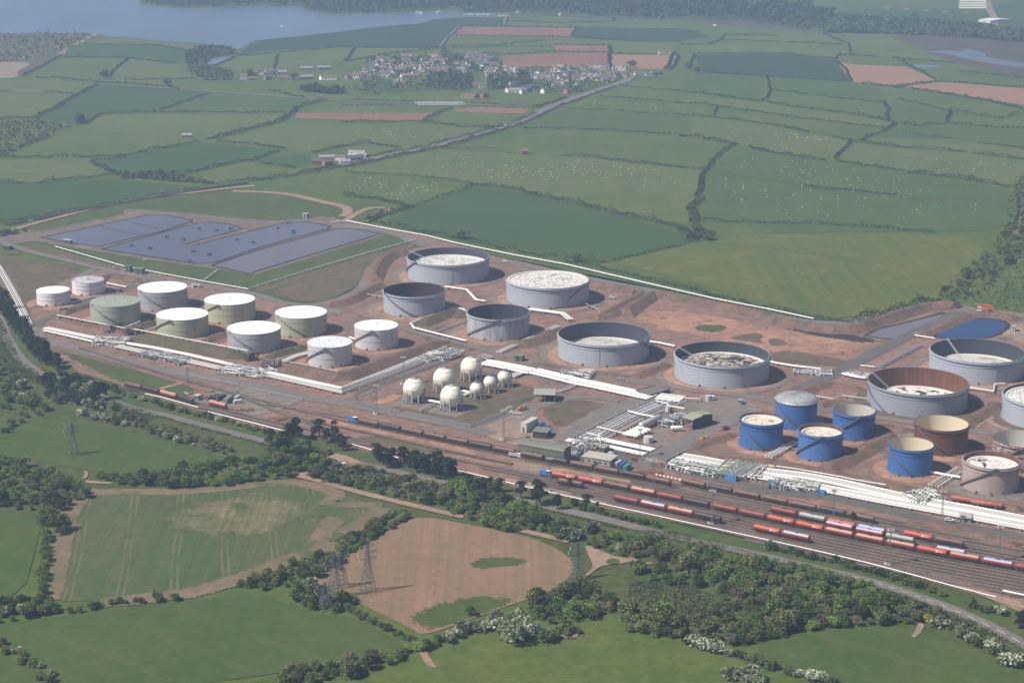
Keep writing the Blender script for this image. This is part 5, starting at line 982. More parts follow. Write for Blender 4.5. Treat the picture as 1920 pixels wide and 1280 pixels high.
def truck(c, c2, L=9.0, boom=False):
    def f():
        root = empty('truck'); mb = MB(); mb.box((L * .40, 0, 1.75), (2.1, 2.4, 2.4)); mb.build('cab', paint('cab_' + c, CARC.get(c, (.6, .6, .6)), .4), root); mb = MB(); mb.box((L * .40 + .6, 0, 2.2), (1.0, 2.46, .8)); mb.build('window', GLS, root)
        mb = MB(); mb.box((-.9, 0, 1.9), (L * .72, 2.4, 1.9 if not boom else .8)); mb.build('bed', paint('bed_' + c2, CARC.get(c2, (.6, .6, .6)), .5), root)
        if boom: mb = MB(); mb.box((-1, 0, 3.0), (2, 1.8, 1.4)); mb.tube([(-2.5, 0, 3.6), (L * .7, 0, 4.6)], .38, 6); mb.tube([(-2.5, 0, 3.6), (-3.5, .6, 2.4)], .3, 6); mb.build('crane_boom', paint('bed_' + c2, 0), root)
        for x in (-L * .33, -L * .2, L * .35):
            for y in (-1, 1): mb = MB(); mb.tube([(x, y - .15, .5), (x, y + .15, .5)], .5, 10); mb.build('wheel', DK, root)
        return root
    return f
CARC['orange'] = (.75, .13, .03)
def put_truck(s, c, c2, label, ang=0, sc_=1, boom=False, cat='truck', L=9): a = g1(s); spawn('truck_%s%s%d%s' % (c, c2, boom, L), truck(c, c2, L, boom), (a.x, a.y, .95), ang, sc_, label, None, cat)
put_truck('G 1635,185', 'white', 'orange', 'orange mobile crane truck with white cab above the blue pond', math.pi, 1.35, True, 'crane truck', 10); put_truck('W 875,345', 'white', 'white', 'white van parked in the depot', .5, .75, cat='van', L=8); put_truck('I 620,958', 'white', 'dark', 'white cab tipper truck at the farm track junction', .35, .95, L=8.5); put_truck('J 20,715', 'white', 'silver', 'white tanker lorry at the end of the loading shed', -.3, .9); put_truck('J 75,362', 'yellow', 'yellow', 'yellow excavator vehicle beside the compound fence', .6, .8, True, 'excavator', 8)
put_truck('J 1440,592', 'silver', 'yellow', 'yellow mobile machine on the road by the blue tanks', .6, .8, True, 'mobile crane', 8); put_truck('W 445,272', 'orange', 'orange', 'orange digger in the left depot', .3, .6, True, 'excavator', 8)
# red and white barrier blocks
for i in range(14):
    a = g1('J %f,%f' % (1075 + i * 14, 850 + i * 3)); key = 'bar%d' % (i % 2)
    def bb(i=i):
        r_ = empty('road_barrier'); mb = MB(); mb.add([(-1, -.3, 0), (1, -.3, 0), (1, .3, 0), (-1, .3, 0), (-1, -.1, .9), (1, -.1, .9), (1, .1, .9), (-1, .1, .9)], [(0, 1, 5, 4), (2, 3, 7, 6), (1, 2, 6, 5), (3, 0, 4, 7), (4, 5, 6, 7)]); mb.build('block', WHT if i % 2 else paint('barrier_red', (.5, .06, .04), .5), r_); return r_
    spawn(key, bb, (a.x, a.y, .95), YA, 1, '%s plastic barrier block, %s of the row by the sidings' % ('white' if i % 2 else 'red', ORD[i]), 'barrier blocks', 'barrier')
for s, lab in (('J 1040,835', 'pile of rusty pipe scrap beside the mast'), ('J 1130,775', 'stack of rusty scaffold tubes by the bridge'), ('W 930,425', 'dark scrap heap at the depot'), ('W 1300,530', 'dark heap of old bogies between the sidings'), ('D 100,390', 'brown rubble heap at the far left junction')):
    a = g1(s); q = random.Random(len(lab)); mb = MB()
    for k in range(26): x, y, t = q.uniform(-7, 7), q.uniform(-2.5, 2.5), q.uniform(-.5, .5) + YA; mb.box((x, y, q.uniform(.2, 1.0)), (q.uniform(1.5, 5), .4, .3), t)
    o = mb.build('scrap_pile', paint('scrap', (.22, .085, .045), .9, (.08, .05, .04), .6)); o.location = (a.x, a.y, .6); tag(o, lab, 'scrap pile')
# ------------------------------------------------------------------ masts and pylons
MSTL = paint('mast_steel', (.20, .205, .21), .5)
def lattice(mb, w0, w1, h, n, r, z0=0, arms=()):
    for i in range(n):
        za, zb = z0 + (h - z0) * i / n, z0 + (h - z0) * (i + 1) / n; wa, wb = w0 + (w1 - w0) * i / n, w0 + (w1 - w0) * (i + 1) / n
        ca_ = [(sx * wa / 2, sy * wa / 2, za) for sx, sy in ((-1, -1), (1, -1), (1, 1), (-1, 1))]; cb_ = [(sx * wb / 2, sy * wb / 2, zb) for sx, sy in ((-1, -1), (1, -1), (1, 1), (-1, 1))]
        for k in range(4):
            mb.tube([ca_[k], cb_[k]], r, 4, False); mb.tube([ca_[k], cb_[(k + 1) % 4]], r * .6, 3, False); mb.tube([ca_[(k + 1) % 4], cb_[k]], r * .6, 3, False); mb.tube([cb_[k], cb_[(k + 1) % 4]], r * .6, 3, False)
def mast():
    root = empty('lighting_mast'); mb = MB(); lattice(mb, 1.2, .6, 20, 11, .05); mb.build('lattice_pole', MSTL, root)
    mb = MB(); mb.box((0, 0, 20.1), (2.6, 2.6, .10)); [mb.tube([(x, y, 20.1), (x, y, 21.3)], .05, 3) for x in (-1.7, 0, 1.7) for y in (-1.7, 0, 1.7)]; mb.build('head_frame', MSTL, root)
    for k in range(6): a = R(k * 60); mb = MB(); mb.box((1.5 * math.cos(a), 1.5 * math.sin(a), 19.9), (.7, .6, .5), a); mb.build('floodlight', WHT, root)
    mb = MB(); mb.box((0, 0, .4), (2.4, 2.4, .8)); mb.build('footing', CONC, root); mb = MB(); mb.box((-1.9, -.5, .7), (.8, .6, 1.3)); mb.build('cabinet', WHT, root); return root
for s, lab in (('I 905,552', 'lighting mast left of the gas spheres'), ('S 480,560', 'lighting mast beside the blue locomotive'), ('J 1058,975', 'lighting mast south of the asphalt yard'), ('V 345,235' if 0 else 'K 485,820', 'lighting mast behind the sidings by the rusty wagons'), ('T 785,990', 'lighting mast at the end of the four-wagon train'), ('V 815,572', 'tall lighting mast in front of the long red train'), ('V 1710,545', 'lighting mast at the right end of the sidings'), ('K 1300,822', 'lighting mast beside the control hut'), ('H 1413,560', 'lighting mast above the depot'), ('Q 1510,1230' if 0 else 'I 1857,748', 'lighting mast on the sandy yard'), ('J 958,740' , 'lighting mast in the middle of the asphalt yard'), ('D 1095,600', 'lighting mast behind the grey white roofed tank'), ('I 1108,330', 'thin lighting mast by the corner pipe bed')):
    a = g1(s); spawn('mast', mast, (a.x, a.y, .6), YA, 1, lab, 'lighting masts around the yard', 'lighting mast')
PYM = paint('pylon_steel', (.14, .145, .15), .6)
def pylon(H_, arms=3):
    def f():
        root = empty('electricity_pylon'); mb = MB(); lattice(mb, 6.5, 2.0, H_ * .62, 5, .13); lattice(mb, 2.0, .6, H_, 6, .10, H_ * .62); mb.build('lattice_tower', PYM, root)
        for i in range(arms):
            z = H_ * (.66 + .12 * i); L = (4.6, 5.4, 4.2)[i]
            for s in (-1, 1):
                mb = MB(); mb.tube([(0, -.6, z), (s * L, 0, z + .5)], .09, 4); mb.tube([(0, .6, z), (s * L, 0, z + .5)], .09, 4); mb.tube([(0, 0, z + 1.8), (s * L, 0, z + .5)], .08, 4); ar = mb.build('cross_arm', PYM, root)
                mb = MB(); mb.tube([(s * L, 0, z + .5), (s * L, 0, z - 1.2)], .14, 5); mb.build('insulator', WHT, ar)
        return root
    return f
for s, h, lab in (('M 392,752', 27, 'tall pylon standing in the bare brown field'), ('M 205,782', 25, 'pylon at the left corner of the bare brown field'), ('M 240,722', 20, 'smaller pylon just behind the corner pylon'), ('M 1567,680', 20, 'pylon at the right edge of the brown field'), ('M 150,845', 14, 'short pylon among the bushes left of the others'), ('H 552,1012', 21, 'lone pylon in the dark green field at left')):
    a = g1(s); spawn('pyl%d' % h, pylon(h), (a.x, a.y, .4), .5, 1, lab, 'electricity pylons in the fields', 'pylon')
for s, lab in (('L 1390,1262', 'left wooden pole of the twin pole by the bottom edge'), ('L 1470,1262', 'right wooden pole of the twin pole by the bottom edge')):
    a = g1(s); root = empty('wooden_pole', (a.x, a.y, .3)); tag(root, lab, 'utility pole'); mb = MB(); mb.tube([(0, 0, 0), (0, 0, 9.5)], [.18, .12], 6); mb.build('pole', paint('wood_grey', (.22, .19, .16), .9), root); mb = MB(); mb.box((1.2 if 'left' in lab else -1.2, 0, 9.2), (3.2, .18, .18)); mb.build('cross_bar', PYM, root)
# palisade fence round the sphere compound
def fence(s, label, h=2.4, name='palisade_fence', m=None):
    P_ = gp(s); c = P_[0]; root = empty(name, (c.x, c.y, .6)); tag(root, label, 'fence'); m = m or STEEL; pl = MB(); ra = MB()
    for i in range(len(P_) - 1):
        a, b = P_[i] - c, P_[i + 1] - c; L = (b - a).length; d = (b - a) / L; ang = math.atan2(d.y, d.x); t = 0
        while t < L: q = a + d * t; pl.box((q.x, q.y, h / 2), (.16, .04, h), ang); t += .55
        for z in (.5, h - .5): ra.box(((a.x + b.x) / 2, (a.y + b.y) / 2, z), (L, .07, .1), ang)
        t = 0
        while t < L: q = a + d * t; ra.box((q.x, q.y, h / 2), (.14, .14, h + .1), ang); t += 4
    pl.build('pales', m, root); ra.build('rail', m, root)
fence('I 1540,120 1300,205 1000,310 770,395 740,420 760,470 840,500', 'grey palisade fence along the back left of the sphere compound'); fence('I 840,500 1080,550 1300,585 1610,655 S 0,0' if 0 else 'I 840,500 1080,550 1300,588 1610,652', 'grey palisade fence in front of the spheres'); fence('I 1610,652 1780,590 1930,515 J 80,300 160,265', 'grey palisade fence on the right of the sphere compound'); fence('J 150,118 320,170 450,140', 'grey fence by the pipe rack behind the compound')
# lagoon aerators
for i, s in enumerate(['D 1495,200', 'D 1625,216', 'D 1250,263', 'D 1380,281', 'D 990,328', 'D 1125,348', 'D 1780,282', 'D 1898,305', 'D 1452,370', 'D 1568,396', 'D 1430,443', 'E 165,115', 'E 250,83', 'E 280,138', 'E 284,155', 'D 1730,203']):
    a = g1(s)
    def ae():
        r_ = empty('aerator'); mb = MB(); [mb.box((math.cos(R(t)) * 1.5, math.sin(R(t)) * 1.5, .25), (1.6, .8, .5), R(t)) for t in (0, 120, 240)]; mb.build('float', DK, r_); mb = MB(); mb.tube([(0, 0, .2), (0, 0, 1.5)], .45, 8); mb.build('motor', DK, r_); return r_
    spawn('aer', ae, (a.x, a.y, Z + .02), i, 1.2, 'dark floating aerator on the middle lagoon', 'aerators floating on the lagoon', 'aerator')
for s in ('A 1415,1252', 'E 555,100'):
    a = g1(s); spawn('aer2', lambda: (lambda r_: (MBx(r_), r_)[1])(empty('pump_unit')), (a.x, a.y, Z), 0, 1, 'dark pump unit on the lagoon bank', 'pump units on the lagoon bank', 'pump') if 0 else None
for i, (s) in enumerate(['D 750,178 1070,248', 'D 950,140 1220,200']):
    a, b = gp(s); mb = MB(); mb.tube([a + Vector((0, 0, Z + .1)), (a + b) / 2 + Vector((3, -6, Z + .1)), b + Vector((0, 0, Z + .1))], .5, 5); tag(mb.build('floating_boom', DK), 'dark floating boom across the left lagoon, %s one' % ('nearer' if i == 0 else 'farther'), 'boom')
# light poles / floodlights small on site: bridges
mb = MB()
for s, lab in (('J 1060,745 1225,672', 'road bridge parapets'), ('J 975,240 1150,240', '')): pass
def bridge(s, wd, lab):
    p = gp(s); root = empty('road_bridge', (p[0].x, p[0].y, .6)); tag(root, lab, 'bridge'); a, b = Vector((0, 0, 0)), p[1] - p[0]; L = b.length; ang = math.atan2(b.y, b.x); c = b / 2
    mb = MB(); mb.box((c.x, c.y, 2.3), (L, wd, .4), ang); mb.build('deck', ROAD, root); n = Vector((-b.y, b.x, 0)) / L
    for s_ in (-1, 1): mb = MB(); q = c + n * s_ * (wd / 2 - .2); mb.box((q.x, q.y, 2.8), (L, .3, .6), ang); mb.build('parapet', CONC, root)
    for t in (0.02, .98): mb = MB(); q = b * t; mb.box((q.x, q.y, 1.0), (1.2, wd * .98, 2.1), ang); mb.build('abutment', CONC, root)
bridge('J 1068,752 1210,678', 17, 'asphalt road bridge crossing the widest pipe bed'); bridge('J 985,256 1130,215', 14, 'road bridge crossing the pipes above the diagonal rack')
# ------------------------------------------------------------------ village
def inpoly(p, P_):
    c = False; j = len(P_) - 1
    for i in range(len(P_)):
        if (P_[i][1] > p[1]) != (P_[j][1] > p[1]) and p[0] < (P_[j][0] - P_[i][0]) * (p[1] - P_[i][1]) / (P_[j][1] - P_[i][1]) + P_[i][0]: c = not c
        j = i
    return c
def scatter(P_, n, q, dmin=0, ground_=True):
    x0, x1 = min(p[0] for p in P_), max(p[0] for p in P_); y0, y1 = min(p[1] for p in P_), max(p[1] for p in P_); out = []; tries = 0; cell = {}
    while len(out) < n and tries < n * 60:
        tries += 1; p = (q.uniform(x0, x1), q.uniform(y0, y1))
        if not inpoly(p, P_): continue
        if dmin:
            k = (int(p[0] / dmin), int(p[1] / dmin))
            if any(math.hypot(p[0] - u[0], p[1] - u[1]) < dmin for i in (-1, 0, 1) for j in (-1, 0, 1) for u in cell.get((k[0] + i, k[1] + j), ())): continue
            cell.setdefault(k, []).append(p)
        out.append(p)
    return out
HC = dict(white=(.92, .91, .88), cream=(.80, .72, .54), pink=(.60, .22, .20), blue=(.14, .22, .50), stone=(.34, .28, .24), brick=(.35, .15, .10), grey=(.45, .44, .42))
RF = dict(slate=((.11, .11, .12), (.16, .14, .14)), brown=((.19, .12, .09), (.14, .10, .08)), pale=((.30, .28, .27), (.24, .22, .21)))
def house(c, rf, L=11, D_=7.5, h=5.2, rise=2.8, chim=True):
    def f():
        root = empty('house'); wm = paint('house_' + c, HC[c], .8, amt=.15); rm = paint('hroof_' + rf, RF[rf][0], .8, RF[rf][1], .6)
        mb = MB(); mb.box((0, 0, h / 2), (L, D_, h)); [mb.add([(x, -D_ / 2, h), (x, D_ / 2, h), (x, 0, h + rise)], [(0, 1, 2)]) for x in (-L / 2, L / 2)]; mb.build('wall', wm, root)
        mb = MB(); o = .45; mb.add([(-L / 2 - o, -D_ / 2 - o, h - .25), (L / 2 + o, -D_ / 2 - o, h - .25), (L / 2 + o, 0, h + rise + .1), (-L / 2 - o, 0, h + rise + .1), (L / 2 + o, D_ / 2 + o, h - .25), (-L / 2 - o, D_ / 2 + o, h - .25)], [(0, 1, 2, 3), (3, 2, 4, 5)]); ro = mb.build('roof', rm, root)
        if chim: mb = MB(); [mb.box((x, 0, h + rise + .3), (.9, .7, 1.6)) for x in ([-L / 2 + .6, L / 2 - .6] if L > 9 else [L / 2 - .6])]; mb.build('chimney', wm, ro)
        for x in (-L * .3, L * .3):
            for z in ([1.5, 4] if h > 4 else [1.5]): mb = MB(); mb.box((x, -D_ / 2 - .02, z), (1.5, .1, 1.2)); mb.build('window', GLS, root)
        mb = MB(); mb.box((0, -D_ / 2 - .02, 1.1), (1.1, .1, 2.1)); mb.build('door', DK, root); return root
    return f
SP = dict(std=(11, 7.5, 5.2, 2.8), bun=(13, 8, 3.0, 2.2), ter=(26, 8, 5.4, 3), sm=(8, 6, 4.8, 2.6))
def put_house(a, b, c, rf, sp, ang, label, sc_=1.0, group='village houses', cat='house'):
    p = G(a, b); spawn('house_%s%s%s' % (c, rf, sp), house(c, rf, *SP[sp]), (p.x, p.y, .1), ang, sc_, label, group, cat)
q = random.Random(11)
# the ones one can single out
for s, c, rf, sp, ang, lab in [('Y 1005,442', 'pink', 'slate', 'std', 1.2, 'pink house at the right front of the village'), ('Y 760,410', 'blue', 'slate', 'ter', .5, 'long blue house in the front row of the village'), ('Y 728,430', 'blue', 'slate', 'std', .7, 'blue house in front of the long blue one'), ('Y 845,440', 'white', 'brown', 'std', 1.0, 'white gabled house right of the blue houses'), ('Y 920,405', 'cream', 'brown', 'std', 1.0, 'cream gabled house behind the pink one'), ('Y 1082,402', 'white', 'brown', 'std', 1.1, 'bright white gabled house nearest the road'), ('Y 400,405', 'cream', 'brown', 'std', .1, 'tall cream house alone by the dark trees'), ('Y 592,435', 'cream', 'slate', 'std', .9, 'cream house at the left of the front row'), ('Y 648,436', 'cream', 'pale', 'ter', .05, 'long cream terrace in the front row'), ('Y 612,395', 'white', 'slate', 'std', .8, 'white gabled house behind the cream terrace'), ('Y 690,445', 'white', 'slate', 'sm', .7, 'narrow white house between the cream terrace and the blue house'),
    ('Y 1020,308', 'white', 'slate', 'ter', .05, 'long white terrace below the red field'), ('Y 1290,268', 'white', 'slate', 'std', .1, 'white house below the tan field'), ('Y 1353,272', 'white', 'slate', 'sm', .1, 'narrow white tower-like house below the tan field'), ('Y 1600,315', 'white', 'slate', 'bun', .1, 'long low white building at the road end'), ('Y 1655,308', 'grey', 'slate', 'ter', .5, 'large grey shed at the road end'), ('Y 1525,312', 'white', 'slate', 'bun', .2, 'low white house where the road enters the village'), ('Y 1712,160', 'white', 'brown', 'ter', .1, 'lone white farmhouse above the tan field'), ('Z 130,330', 'white', 'brown', 'std', .1, 'white house at the left end of the hamlet'), ('Z 845,335', 'white', 'slate', 'std', .6, 'white gabled house at the right of the hamlet'), ('Z 905,338', 'white', 'brown', 'ter', .1, 'low white cottages with dark doors beside the hamlet gable'), ('Z 500,340', 'stone', 'brown', 'ter', .1, 'long stone barn in the hamlet'), ('Z 690,330', 'stone', 'pale', 'ter', .3, 'large stone barn beside the round tree'), ('Z 345,335', 'stone', 'slate', 'std', .5, 'grey stone house in the hamlet'), ('Z 210,335', 'stone', 'brown', 'bun', .1, 'low stone shed beside the white hamlet house'), ('Z 850,245', 'blue', 'pale', 'ter', .2, 'blue grey farm shed behind the hamlet'), ('Z 700,250', 'stone', 'pale', 'ter', .1, 'pale roofed barn behind the hamlet'), ('Z 1640,320', 'brick', 'brown', 'ter', .05, 'long orange brick terrace beside the trees'), ('Z 1470,248', 'cream', 'brown', 'std', .9, 'cream gabled house in the upper village'), ('Y 500,300', 'cream', 'brown', 'sm', .9, 'narrow cream house above the brick terraces'),
    ('Y 340,470', 'brick', 'slate', 'ter', .4, 'dark brick farm building at the village front'), ('Y 415,470', 'brick', 'slate', 'std', .7, 'brick farmhouse at the village front'), ('Y 300,480', 'stone', 'brown', 'ter', -.3, 'stone barn at the village front'), ('B 905,92', 'white', 'brown', 'ter', .1, 'pale building on the far shore headland'), ('B 1295,62', 'white', 'slate', 'ter', .3, 'white house in the far wood'),
    ('Z 880,1105', 'brick', 'brown', 'std', .7, 'orange brick farmhouse by the straight road'), ('Z 820,1095', 'brick', 'slate', 'ter', .1, 'brick barn left of the farmhouse'), ('Z 885,1060', 'stone', 'pale', 'ter', .1, 'pale roofed barn behind the farmhouse'), ('Z 1010,1060', 'white', 'brown', 'ter', -.1, 'white walled farm building with brown roof'), ('Z 1040,1085', 'white', 'pale', 'bun', .2, 'low white outbuilding in the farmyard'), ('Z 1150,1020', 'white', 'pale', 'ter', -.3, 'long pale roofed shed at the right of the farmyard'), ('Z 1190,1035', 'white', 'pale', 'bun', -.2, 'white open shed at the right end of the farmyard'), ('Z 1120,1060', 'stone', 'slate', 'ter', .3, 'dark barn in the farmyard'),
    ('A 1045,765', 'brick', 'pale', 'bun', .1, 'small lone field barn in the pasture'), ('B 1025,862', 'brick', 'brown', 'sm', .1, 'tiny red field shed among the sheep')]:
    a, b = px(s)[0]; put_house(a, b, c, rf, sp, ang, lab, .95 if sp != 'ter' else .8, None)
rows = [('Y 20,190 110,190', 5), ('Y 30,215 120,235', 5), ('Y 50,270 150,285', 6), ('Y 60,300 160,305', 6), ('Y 290,190 440,200', 8), ('Y 300,215 440,240', 8), ('Y 380,180 480,215', 5), ('Y 190,240 290,270', 6), ('Y 560,272 650,285', 5), ('Y 420,300 500,285', 4), ('Y 440,322 740,318', 11), ('Y 520,330 700,335', 5), ('Y 910,275 1060,275', 6), ('Y 860,300 990,300', 6), ('Y 1110,270 1240,285', 7), ('Y 1060,345 1140,350', 4), ('Y 1110,310 1200,300', 5), ('Y 1210,345 1300,370', 6), ('Y 1270,325 1330,330', 4), ('Y 1250,355 1330,350', 4), ('Y 1380,275 1450,285', 5), ('Y 1390,300 1440,330', 3), ('Y 870,360 1010,385', 6), ('Y 960,385 1010,390', 3), ('Y 330,395 350,400', 2), ('Y 790,345 850,350', 3),
        ('Z 1260,180 1320,230', 5), ('Z 1350,190 1440,190', 4), ('Z 1240,270 1320,275', 4), ('Z 1030,322 1310,318', 12), ('Z 1370,240 1420,280', 3), ('Z 1560,150 1680,155', 5), ('Z 1600,250 1760,260', 7), ('Z 1500,250 1570,255', 3), ('Z 1700,240 1780,230', 4), ('Z 1830,140 1910,190', 5), ('Z 1780,190 1900,200', 5), ('Z 1800,270 1910,300', 5), ('Z 1500,370 1560,385', 3), ('Z 150,300 500,280', 6), ('Z 1560,215 1640,210', 3)]
CN2 = dict(white='white walled', cream='cream walled', stone='stone walled', brick='brick', grey='grey walled'); RN = dict(slate='slate roof', brown='brown tiled roof', pale='pale grey roof'); SN = dict(std='two storey house', bun='low bungalow', sm='narrow house')
for s, n in rows:
    a, b = px(s)
    for i in range(n):
        t = (i + .5) / n; x = a[0] + (b[0] - a[0]) * t + q.uniform(-1.5, 1.5); y = a[1] + (b[1] - a[1]) * t + q.uniform(-.8, .8)
        c = q.choice('white white white cream white grey stone brick'.split()); rf = q.choice('slate brown pale brown'.split()); sp = q.choice('std std bun sm'.split())
        put_house(x, y, c, rf, sp, q.choice((0, .1, .4, 1.5, 1.1, -.3)), '%s %s with %s among the village houses' % (CN2[c], SN[sp], RN[rf]), q.uniform(.9, 1.15), 'village houses of one look: %s %s %s' % (c, sp, rf))
for Ps, n in (('Y 10,190 250,185 285,300 20,320', 22), ('Y 290,180 520,190 500,290 300,260', 16), ('Y 540,295 900,300 1480,275 1320,365 780,355 560,320', 34), ('Z 1240,170 1780,140 1900,300 1500,320 1250,300', 30)):
    for x, y in scatter(px(Ps), n, q, 6):
        c = q.choice('white white white cream white grey'.split()); rf = q.choice('slate brown pale'.split()); sp = q.choice('std bun sm'.split())
        put_house(x, y, c, rf, sp, q.choice((0, .1, .4, 1.5, 1.1, -.3)), '%s %s with %s among the village houses' % (CN2[c], SN[sp], RN[rf]), q.uniform(.95, 1.25), 'village houses of one look: %s %s %s' % (c, sp, rf))
def caravan():
    r_ = empty('static_caravan'); mb = MB(); mb.box((0, 0, 1.9), (10, 3.4, 2.6)); mb.build('body', WHT, r_); mb = MB(); mb.box((0, 0, 3.25), (10.2, 3.6, .2)); mb.build('roof', paint('cara_roof', (.6, .6, .6), .5), r_); mb = MB(); [mb.box((x, -1.72, 2.1), (1.4, .06, .9)) for x in (-3, 0, 3)]; mb.build('window', GLS, r_); return r_
for i in range(16): a = g1('B %f,%f' % (430 + i * 16, 582 + (i % 2) * 8)); spawn('caravan', caravan, (a.x, a.y, .2), q.uniform(-.2, .2), 1, 'white caravan in the rows left of the red strip field', 'caravans in the roadside park', 'caravan')
for i in range(8): a = g1('B %f,%f' % (700 + i * 16, 88)); spawn('caravan', caravan, (a.x, a.y, .2), q.uniform(-.2, .2), 1.3, 'white caravan on the far shore beach', 'caravans on the far shore', 'caravan')
def glass():
    r_ = empty('polytunnel'); mb = MB(); n = 8; vs = [(x, -4 * math.cos(math.pi * i / n), 3.2 * math.sin(math.pi * i / n)) for x in (-30, 30) for i in range(n + 1)]; mb.add(vs, [(i, n + 1 + i, n + 2 + i, i + 1) for i in range(n)]); mb.build('cover', paint('poly_white', (.7, .68, .62), .5), r_); mb = MB(); mb.add([vs[i] for i in range(n + 1)], [tuple(range(n + 1))]); mb.build('end_wall', WHT, r_); return r_
for i in range(4): a = g1('C 1618,%d' % (10 + i * 13)); spawn('poly', glass, (a.x, a.y, .5), 0, 1, 'long white polytunnel at the top right, %s from the front' % ORD[3 - i], 'polytunnels', 'polytunnel')
shed('C 1650,125 1715,132', 60, 5, 'wide white farm shed at the top right', WHT, WHT, 'gable', doors=1, wins=0)
def boat():
    r_ = empty('boat'); mb = MB(); L = 9; mb.add([(-L / 2, -1.3, 1), (-L / 2, 1.3, 1), (L * .25, 1.4, 1.1), (L / 2, 0, 1.4), (L * .25, -1.4, 1.1), (-L / 2, -.8, 0), (-L / 2, .8, 0), (L * .3, .6, 0), (L * .4, 0, 0), (L * .3, -.6, 0)], [(0, 4, 3, 2, 1), (5, 6, 7, 8, 9), (0, 5, 9, 4), (4, 9, 8, 3), (3, 8, 7, 2), (2, 7, 6, 1), (1, 6, 5, 0)]); mb.build('hull', WHT, r_); mb = MB(); mb.box((-.5, 0, 1.8), (3, 1.8, 1.4)); mb.build('cabin', WHT, r_); return r_
for s, lab in (('A 1572,153', 'small white boat out in the bay'), ('B 430,73', 'left white boat under the wooded shore'), ('B 442,80', 'right white boat under the wooded shore'), ('B 546,72', 'tiny white boat farther along the wooded shore'), ('B 990,75', 'white boat in the creek behind the headland'), ('C 178,148', 'white boat on the mud of the estuary'), ('B 1225,83', 'small boat at the far creek bank')):
    a = g1(s); spawn('boat', boat, (a.x, a.y, .1), q.uniform(0, 3), 1.6, lab, 'boats on the water', 'boat')
# sheep
def sheep_b():
    V_ = []; mb = MB(); mb.lathe([(.02, -.62), (.28, -.52), (.40, -.2), (.42, .2), (.30, .5), (.16, .62), (.14, .85), (.02, .98)], 8, (0, 0, .78), 'x', True)
    [mb.tube([(x, y, .55), (x, y, 0)], .07, 4) for x in (-.38, .35) for y in (-.18, .18)]; o = mb.build('sheep', paint('wool', (.78, .74, .66), .9)); return o
SHF = [('B 200,915 500,860 860,862 1240,882 1600,925 1905,955 1905,1060 1100,1010 900,1000 540,980 100,950', 'scattered over the long pale pasture', 100), ('B 30,985 500,1010 690,1030 420,1130 40,1080', 'in the small pasture beside the lagoon grass', 42), ('C 160,960 320,850 500,880 1240,990 1800,1080 1850,1180 1700,1230 900,1240 130,1200', 'across the big green pasture at right', 80), ('C 60,675 480,715 900,790 830,880 400,820 250,780 80,750', 'in the upper right pasture', 26), ('B 20,730 440,720 500,800 110,790', 'in the pasture left of the straight road', 20), ('C 1000,850 1900,920 1900,1010 1300,950', 'in the pasture by the right edge', 22), ('B 1300,560 1900,580 1900,620 1300,600', 'in the strip pasture right of the road', 14)]
for s, wh, n in SHF:
    Pg = [(v.x, v.y) for v in gp(s)]; cl = scatter(Pg, max(4, n // 8), q)
    for x, y in scatter(Pg, n, q):
        if q.random() < .5: u = q.choice(cl); x, y = x * .35 + u[0] * .65, y * .35 + u[1] * .65
        spawn('sheep', sheep_b, (x, y, .5), q.uniform(0, 6.28), q.uniform(.75, 1.0), 'white sheep grazing ' + wh, 'sheep ' + wh, 'sheep')
sm_ = PROTO['sheep'].data; SV = np.array([v.co[:] for v in sm_.vertices]); SQ = [tuple(f.vertices) for f in sm_.polygons]; mb = MB(); mb.v = []
for s, wh, n in SHF:
    for x, y in scatter([(v.x, v.y) for v in gp(s)], int(n * .9), q):
        t = q.uniform(0, 6.28); c_, s_ = math.cos(t), math.sin(t); k = q.uniform(.5, .7); mb.add([((a * c_ - b * s_) * k + x, (a * s_ + b * c_) * k + y, c * k + .5) for a, b, c in SV], SQ)
tag(mb.build('sheep_flock', sm_.materials[0]), kind='stuff')
# ------------------------------------------------------------------ foliage
LV = leafmat('leaf_green', (.082, .130, .028), (.130, .168, .042), (.062, .102, .026)); LY = leafmat('leaf_bright', (.125, .180, .036), (.175, .215, .050), (.095, .150, .035)); LO = leafmat('leaf_olive', (.125, .138, .050), (.168, .168, .068), (.100, .115, .044)); LD = leafmat('leaf_pine', (.030, .050, .028), (.048, .068, .034), (.026, .044, .024)); LB = leafmat('leaf_brown', (.135, .120, .078), (.165, .145, .090), (.105, .105, .060)); LH = leafmat('leaf_hedge', (.082, .104, .038), (.115, .132, .050), (.066, .088, .034)); LW = leafmat('blossom', (.50, .48, .42), (.13, .16, .07), (.10, .13, .055)); LG_ = leafmat('gorse', (.60, .46, .06), (.36, .32, .06), (.14, .16, .05))
BARK = paint('bark', (.10, .075, .055), .95)
rng = np.random.default_rng(5)
def quads(P_, size, flat=.0):
    """one small tilted leaf clump (a quad) at each point"""
    n = len(P_); a = rng.normal(size=(n, 3)); a /= np.linalg.norm(a, axis=1)[:, None] + 1e-9; a[:, 2] = np.abs(a[:, 2]) * (1 + flat) + .15; a /= np.linalg.norm(a, axis=1)[:, None]
    t = rng.normal(size=(n, 3)); u = np.cross(a, t); u /= np.linalg.norm(u, axis=1)[:, None] + 1e-9; v = np.cross(a, u); s = (size * rng.uniform(.6, 1.35, n))[:, None] if np.isscalar(size) else (size * rng.uniform(.6, 1.35, n))[:, None]
    k = rng.uniform(.6, 1.1, (n, 1)); V = np.stack([P_ - u * s - v * s * k * .6, P_ + u * s * .7 - v * s * k, P_ + u * s + v * s * k * .7, P_ - u * s * .8 + v * s * k], 1).reshape(-1, 3); F = np.arange(4 * n).reshape(n, 4); return V, F
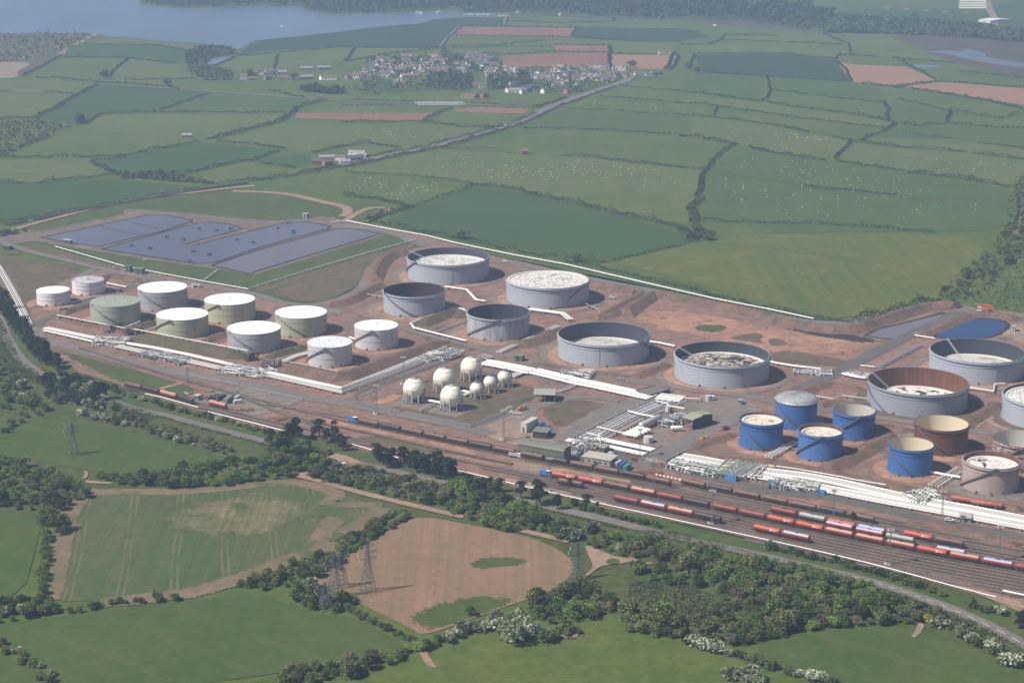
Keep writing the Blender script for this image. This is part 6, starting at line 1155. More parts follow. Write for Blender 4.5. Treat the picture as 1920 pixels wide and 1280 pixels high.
def lump(c, r, n, hz=1.0):
    d = rng.normal(size=(n, 3)); d /= np.linalg.norm(d, axis=1)[:, None]; d[:, 2] = np.where(d[:, 2] < -.35, -d[:, 2], d[:, 2]); rr = r * rng.uniform(.62, 1.05, n) ** .7
    p = d * rr[:, None]; p[:, 2] *= hz; return p + np.array(c)
def crown(kind, seed):
    global rng
    rng = np.random.default_rng(seed); P_ = []
    if kind == 'broad':
        for k in range(9): a = rng.uniform(0, 6.28); q_ = rng.uniform(0, 2.6); P_.append(lump((q_ * math.cos(a), q_ * math.sin(a), rng.uniform(2.2, 4.6) - q_ * .45), rng.uniform(1.6, 2.3), 110, .85))
        sz = .30
    elif kind == 'bush':
        for k in range(5): a = rng.uniform(0, 6.28); q_ = rng.uniform(0, 1.5); P_.append(lump((q_ * math.cos(a), q_ * math.sin(a), rng.uniform(.8, 1.6)), rng.uniform(.9, 1.5), 60, .9))
        sz = .27
    elif kind == 'pine':
        for k in range(10): a = rng.uniform(0, 6.28); q_ = rng.uniform(0, 1.9); P_.append(lump((q_ * math.cos(a), q_ * math.sin(a), rng.uniform(3.2, 7.8) - q_ * .3), rng.uniform(1.1, 1.8), 80, .7))
        sz = .28
    elif kind == 'belt':
        for k in range(10): z = 2.6 + k * .65; P_.append(lump((rng.normal() * .4, rng.normal() * .4, z), 2.3 * (1 - (k / 13) ** 1.5) + .3, 60, .6))
        sz = .34
    P_ = np.concatenate(P_); return quads(P_, sz)
CR = {}
def tree_b(kind, m, seed, name):
    def f():
        V, F = crown(kind, seed); root = empty(name)
        if kind != 'bush':
            mb = MB(); h = {'broad': 3.4, 'pine': 6.0, 'belt': 5}[kind]; r = random.Random(seed); x = r.uniform(-.3, .3); mb.tube([(0, 0, -.2), (x * .3, x * .2, h * .4), (x, x * .5, h)], [.32, .24, .14], 6, False)
            for k in range(4): a = r.uniform(0, 6.28); z = h * r.uniform(.5, .85); mb.tube([(x * .5, x * .3, z), (1.1 * math.cos(a), 1.1 * math.sin(a), z + .8), (1.9 * math.cos(a), 1.9 * math.sin(a), z + 1.7)], [.13, .09, .05], 4, False)
            mb.build('trunk', BARK, root)
        else:
            mb = MB(); [mb.tube([(0, 0, -.1), (.5 * math.cos(a), .5 * math.sin(a), .9)], [.08, .04], 4, False) for a in (0, 2, 4)]; mb.build('stem', BARK, root)
        np_mesh('crown', V, F, m, parent=root); return root
    return f
def plant(a, kind, m, name, cat, label, group, sc_, seeds=5, z=.1):
    PLANTS.append((math.hypot(a[0], a[1]), tuple(a), kind, m, name, cat, label, group, sc_, seeds, z, q.random()))
PLANTS = []; MAXK = dict(broadleaf_tree=285, bush=285, hawthorn_bush=285, pine_tree=285, conifer_tree=285, hawthorn_tree=285)
def plant_now(d_, a, kind, m, name, cat, label, group, sc_, seeds, z, u):
    s = q.randrange(seeds); key = '%s%s%d' % (name, m.name, s); k = q.uniform(.85, 1.15)
    spawn(key, tree_b(kind, m, s * 7 + len(name) + len(m.name), name), (a[0], a[1], z), q.uniform(0, 6.28), (sc_ * k, sc_ * k, sc_ * k * q.uniform(.85, 1.2)), label, group, cat)
def wood(s, n, spec, dmin, label, z=.1):
    """spec: list of (weight, kind, material, scale)"""
    Pg = [(v.x, v.y) for v in gp(s)]
    for p in scatter(Pg, n, q, dmin):
        k = q.choices(spec, [t[0] for t in spec])[0]; _, kind, m, sc_ = k; sc_ *= q.choice((.75, .9, 1, 1.15, 1.5)); r_ = math.hypot(*p); back = {'broad': 11, 'bush': 3, 'pine': 15, 'belt': 14}[kind] * sc_
        if not inpoly((p[0] * (1 + back / r_), p[1] * (1 + back / r_)), Pg):
            p = (p[0] * (1 - back * .8 / r_), p[1] * (1 - back * .8 / r_))
            if not inpoly(p, Pg): continue
        nm = {'broad': 'broadleaf_tree', 'bush': 'bush', 'pine': 'pine_tree', 'belt': 'conifer_tree'}[kind]; mn = {'leaf_green': 'mid green', 'leaf_bright': 'bright green', 'leaf_olive': 'olive green', 'leaf_pine': 'dark green', 'leaf_brown': 'brownish', 'leaf_hedge': 'dull green', 'blossom': 'white blossoming', 'gorse': 'yellow flowering'}[m.name]
        if m is LW: nm = 'hawthorn_bush' if kind == 'bush' else 'hawthorn_tree'
        cat = {'broadleaf_tree': 'tree', 'bush': 'bush', 'pine_tree': 'pine tree', 'conifer_tree': 'conifer tree', 'hawthorn_bush': 'hawthorn', 'hawthorn_tree': 'hawthorn'}[nm]
        lab = '%s %s %s' % (mn, cat, label); plant(p, kind, m, nm, cat, lab, lab + ' (alike)', sc_ * q.uniform(.8, 1.2), z=z)
def line(s, step, spec, label, jit=2.0, z=.1):
    p = gp(s); out = []
    for i in range(len(p) - 1):
        L = (p[i + 1] - p[i]).length; d = (p[i + 1] - p[i]) / L; t = 0
        while t < L: c = p[i] + d * t; out.append((c.x + q.uniform(-jit, jit), c.y + q.uniform(-jit, jit))); t += step * q.uniform(.7, 1.3)
    for a in out:
        _, kind, m, sc_ = q.choices(spec, [t[0] for t in spec])[0]; r_ = math.hypot(*a); f_ = 1 - {'broad': 6, 'bush': 2, 'pine': 8, 'belt': 7}[kind] * sc_ / r_; a = (a[0] * f_, a[1] * f_); nm = {'broad': 'broadleaf_tree', 'bush': 'bush', 'pine': 'pine_tree', 'belt': 'conifer_tree'}[kind]; mn = {'leaf_green': 'mid green', 'leaf_bright': 'bright green', 'leaf_olive': 'olive green', 'leaf_pine': 'dark green', 'leaf_brown': 'brownish', 'leaf_hedge': 'dull green', 'blossom': 'white blossoming', 'gorse': 'yellow flowering'}[m.name]
        if m is LW: nm = 'hawthorn_bush' if kind == 'bush' else 'hawthorn_tree'
        cat = {'broadleaf_tree': 'tree', 'bush': 'bush', 'pine_tree': 'pine tree', 'conifer_tree': 'conifer tree', 'hawthorn_bush': 'hawthorn', 'hawthorn_tree': 'hawthorn'}[nm]
        lab = '%s %s %s' % (mn, cat, label); plant(a, kind, m, nm, cat, lab, lab + ' (alike)', sc_ * q.uniform(.8, 1.2), z=z)
MIX = [(4, 'broad', LV, .95), (2, 'broad', LO, .9), (1.2, 'broad', LY, .95), (1, 'broad', LH, .8)]
MIXS = [(3, 'broad', LO, .75), (2, 'broad', LV, .7), (2, 'broad', LH, .7), (1.3, 'broad', LB, .75)]
BSH = [(3, 'bush', LH, 1.3), (2, 'bush', LO, 1.3), (2, 'bush', LV, 1.2), (.5, 'bush', LB, 1.2)]
BLS = [(3, 'bush', LW, 1.3), (2, 'bush', LH, 1.3), (1, 'bush', LO, 1.3)]
# --- pines
wood('P -30,540 0,548 22,590 45,625 62,650 90,672 120,685 130,694 108,697 80,685 50,660 20,620 0,590 -30,570', 62, [(1, 'belt', LD, 1.25)], 4.5, 'in the dark belt at the left edge')
line('I 265,700 400,690 560,700 640,760 730,790', 6, [(1, 'pine', LD, 1.25)], 'in the row left of the road junction', 5); line('I 130,770 230,790 300,770', 6, [(1, 'pine', LD, 1.2)], 'in the row left of the road junction', 4)
line('I 870,850 950,870 1080,900 1200,930 1330,960 1440,1000 1540,1040', 3.4, [(4, 'pine', LD, 1.3), (1, 'broad', LH, .9)], 'in the long row between road and railway', 6); line('I 1010,860 1250,930 1420,970', 4.5, [(1, 'pine', LD, 1.25)], 'in the long row between road and railway', 5)
line('I 1640,1060 1720,1080 1800,1110', 8, [(1, 'pine', LD, 1.2)], 'right of the long row by the railway', 4); line('S 110,600 120,600', 9, [(1, 'pine', LD, 1.1)], 'alone beside the railway pipe', 1)
line('S 290,640 360,660 440,670', 6, [(1, 'pine', LD, 1.35)], 'in the clump in front of the blue locomotive', 4); line('S 580,700 640,715', 7, [(1, 'pine', LD, 1.1)], 'right of the clump by the blue locomotive', 3); line('S 975,740 985,745', 20, [(1, 'pine', LD, 1.0)], 'left of two lone ones by the railway pipe', 1); line('S 1100,755 1110,757', 20, [(1, 'pine', LD, .85)], 'right of two lone ones by the railway pipe', 1)
wood('H 340,470 400,450 520,445 620,440 700,500 750,560 790,590 740,620 600,640 480,640 380,600 330,530', 30, [(4, 'broad', LD, 1.1), (1, 'broad', LY, 1.15), (1, 'broad', LB, .9)], 6, 'in the dark copse left of the public road')
line('D 0,250 60,235 120,225 170,215', 5, [(1, 'broad', LV, .9)], 'at the far left junction', 3)
# --- left of the farm
wood('H -120,330 0,330 100,380 160,470 230,560 330,640 420,680 300,690 150,690 0,660 -120,600', 60, [(3, 'broad', LH, .7), (1, 'broad', LO, .7), (1.2, 'bush', LW, 1.4), (2, 'broad', LV, .7)], 5.5, 'in the scrub left of the copse')
line('H 700,470 800,510 900,545 1000,585 1150,620 1300,670 1500,720 1700,760 1920,820', 5, [(3, 'bush', LO, 1.3), (1.4, 'bush', LW, 1.2), (2, 'bush', LH, 1.2)], 'in the hedge beside the left railway', 1.5); line('I 0,660 80,680 130,700', 5, BSH, 'in the hedge beside the left railway', 1.5); line('H 430,395 560,430 700,470', 6, BSH, 'along the verge above the copse', 2)
line('H 620,690 800,740 900,790', 5, [(1, 'bush', LW, 1.7), (1, 'bush', LH, 1.5)], 'on the far edge of the dark green field', 3); wood('H 640,640 820,600 1000,720 1300,820 1500,880 1700,940 1800,1040 1500,960 1200,880 1000,800 800,740', 90, [(3, 'broad', LH, .55), (2, 'broad', LO, .6), (1, 'bush', LW, 1.3), (1.4, 'broad', LB, .6)], 5, 'in the scrub between field and road')
line('H -100,850 0,840 100,770 180,710 300,700', 6, [(2, 'broad', LH, .7), (1, 'broad', LO, .7)], 'along the left edge of the dark green field', 3)
wood('L 540,60 700,100 900,80 1100,30 1300,10 1500,0 1640,-30 1700,-60 1850,-60 1860,-10 1820,50 1700,90 1560,120 1300,150 1000,165 700,155 560,135', 120, MIX, 6, 'in the tree belt above the drilled field'); wood('W 1250,760 1500,700 1680,800 1760,900 1700,980 1500,1100 1280,1000', 34, [(3, 'broad', LV, 1.1), (1, 'broad', LD, 1.1), (1, 'broad', LY, 1.1)], 6, 'beside the road junction')
wood('L -80,-20 0,0 120,10 220,50 330,80 470,150 510,200 430,260 350,290 240,300 180,300 80,290 -80,270', 70, MIX, 6.5, 'in the wood behind the left watermark-free corner'.replace(' behind the left watermark-free corner', ' at the left edge')); wood('L 230,290 310,280 370,330 370,390 310,430 240,390', 9, [(2, 'broad', LV, 1.1), (1, 'broad', LH, 1)], 5, 'in the clump between two left fields'); line('L 260,400 250,520 240,620 250,740', 7, [(2, 'broad', LV, .8), (1, 'broad', LO, .8)], 'in the hedge between the two left fields', 2)
wood('L -80,830 0,800 100,790 250,780 330,800 300,860 160,900 0,930 -80,940', 30, [(2, 'broad', LO, .85), (1, 'bush', LW, 1.3), (2, 'broad', LV, .8)], 6, 'at the lower left'); line('L 330,860 520,830 650,800 800,795 900,780', 5, [(2, 'broad', LH, .6), (1, 'bush', LO, 1.3)], 'in the hedge below the drilled field', 2)
line('L 900,775 1010,770', 6, [(1, 'broad', LV, .8)], 'below the drilled field', 2); wood('L 1280,720 1450,650 1650,560 1800,540 1920,520 1920,620 M 40,700 -40,760 L 1700,740 1560,730 1480,745', 60, [(3, 'broad', LH, .7), (2, 'broad', LO, .7), (1, 'broad', LV, .7)], 5.5, 'in the hedge belt beside the drilled field')
wood('M -10,590 60,560 180,500 300,430 400,340 560,290 660,285 650,330 560,370 400,470 200,600 60,650', 80, [(3, 'broad', LH, .6), (2, 'broad', LO, .65), (1, 'broad', LV, .6)], 5, 'between drilled and brown fields'); wood('M 60,700 180,770 320,790 330,850 200,870 60,840 -60,760', 26, [(3, 'bush', LV, 1.4), (1, 'bush', LW, 1.4), (2, 'bush', LH, 1.3)], 5, 'around the pylons'); line('M 230,800 310,850 400,900 500,950 620,1010 700,1050', 4, [(3, 'broad', LH, .62), (1, 'broad', LV, .6), (.5, 'bush', LW, 1.3)], 'in the hedge below the pylons', 1.5)
wood('L -60,980 60,1030 160,1080 250,1150 360,1270 -60,1300', 14, [(1, 'broad', LO, .8), (1, 'bush', LW, 1.2)], 8, 'at the lower left corner') if 0 else line('L -60,1020 60,1070 160,1120 260,1210 330,1260', 6, [(2, 'broad', LO, .75), (1, 'bush', LW, 1.2)], 'at the lower left corner', 3)
wood('M -80,1150 120,1150 300,1090 430,1080 500,1100 480,1150 300,1230 0,1290 -80,1290', 30, [(3, 'broad', LO, 1.0), (1, 'broad', LV, .9), (2, 'broad', LB, .8)], 5.5, 'along the bottom field edge'); line('M 500,1120 620,1070 700,1045 780,1020', 5, [(1, 'broad', LH, .7), (.5, 'broad', LY, .7)], 'along the bottom field edge', 2)
line('M 770,1010 850,1000 950,970 1010,960 1060,950', 4.5, [(3, 'bush', LW, 1.7), (1, 'broad', LV, .6)], 'below the brown field', 2.5); wood('M 1040,900 1100,900 1250,880 1340,930 1330,1000 1200,1030 1120,980', 26, [(3, 'bush', LW, 2.0), (1, 'broad', LO, .8)], 4.5, 'in the dense white group below the brown field'); line('M 990,850 1080,860', 7, [(1, 'broad', LY, .9)], 'at the corner of the brown field', 2)
wood('M 1240,800 1400,760 1500,700 1640,690 1760,760 1780,840 1640,900 1500,930 1380,930 1260,870', 55, MIX, 5.5, 'in the wood right of the brown field'); wood('M 1380,960 1560,950 1570,1000 1400,1030', 8, BSH, 5, 'beside the muddy gateway'); wood('N -20,600 120,600 200,650 240,720 250,770 120,760 -20,740', 26, [(3, 'broad', LO, 1.15), (1, 'broad', LV, 1.1)], 5.5, 'in the big round clump at the meadow corner')
# --- middle scrub
wood('I 340,990 600,960 750,950 900,960 1100,1020 1300,1060 1480,1090 1400,1150 1500,1200 1300,1240 1100,1180 800,1120 560,1060', 120, [(3, 'bush', LH, 1.2), (2, 'bush', LO, 1.2), (1, 'bush', LB, 1.3), (.4, 'bush', LW, 1.1)], 5, 'in the scrub below the road junction')
wood('M 800,200 850,150 960,130 1100,170 1160,220 1300,260 1420,330 1300,400 1200,420 1050,380 900,320 830,280', 80, [(3, 'broad', LV, .95), (2, 'broad', LY, .9), (1, 'broad', LB, .9), (1, 'broad', LH, .8)], 5.5, 'in the green grove below the road'); wood('M 1300,305 1600,372 1800,418 1920,446 1920,560 1760,540 1600,470 1500,450 1300,400', 90, [(3, 'broad', LV, .65), (2, 'broad', LH, .6), (1, 'bush', LW, 1.6), (1, 'broad', LO, .6), (.6, 'broad', LY, .7)], 6, 'in the scrub left of the sandy clearing')
line('S 800,730 900,770 1020,800 1150,830 1300,870 1450,900 1650,950 1900,1010', 4, [(3, 'bush', LH, 1.2), (1, 'bush', LV, 1.3)], 'in the hedge below the railway pipe', 1.2); line('K 0,985 150,1020 300,1060 480,1090 650,1130 800,1170 960,1220 1100,1270', 4, [(3, 'bush', LH, 1.2), (1.2, 'bush', LV, 1.4)], 'in the hedge below the railway pipe', 1.5); line('V 900,690 1000,720 1150,770 1320,820', 5, [(2, 'bush', LH, 1.3), (1, 'bush', LO, 1.2)], 'on the verge above the lower road', 2)
wood('M 960,290 1300,390 1500,440 1540,480 1400,430 1100,350', 24, [(1, 'bush', LH, 1.2)], 5, 'along the sandy farm track')
# --- right-hand wood
wood('N -60,278 120,290 230,300 330,325 470,368 560,375 640,392 830,410 1000,450 1130,490 1300,560 1500,640 1560,680 1480,690 1400,690 1290,710 1000,715 800,740 600,790 480,800 380,780 330,700 420,640 450,560 380,480 250,480 200,400 0,360', 300, [(3, 'broad', LV, .95), (3, 'broad', LO, .95), (1.5, 'broad', LB, .85), (2, 'broad', LH, .85), (1, 'broad', LY, .85)], 5.2, 'in the big wood at lower right')
wood('N 0,420 140,420 200,480 350,480 340,520 100,500 0,470', 16, [(1, 'bush', LV, 1.6)], 7, 'on the rough meadow'); line('N 280,780 350,800 430,820', 4, [(3, 'bush', LW, 2.0), (1, 'bush', LH, 1.5)], 'in the hedge between the two bottom meadows', 2); line('N 430,820 540,850 620,880 720,910 800,930 900,960 1000,985', 3.4, [(2, 'bush', LW, 1.5), (3, 'bush', LH, 1.5), (1, 'broad', LH, .6)], 'in the hedge between the two bottom meadows', 1.5); line('N 510,950 560,960 610,975', 5, [(1, 'bush', LW, 2.3)], 'standing alone in the bottom meadow', 2)
wood('N 1430,650 1520,680 1600,700 1700,720 1800,800 1920,870 1960,960 1860,920 1760,850 1600,760 1480,700', 46, [(2, 'bush', LW, 1.6), (3, 'bush', LH, 1.5), (2, 'broad', LH, .6), (.6, 'bush', LO, 1.6)], 5, 'along the track below the lower road'); line('N 1455,685 1490,690', 5, [(1, 'bush', LG_, 1.9)], 'by the gateway of the bottom field', 1); line('N 1690,610 1760,640 1820,660', 6, [(1, 'bush', LW, 1.6), (1, 'bush', LH, 1.6)], 'on the grass beside the lower road', 3); line('N 1890,690 1920,690 1930,700', 5, [(1, 'pine', LD, 1.1)], 'at the lower right edge', 2)
def plant_all():
    by = {}; rest = []
    for t in PLANTS: by.setdefault(t[4], []).append(t)
    for nm, L in by.items():
        L.sort(key=lambda t: t[0] / (t[8] * (2 if t[2] != 'bush' else 1)))
        for t in L[:MAXK[nm]]: plant_now(*t)
        rest += L[MAXK[nm]:]
    if not rest: return
    mats = []; VV = []; FF = []; MI = []; o = 0; cache = {}
    for t in rest:
        _, a, kind, m, name, *_r = t; sc_ = t[8]; z = t[10]; k = (kind, q.randrange(5))
        if k not in cache: cache[k] = crown(kind, 90 + k[1])
        V, F = cache[k]; th = q.uniform(0, 6.28); c_, s_ = math.cos(th), math.sin(th); W = V * (sc_ * q.uniform(.85, 1.15)); W = np.stack([W[:, 0] * c_ - W[:, 1] * s_ + a[0], W[:, 0] * s_ + W[:, 1] * c_ + a[1], W[:, 2] * q.uniform(.85, 1.15) + z], 1)
        if m not in mats: mats.append(m)
        VV.append(W); FF.append(F + o); MI.append(np.full(len(F), mats.index(m))); o += len(W)
    tag(np_mesh('woodland', np.concatenate(VV), np.concatenate(FF), mats, np.concatenate(MI)), kind='stuff')
# --- hedges: one mesh per hedgerow
HM = leafmat('leaf_hedgerow', (.034, .052, .024), (.052, .070, .032), (.028, .044, .022))
def hedge(s, wd, h, label, group, m=None, gap=.04, dens=1.0, z=.1):
    global rng
    wd = max(3.0, wd * .46); h *= .9; p = gp(s); P_ = []; rng = np.random.default_rng(int(abs(p[0].x) * 3) + 1)
    for i in range(len(p) - 1):
        a, b = p[i], p[i + 1]; L = (b - a).length; d = (b - a) / L; dist = math.hypot(a.x, a.y); sp = max(.8, dist / 2600) / dens; n = int(L / sp * wd * .95) + 2
        t = rng.uniform(0, L, n); w_ = rng.uniform(-.5, .5, n) * wd; hv = h * (.75 + .45 * np.sin(t * .13 + a.x) * np.sin(t * .041 + 1)); zz = hv * np.sqrt(np.clip(1 - (2 * w_ / wd) ** 2, 0, 1)) * rng.uniform(.35, 1.0, n)
        keep = t >= 0; wob = np.sin(t * .05 + a.x) * wd * .25
        x = a.x + d.x * t - d.y * (w_ + wob); y = a.y + d.y * t + d.x * (w_ + wob); P_.append(np.stack([x, y, zz + z + .2], 1)[keep])
    P_ = np.concatenate(P_); dist = math.hypot(p[0].x, p[0].y); V, F = quads(P_, max(.45, dist / 4300), .3)
    o = np_mesh('hedgerow', V, F, m or HM); return tag(o, label, 'hedge', group)
HG = {'far': ('thin dark hedgerow crossing the farmland left of the village and the straight road', 'hedgerows left of the straight road'), 'mid': ('thin dark hedgerow crossing the farmland around and above the village', 'hedgerows above the village'), 'rt': ('thin dark hedgerow crossing the farmland right of the straight road', 'hedgerows right of the straight road')}
HG['edge'] = ('hedge length on the northern boundary between the tank farm and the pastures', 'hedge lengths on the northern boundary')
def H_(k, w_, h, s, lab=None):
    for t in s.split('|'): t = t if t[0] in REG else k + ' ' + t; g = {'A': 'far', 'B': 'mid', 'C': 'rt', 'P': 'edge'}.get(t[0], 'rt'); hedge(t, w_, h, lab or HG[g][0], None if lab else HG[g][1])
H_('A', 9, 4, '130,425 240,370 340,315|360,320 720,328 980,357|610,425 660,375 715,330|200,440 290,435 540,460|540,462 730,470 930,488 1000,500|-200,512 0,512 60,517|250,517 415,525|470,250 860,255 1050,285|690,450 900,445 1090,440|1190,375 1330,315 1905,266 B 80,268 560,268|B 0,350 250,305 540,272|1500,505 1700,550')
H_('A', 16, 5, '205,655 330,595 430,530 545,475'); H_('A', 11, 4, '430,695 490,680 560,640 700,634 900,628|900,628 1300,630 1590,633|900,618 1000,580 1170,522|1530,390 1550,310|B 30,340 60,290 80,270')
H_('A', 20, 6, '1150,780 1350,735 1500,695 1600,660 1650,605 1720,580 1810,562', 'thick tree-lined hedge curving down from the village to the left'); H_('A', 14, 5, '-200,680 0,668 180,660 220,670|-200,730 0,718 100,690|60,850 160,800 290,770|-200,885 0,885 230,880 380,880|400,878 660,880 800,850 1110,795')
H_('A', 18, 5, '500,910 560,935 650,970 700,975', None); H_('A', 13, 5, '540,905 620,890 700,880|210,1025 300,1005 400,1010 660,975|-200,1030 0,1025 130,1025|1040,972 1150,945 1310,910 1400,895|1210,793 1400,805 1600,835|1740,855 1905,820 B 110,800 330,828|1400,905 1500,920 1640,940|1420,890 1560,845'); H_('A', 22, 6, '1380,1015 1600,985 1905,935 B 0,935 160,905', 'thick dark tree row left of the farm by the straight road'); H_('A', 8, 4, '0,1245 200,1210 400,1178|400,1178 800,1108 1190,1035 1380,1005')
H_('B', 16, 6, '160,905 350,865 540,828 700,790 850,745 960,712', 'thick hedge along the near side of the straight road'); H_('B', 12, 5, '100,890 300,848 460,825 600,785 760,745 880,712 950,693 1075,640', 'hedge along the far side of the straight road'); H_('B', 9, 4, '980,708 1100,655 1230,592 1400,532 1530,487')
H_('B', 7, 3.5, '560,270 600,215 670,150|640,200 1000,204 1280,208|1300,212 1600,228 1700,237|590,260 700,258 850,255 1140,225|600,275 900,262 1170,262|890,307 1000,300 1170,290 1490,295|1180,253 1480,255|920,140 930,100|950,120 1200,130 1520,125 1525,100|672,148 1000,152 1303,157|1280,208 1310,157|1310,158 1600,163 1905,168 C 90,185|1510,303 1830,307|0,560 300,568 650,572|720,572 900,590 1080,600|0,590 300,592|B 860,830 700,833 560,828')
H_('B', 13, 5, '1495,385 1500,330 1500,260|1812,390 1835,345 1860,300|1835,395 1870,350 1880,310|450,675 520,645 610,605|1080,605 1160,580 1250,550'); H_('B', 11, 5, '0,683 200,685 450,682|450,682 650,708 900,715|1240,870 1400,880 1600,905|1600,905 1905,940|960,715 1250,725 1470,730|1470,730 1700,742 1905,760 C 0,765')
H_('B', 6, 3.5, '1240,605 1370,612 1500,620 1700,635 1905,640|1440,540 1700,560 1905,580|1550,480 1700,498 1905,510|10,962 300,978 540,997 720,1025'); H_('B', 11, 4.5, '410,1155 520,1115 650,1070 740,1030'); H_('B', 17, 6, '750,1030 1000,1065 1130,1105', None); H_('B', 26, 7, '1130,1100 1300,1135 1480,1180 1700,1230 1905,1275 P 1300,448', 'broad scrubby hedge slanting down above the dark green field'); H_('B', 16, 6, '0,1095 200,1115 330,1140 400,1158|140,1240 250,1200 400,1155|P 690,418 720,400 777,390')
H_('C', 10, 4.5, '0,518 90,520 250,545 430,570|470,570 600,595 720,610|720,610 850,630 960,640|960,640 1050,655 1180,688'); H_('C', 8, 4, '440,570 480,540 492,510 470,425|110,405 600,440 950,460|60,300 300,302 560,300|560,300 700,318 860,330|65,305 40,380|850,335 880,305 1000,315 1100,325|1170,328 1300,335 1520,355|860,345 910,390 945,455|780,188 850,220 930,250 935,290|200,225 350,230 530,235|580,240 700,243 900,252|-10,255 130,250 200,235 240,195|240,195 400,200 540,203|1180,485 1300,470 1440,455|1440,455 1700,475 1905,490|1540,400 1700,415 1905,440|1220,345 1330,400 1410,448|500,505 600,515 700,530|740,535 900,555 1130,578')
H_('C', 14, 5, '1000,470 1180,487 1400,515 1560,540 1700,565 1905,612', 'long dark double hedge below the tan fields at right'); hedge('C 1200,555 1320,580 1500,625', 8, 4, 'hedge with white blossom at the upper right', None, LH); hedge('C 1500,608 1600,635 1780,665 1880,620', 10, 5, 'brightest white blossoming hedge near the right edge', None, LW if 0 else LH)
H_('C', 12, 5, '1130,570 1150,620 1140,680|1210,692 1300,705 1500,695|1500,695 1700,712 1905,720|1490,620 1480,680|990,785 1060,755 1120,735 1200,690|850,890 900,840 940,785'); H_('C', 8, 4, '-10,575 100,580 250,605 420,625|420,625 640,660 900,690 1150,720|170,650 200,600|-10,645 200,660 400,685 500,700|500,700 600,718 700,740|820,768 940,785')
H_('C', 17, 5, '950,793 1080,808 1200,822'); H_('C', 11, 5, '1200,822 1400,832 1580,852|1630,858 1750,875 1905,892'); H_('C', 6, 3, '1230,745 1350,760 1500,775|1650,800 1905,830'); H_('C', 16, 6, '0,760 120,775 240,800 310,812', None); H_('C', 13, 5, '370,820 480,850 620,870|620,870 720,890 800,895|840,895 1000,925 1240,960'); H_('C', 20, 6, '1260,965 1400,980 1560,1000 1650,1020 1820,1050', 'thick hedge between the two sheep pastures at right')
H_('C', 15, 5, '130,950 160,910 200,870 240,830 290,805|130,950 100,1030 80,1100'); H_('C', 24, 6, '85,1110 60,1160 50,1240', 'broad bushes at the lower left of the big green pasture'); H_('C', 7, 4, '-10,940 60,945 130,950'); H_('C', 12, 2, '650,1035 780,1050 900,1062 1100,1080 1200,1090'); H_('C', 12, 5, '70,1235 330,1245|330,1245 600,1250 850,1255 1100,1275 1400,1300')
H_('P', 24, 7, '1300,452 1320,445 1340,447|1300,455 1310,435 1300,425', None); H_('P', 7, 3, '1300,455 1260,464 1230,472|1230,472 1190,480 1145,492'); H_('P', 12, 5, '690,415 720,421 745,427 800,438|800,438 860,450 900,458 950,470|950,470 1010,480 1060,490 1110,500', None); hedge('P 1060,482 1090,486 1140,495', 16, 7, 'bare brownish bushes on the northern boundary', None, LB); H_('P', 13, 5, '1110,500 1200,520 1300,545 1380,566', 'middle length of the hedge north of the white twin pipeline'); H_('P', 14, 5, '1380,566 1440,580 1530,600 1600,605', 'last length of the hedge north of the white twin pipeline'); H_('P', 24, 8, '1600,603 1650,592 1700,580 1745,565', 'thick hedge behind the embankment by the settling pond')
# scrub and far woods: uncountable masses
def mass(name, s, n, h, m, size, seed=1, z=.1, lum=14):
    global rng
    rng = np.random.default_rng(seed); r_ = random.Random(seed); Pg = [(v.x, v.y) for v in gp(s)]; pts = np.array(scatter(Pg, n, r_)); k = np.sin(pts[:, 0] / lum) * np.sin(pts[:, 1] / lum + 1) * .35 + np.sin(pts[:, 0] / (lum * .37) + 2) * np.sin(pts[:, 1] / (lum * .43)) * .3 + .6
    P_ = np.stack([pts[:, 0], pts[:, 1], z + np.clip(k, .08, 1.3) * h * rng.uniform(.55, 1.0, len(pts))], 1); V, F = quads(P_, size, .3); return tag(np_mesh(name, V, F, m), kind='stuff')
mass('scrub', 'P 1700,600 1745,568 1790,520 1850,470 1880,430 1900,340 1960,300 1960,600 1850,575 1800,560', 2200, 4, LH, .9, 3)
mass('scrub', 'C 1840,1040 1900,1000 2000,1040 2000,1280 1800,1280 1870,1180', 1300, 5, LH, 1.4, 4)
FARM = leafmat('leaf_far', (.066, .092, .048), (.090, .115, .058), (.054, .078, .042))
mass('far_wood', 'P 262,5 310,12 350,15 450,12 565,12 575,21 615,26 750,24 850,16 B 700,75 900,72 1250,78 1400,92 1905,106 C 300,115 700,165 760,150 860,90 820,90 760,60 650,40 400,20 300,10 P 1380,-30 262,-30', 42000, 22, FARM, 3.2, 5, lum=40)
mass('far_wood', 'C 740,160 760,110 900,100 1200,105 1500,130 1740,160 1905,190 2300,200 2300,260 1905,240 1600,212 1350,200 1150,190 800,185', 15000, 11, FARM, 2.8, 6, lum=25)
mass('scrub', 'A -300,195 0,195 480,190 560,205 420,255 200,330 60,350 -300,350', 1100, 5, LB, 2.6, 7, lum=30); mass('scrub', 'A 1030,300 1090,265 1200,258 1290,270 1320,300 1180,330 1140,370 1040,370', 1000, 5, FARM, 2.2, 8, lum=20)
mass('scrub', 'A 1040,380 1180,375 1300,400 1290,450 1150,450 1060,410', 1800, 4, LH, 2.0, 9); mass('scrub', 'A 0,690 200,670 400,705 450,715 300,740 200,800 60,860 0,870 -200,880 -200,700', 1600, 4, LO, 1.7, 10); mass('scrub', 'A 640,975 800,960 920,960 1050,990 1130,1010 1190,1030 1000,1020 830,1000 680,1000', 900, 4, LH, 1.6, 11)
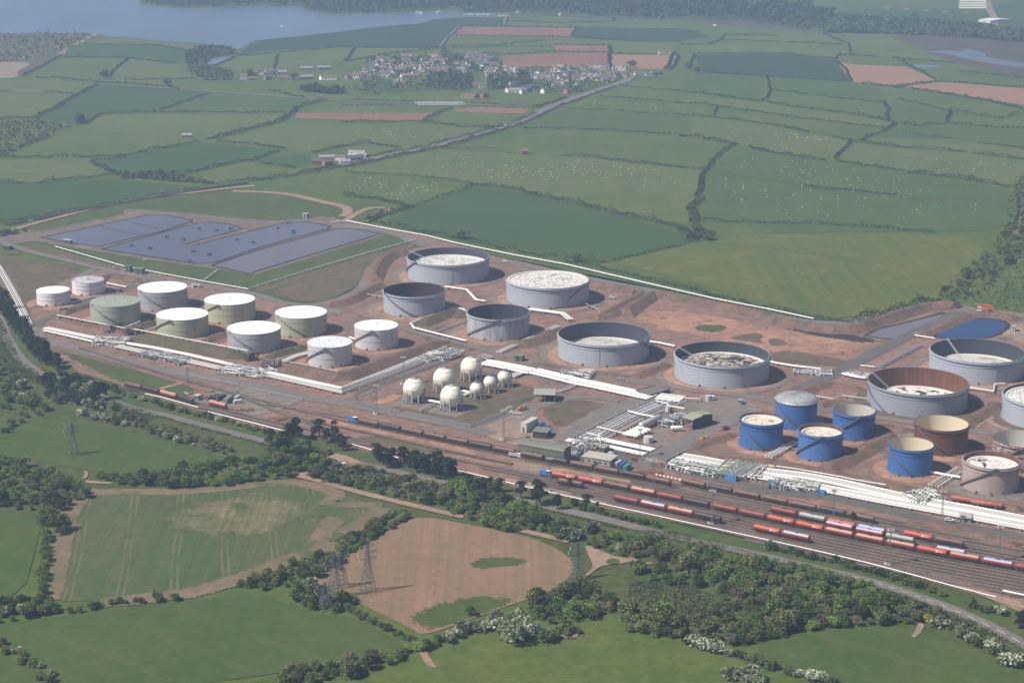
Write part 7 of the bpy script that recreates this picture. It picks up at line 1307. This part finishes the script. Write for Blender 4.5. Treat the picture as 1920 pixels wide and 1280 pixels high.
mass('village_trees', 'Z 1170,350 1320,340 1400,370 1560,390 1700,370 1920,360 1920,430 1600,440 1300,470 1080,465 1200,440', 700, 15, FARM, 1.9, 12, lum=12); mass('village_trees', 'Z 630,420 800,415 860,440 1000,440 1060,460 900,465 640,440', 1200, 10, FARM, 1.7, 13, lum=9); mass('village_trees', 'Y 0,330 200,320 330,340 340,400 250,430 100,410 0,410', 1300, 15, FARM, 1.9, 14, lum=12); mass('village_trees', 'Y 440,350 560,340 640,360 600,390 560,410 440,420', 600, 14, FARM, 1.9, 15, lum=12); mass('village_trees', 'Y 650,340 730,330 740,380 650,385', 600, 15, FARM, 1.8, 16)
mass('village_trees', 'Y 10,190 520,170 540,260 480,290 300,310 60,300', 2400, 9, FARM, 1.5, 17, lum=9); mass('village_trees', 'Y 540,290 900,270 1480,290 1400,350 1100,440 800,440 560,400', 2600, 8, FARM, 1.5, 18, lum=9); mass('village_trees', 'Z 1230,160 1900,120 1900,300 1240,310', 2400, 9, FARM, 1.5, 19, lum=9)
mass('village_trees', 'Y 100,140 140,130 150,200 230,190 250,240 140,260 110,200', 1000, 15, FARM, 1.8, 20, lum=12)
# scattered far trees
for s, lab in (('C 25,390', 'left of the dark crop at right'), ('C 75,410', 'below the dark crop at right'), ('Z 190,300', 'beside the white hamlet house'), ('Z 580,335', 'before the stone barn'), ('A 585,440', 'at the bend of the far lane'), ('C 1125,95', 'on the far hillside at the top'), ('C 1295,98', 'right one on the far hillside'), ('Y 1085,430', 'beside the bright white gabled house'), ('C 1310,445' if 0 else 'F 1450,40', 'at the corner of the yellow pasture'), ('Y 1480,260', 'at the road entry to the village'), ('A 455,690', 'at the hedge corner in the left pastures'), ('A 930,480', 'on the far lane'), ('F 480,200', 'on the northern boundary hedge'), ('E 1550,190', 'farther left on the northern boundary hedge')):
    a = g1(s); plant((a.x, a.y), 'broad', LH, 'broadleaf_tree', 'tree', 'dark round tree standing ' + lab, None, 1.5 if s[0] in 'EF' else 2.0)
wood('P 1690,592 1740,570 1790,530 1830,490 1880,440 1930,400 1930,470 1885,505 1850,540 1800,572', 120, [(3, 'broad', LH, .75), (2, 'broad', LO, .75), (2, 'bush', LH, 1.4)], 5, 'in the scrub belt behind the ponds')
plant_all()
# rough grass tussocks on scrub ground (foreground)
mass('rough_grass', 'P 0,595 40,680 110,720 300,780 560,850 640,865 842,915 960,942 1265,1013 1507,1068 1804,1155 1920,1215 N 1500,690 1290,560 1000,450 640,370 250,260 -60,240 M 1300,270 1160,215 960,120 I 1480,1085 1100,1020 750,945 500,1000 W 1250,830 1000,760 500,640 0,500 H 1100,750 800,620 600,600 200,450 0,300', 16000, .7, leafmat('tussock', (.075, .105, .036), (.11, .125, .05), (.09, .095, .05)), .45, 31, z=.45, lum=6)
mass('rough_grass', 'N 0,500 250,490 400,560 430,640 340,720 250,700 150,600 0,600', 3500, .8, MATS['tussock'], .5, 32, z=.2, lum=6)
# haze: one closed box of thin air round the whole scene
mb = MB(); mb.box((0, 12000, 250), (34000, 28000, 502)); hz = mb.build('haze', None or bpy.data.materials.new('haze_air')); hz.data.materials[0].use_nodes = True
n = hz.data.materials[0].node_tree.nodes; l = hz.data.materials[0].node_tree.links; n.remove(n['Principled BSDF']); pv = n.new('ShaderNodeVolumePrincipled'); pv.inputs['Color'].default_value = (.50, .67, 1.0, 1); pv.inputs['Density'].default_value = 1.3e-4; pv.inputs['Anisotropy'].default_value = .1
l.new(pv.outputs[0], n['Material Output'].inputs['Volume']); tag(hz, kind='stuff')
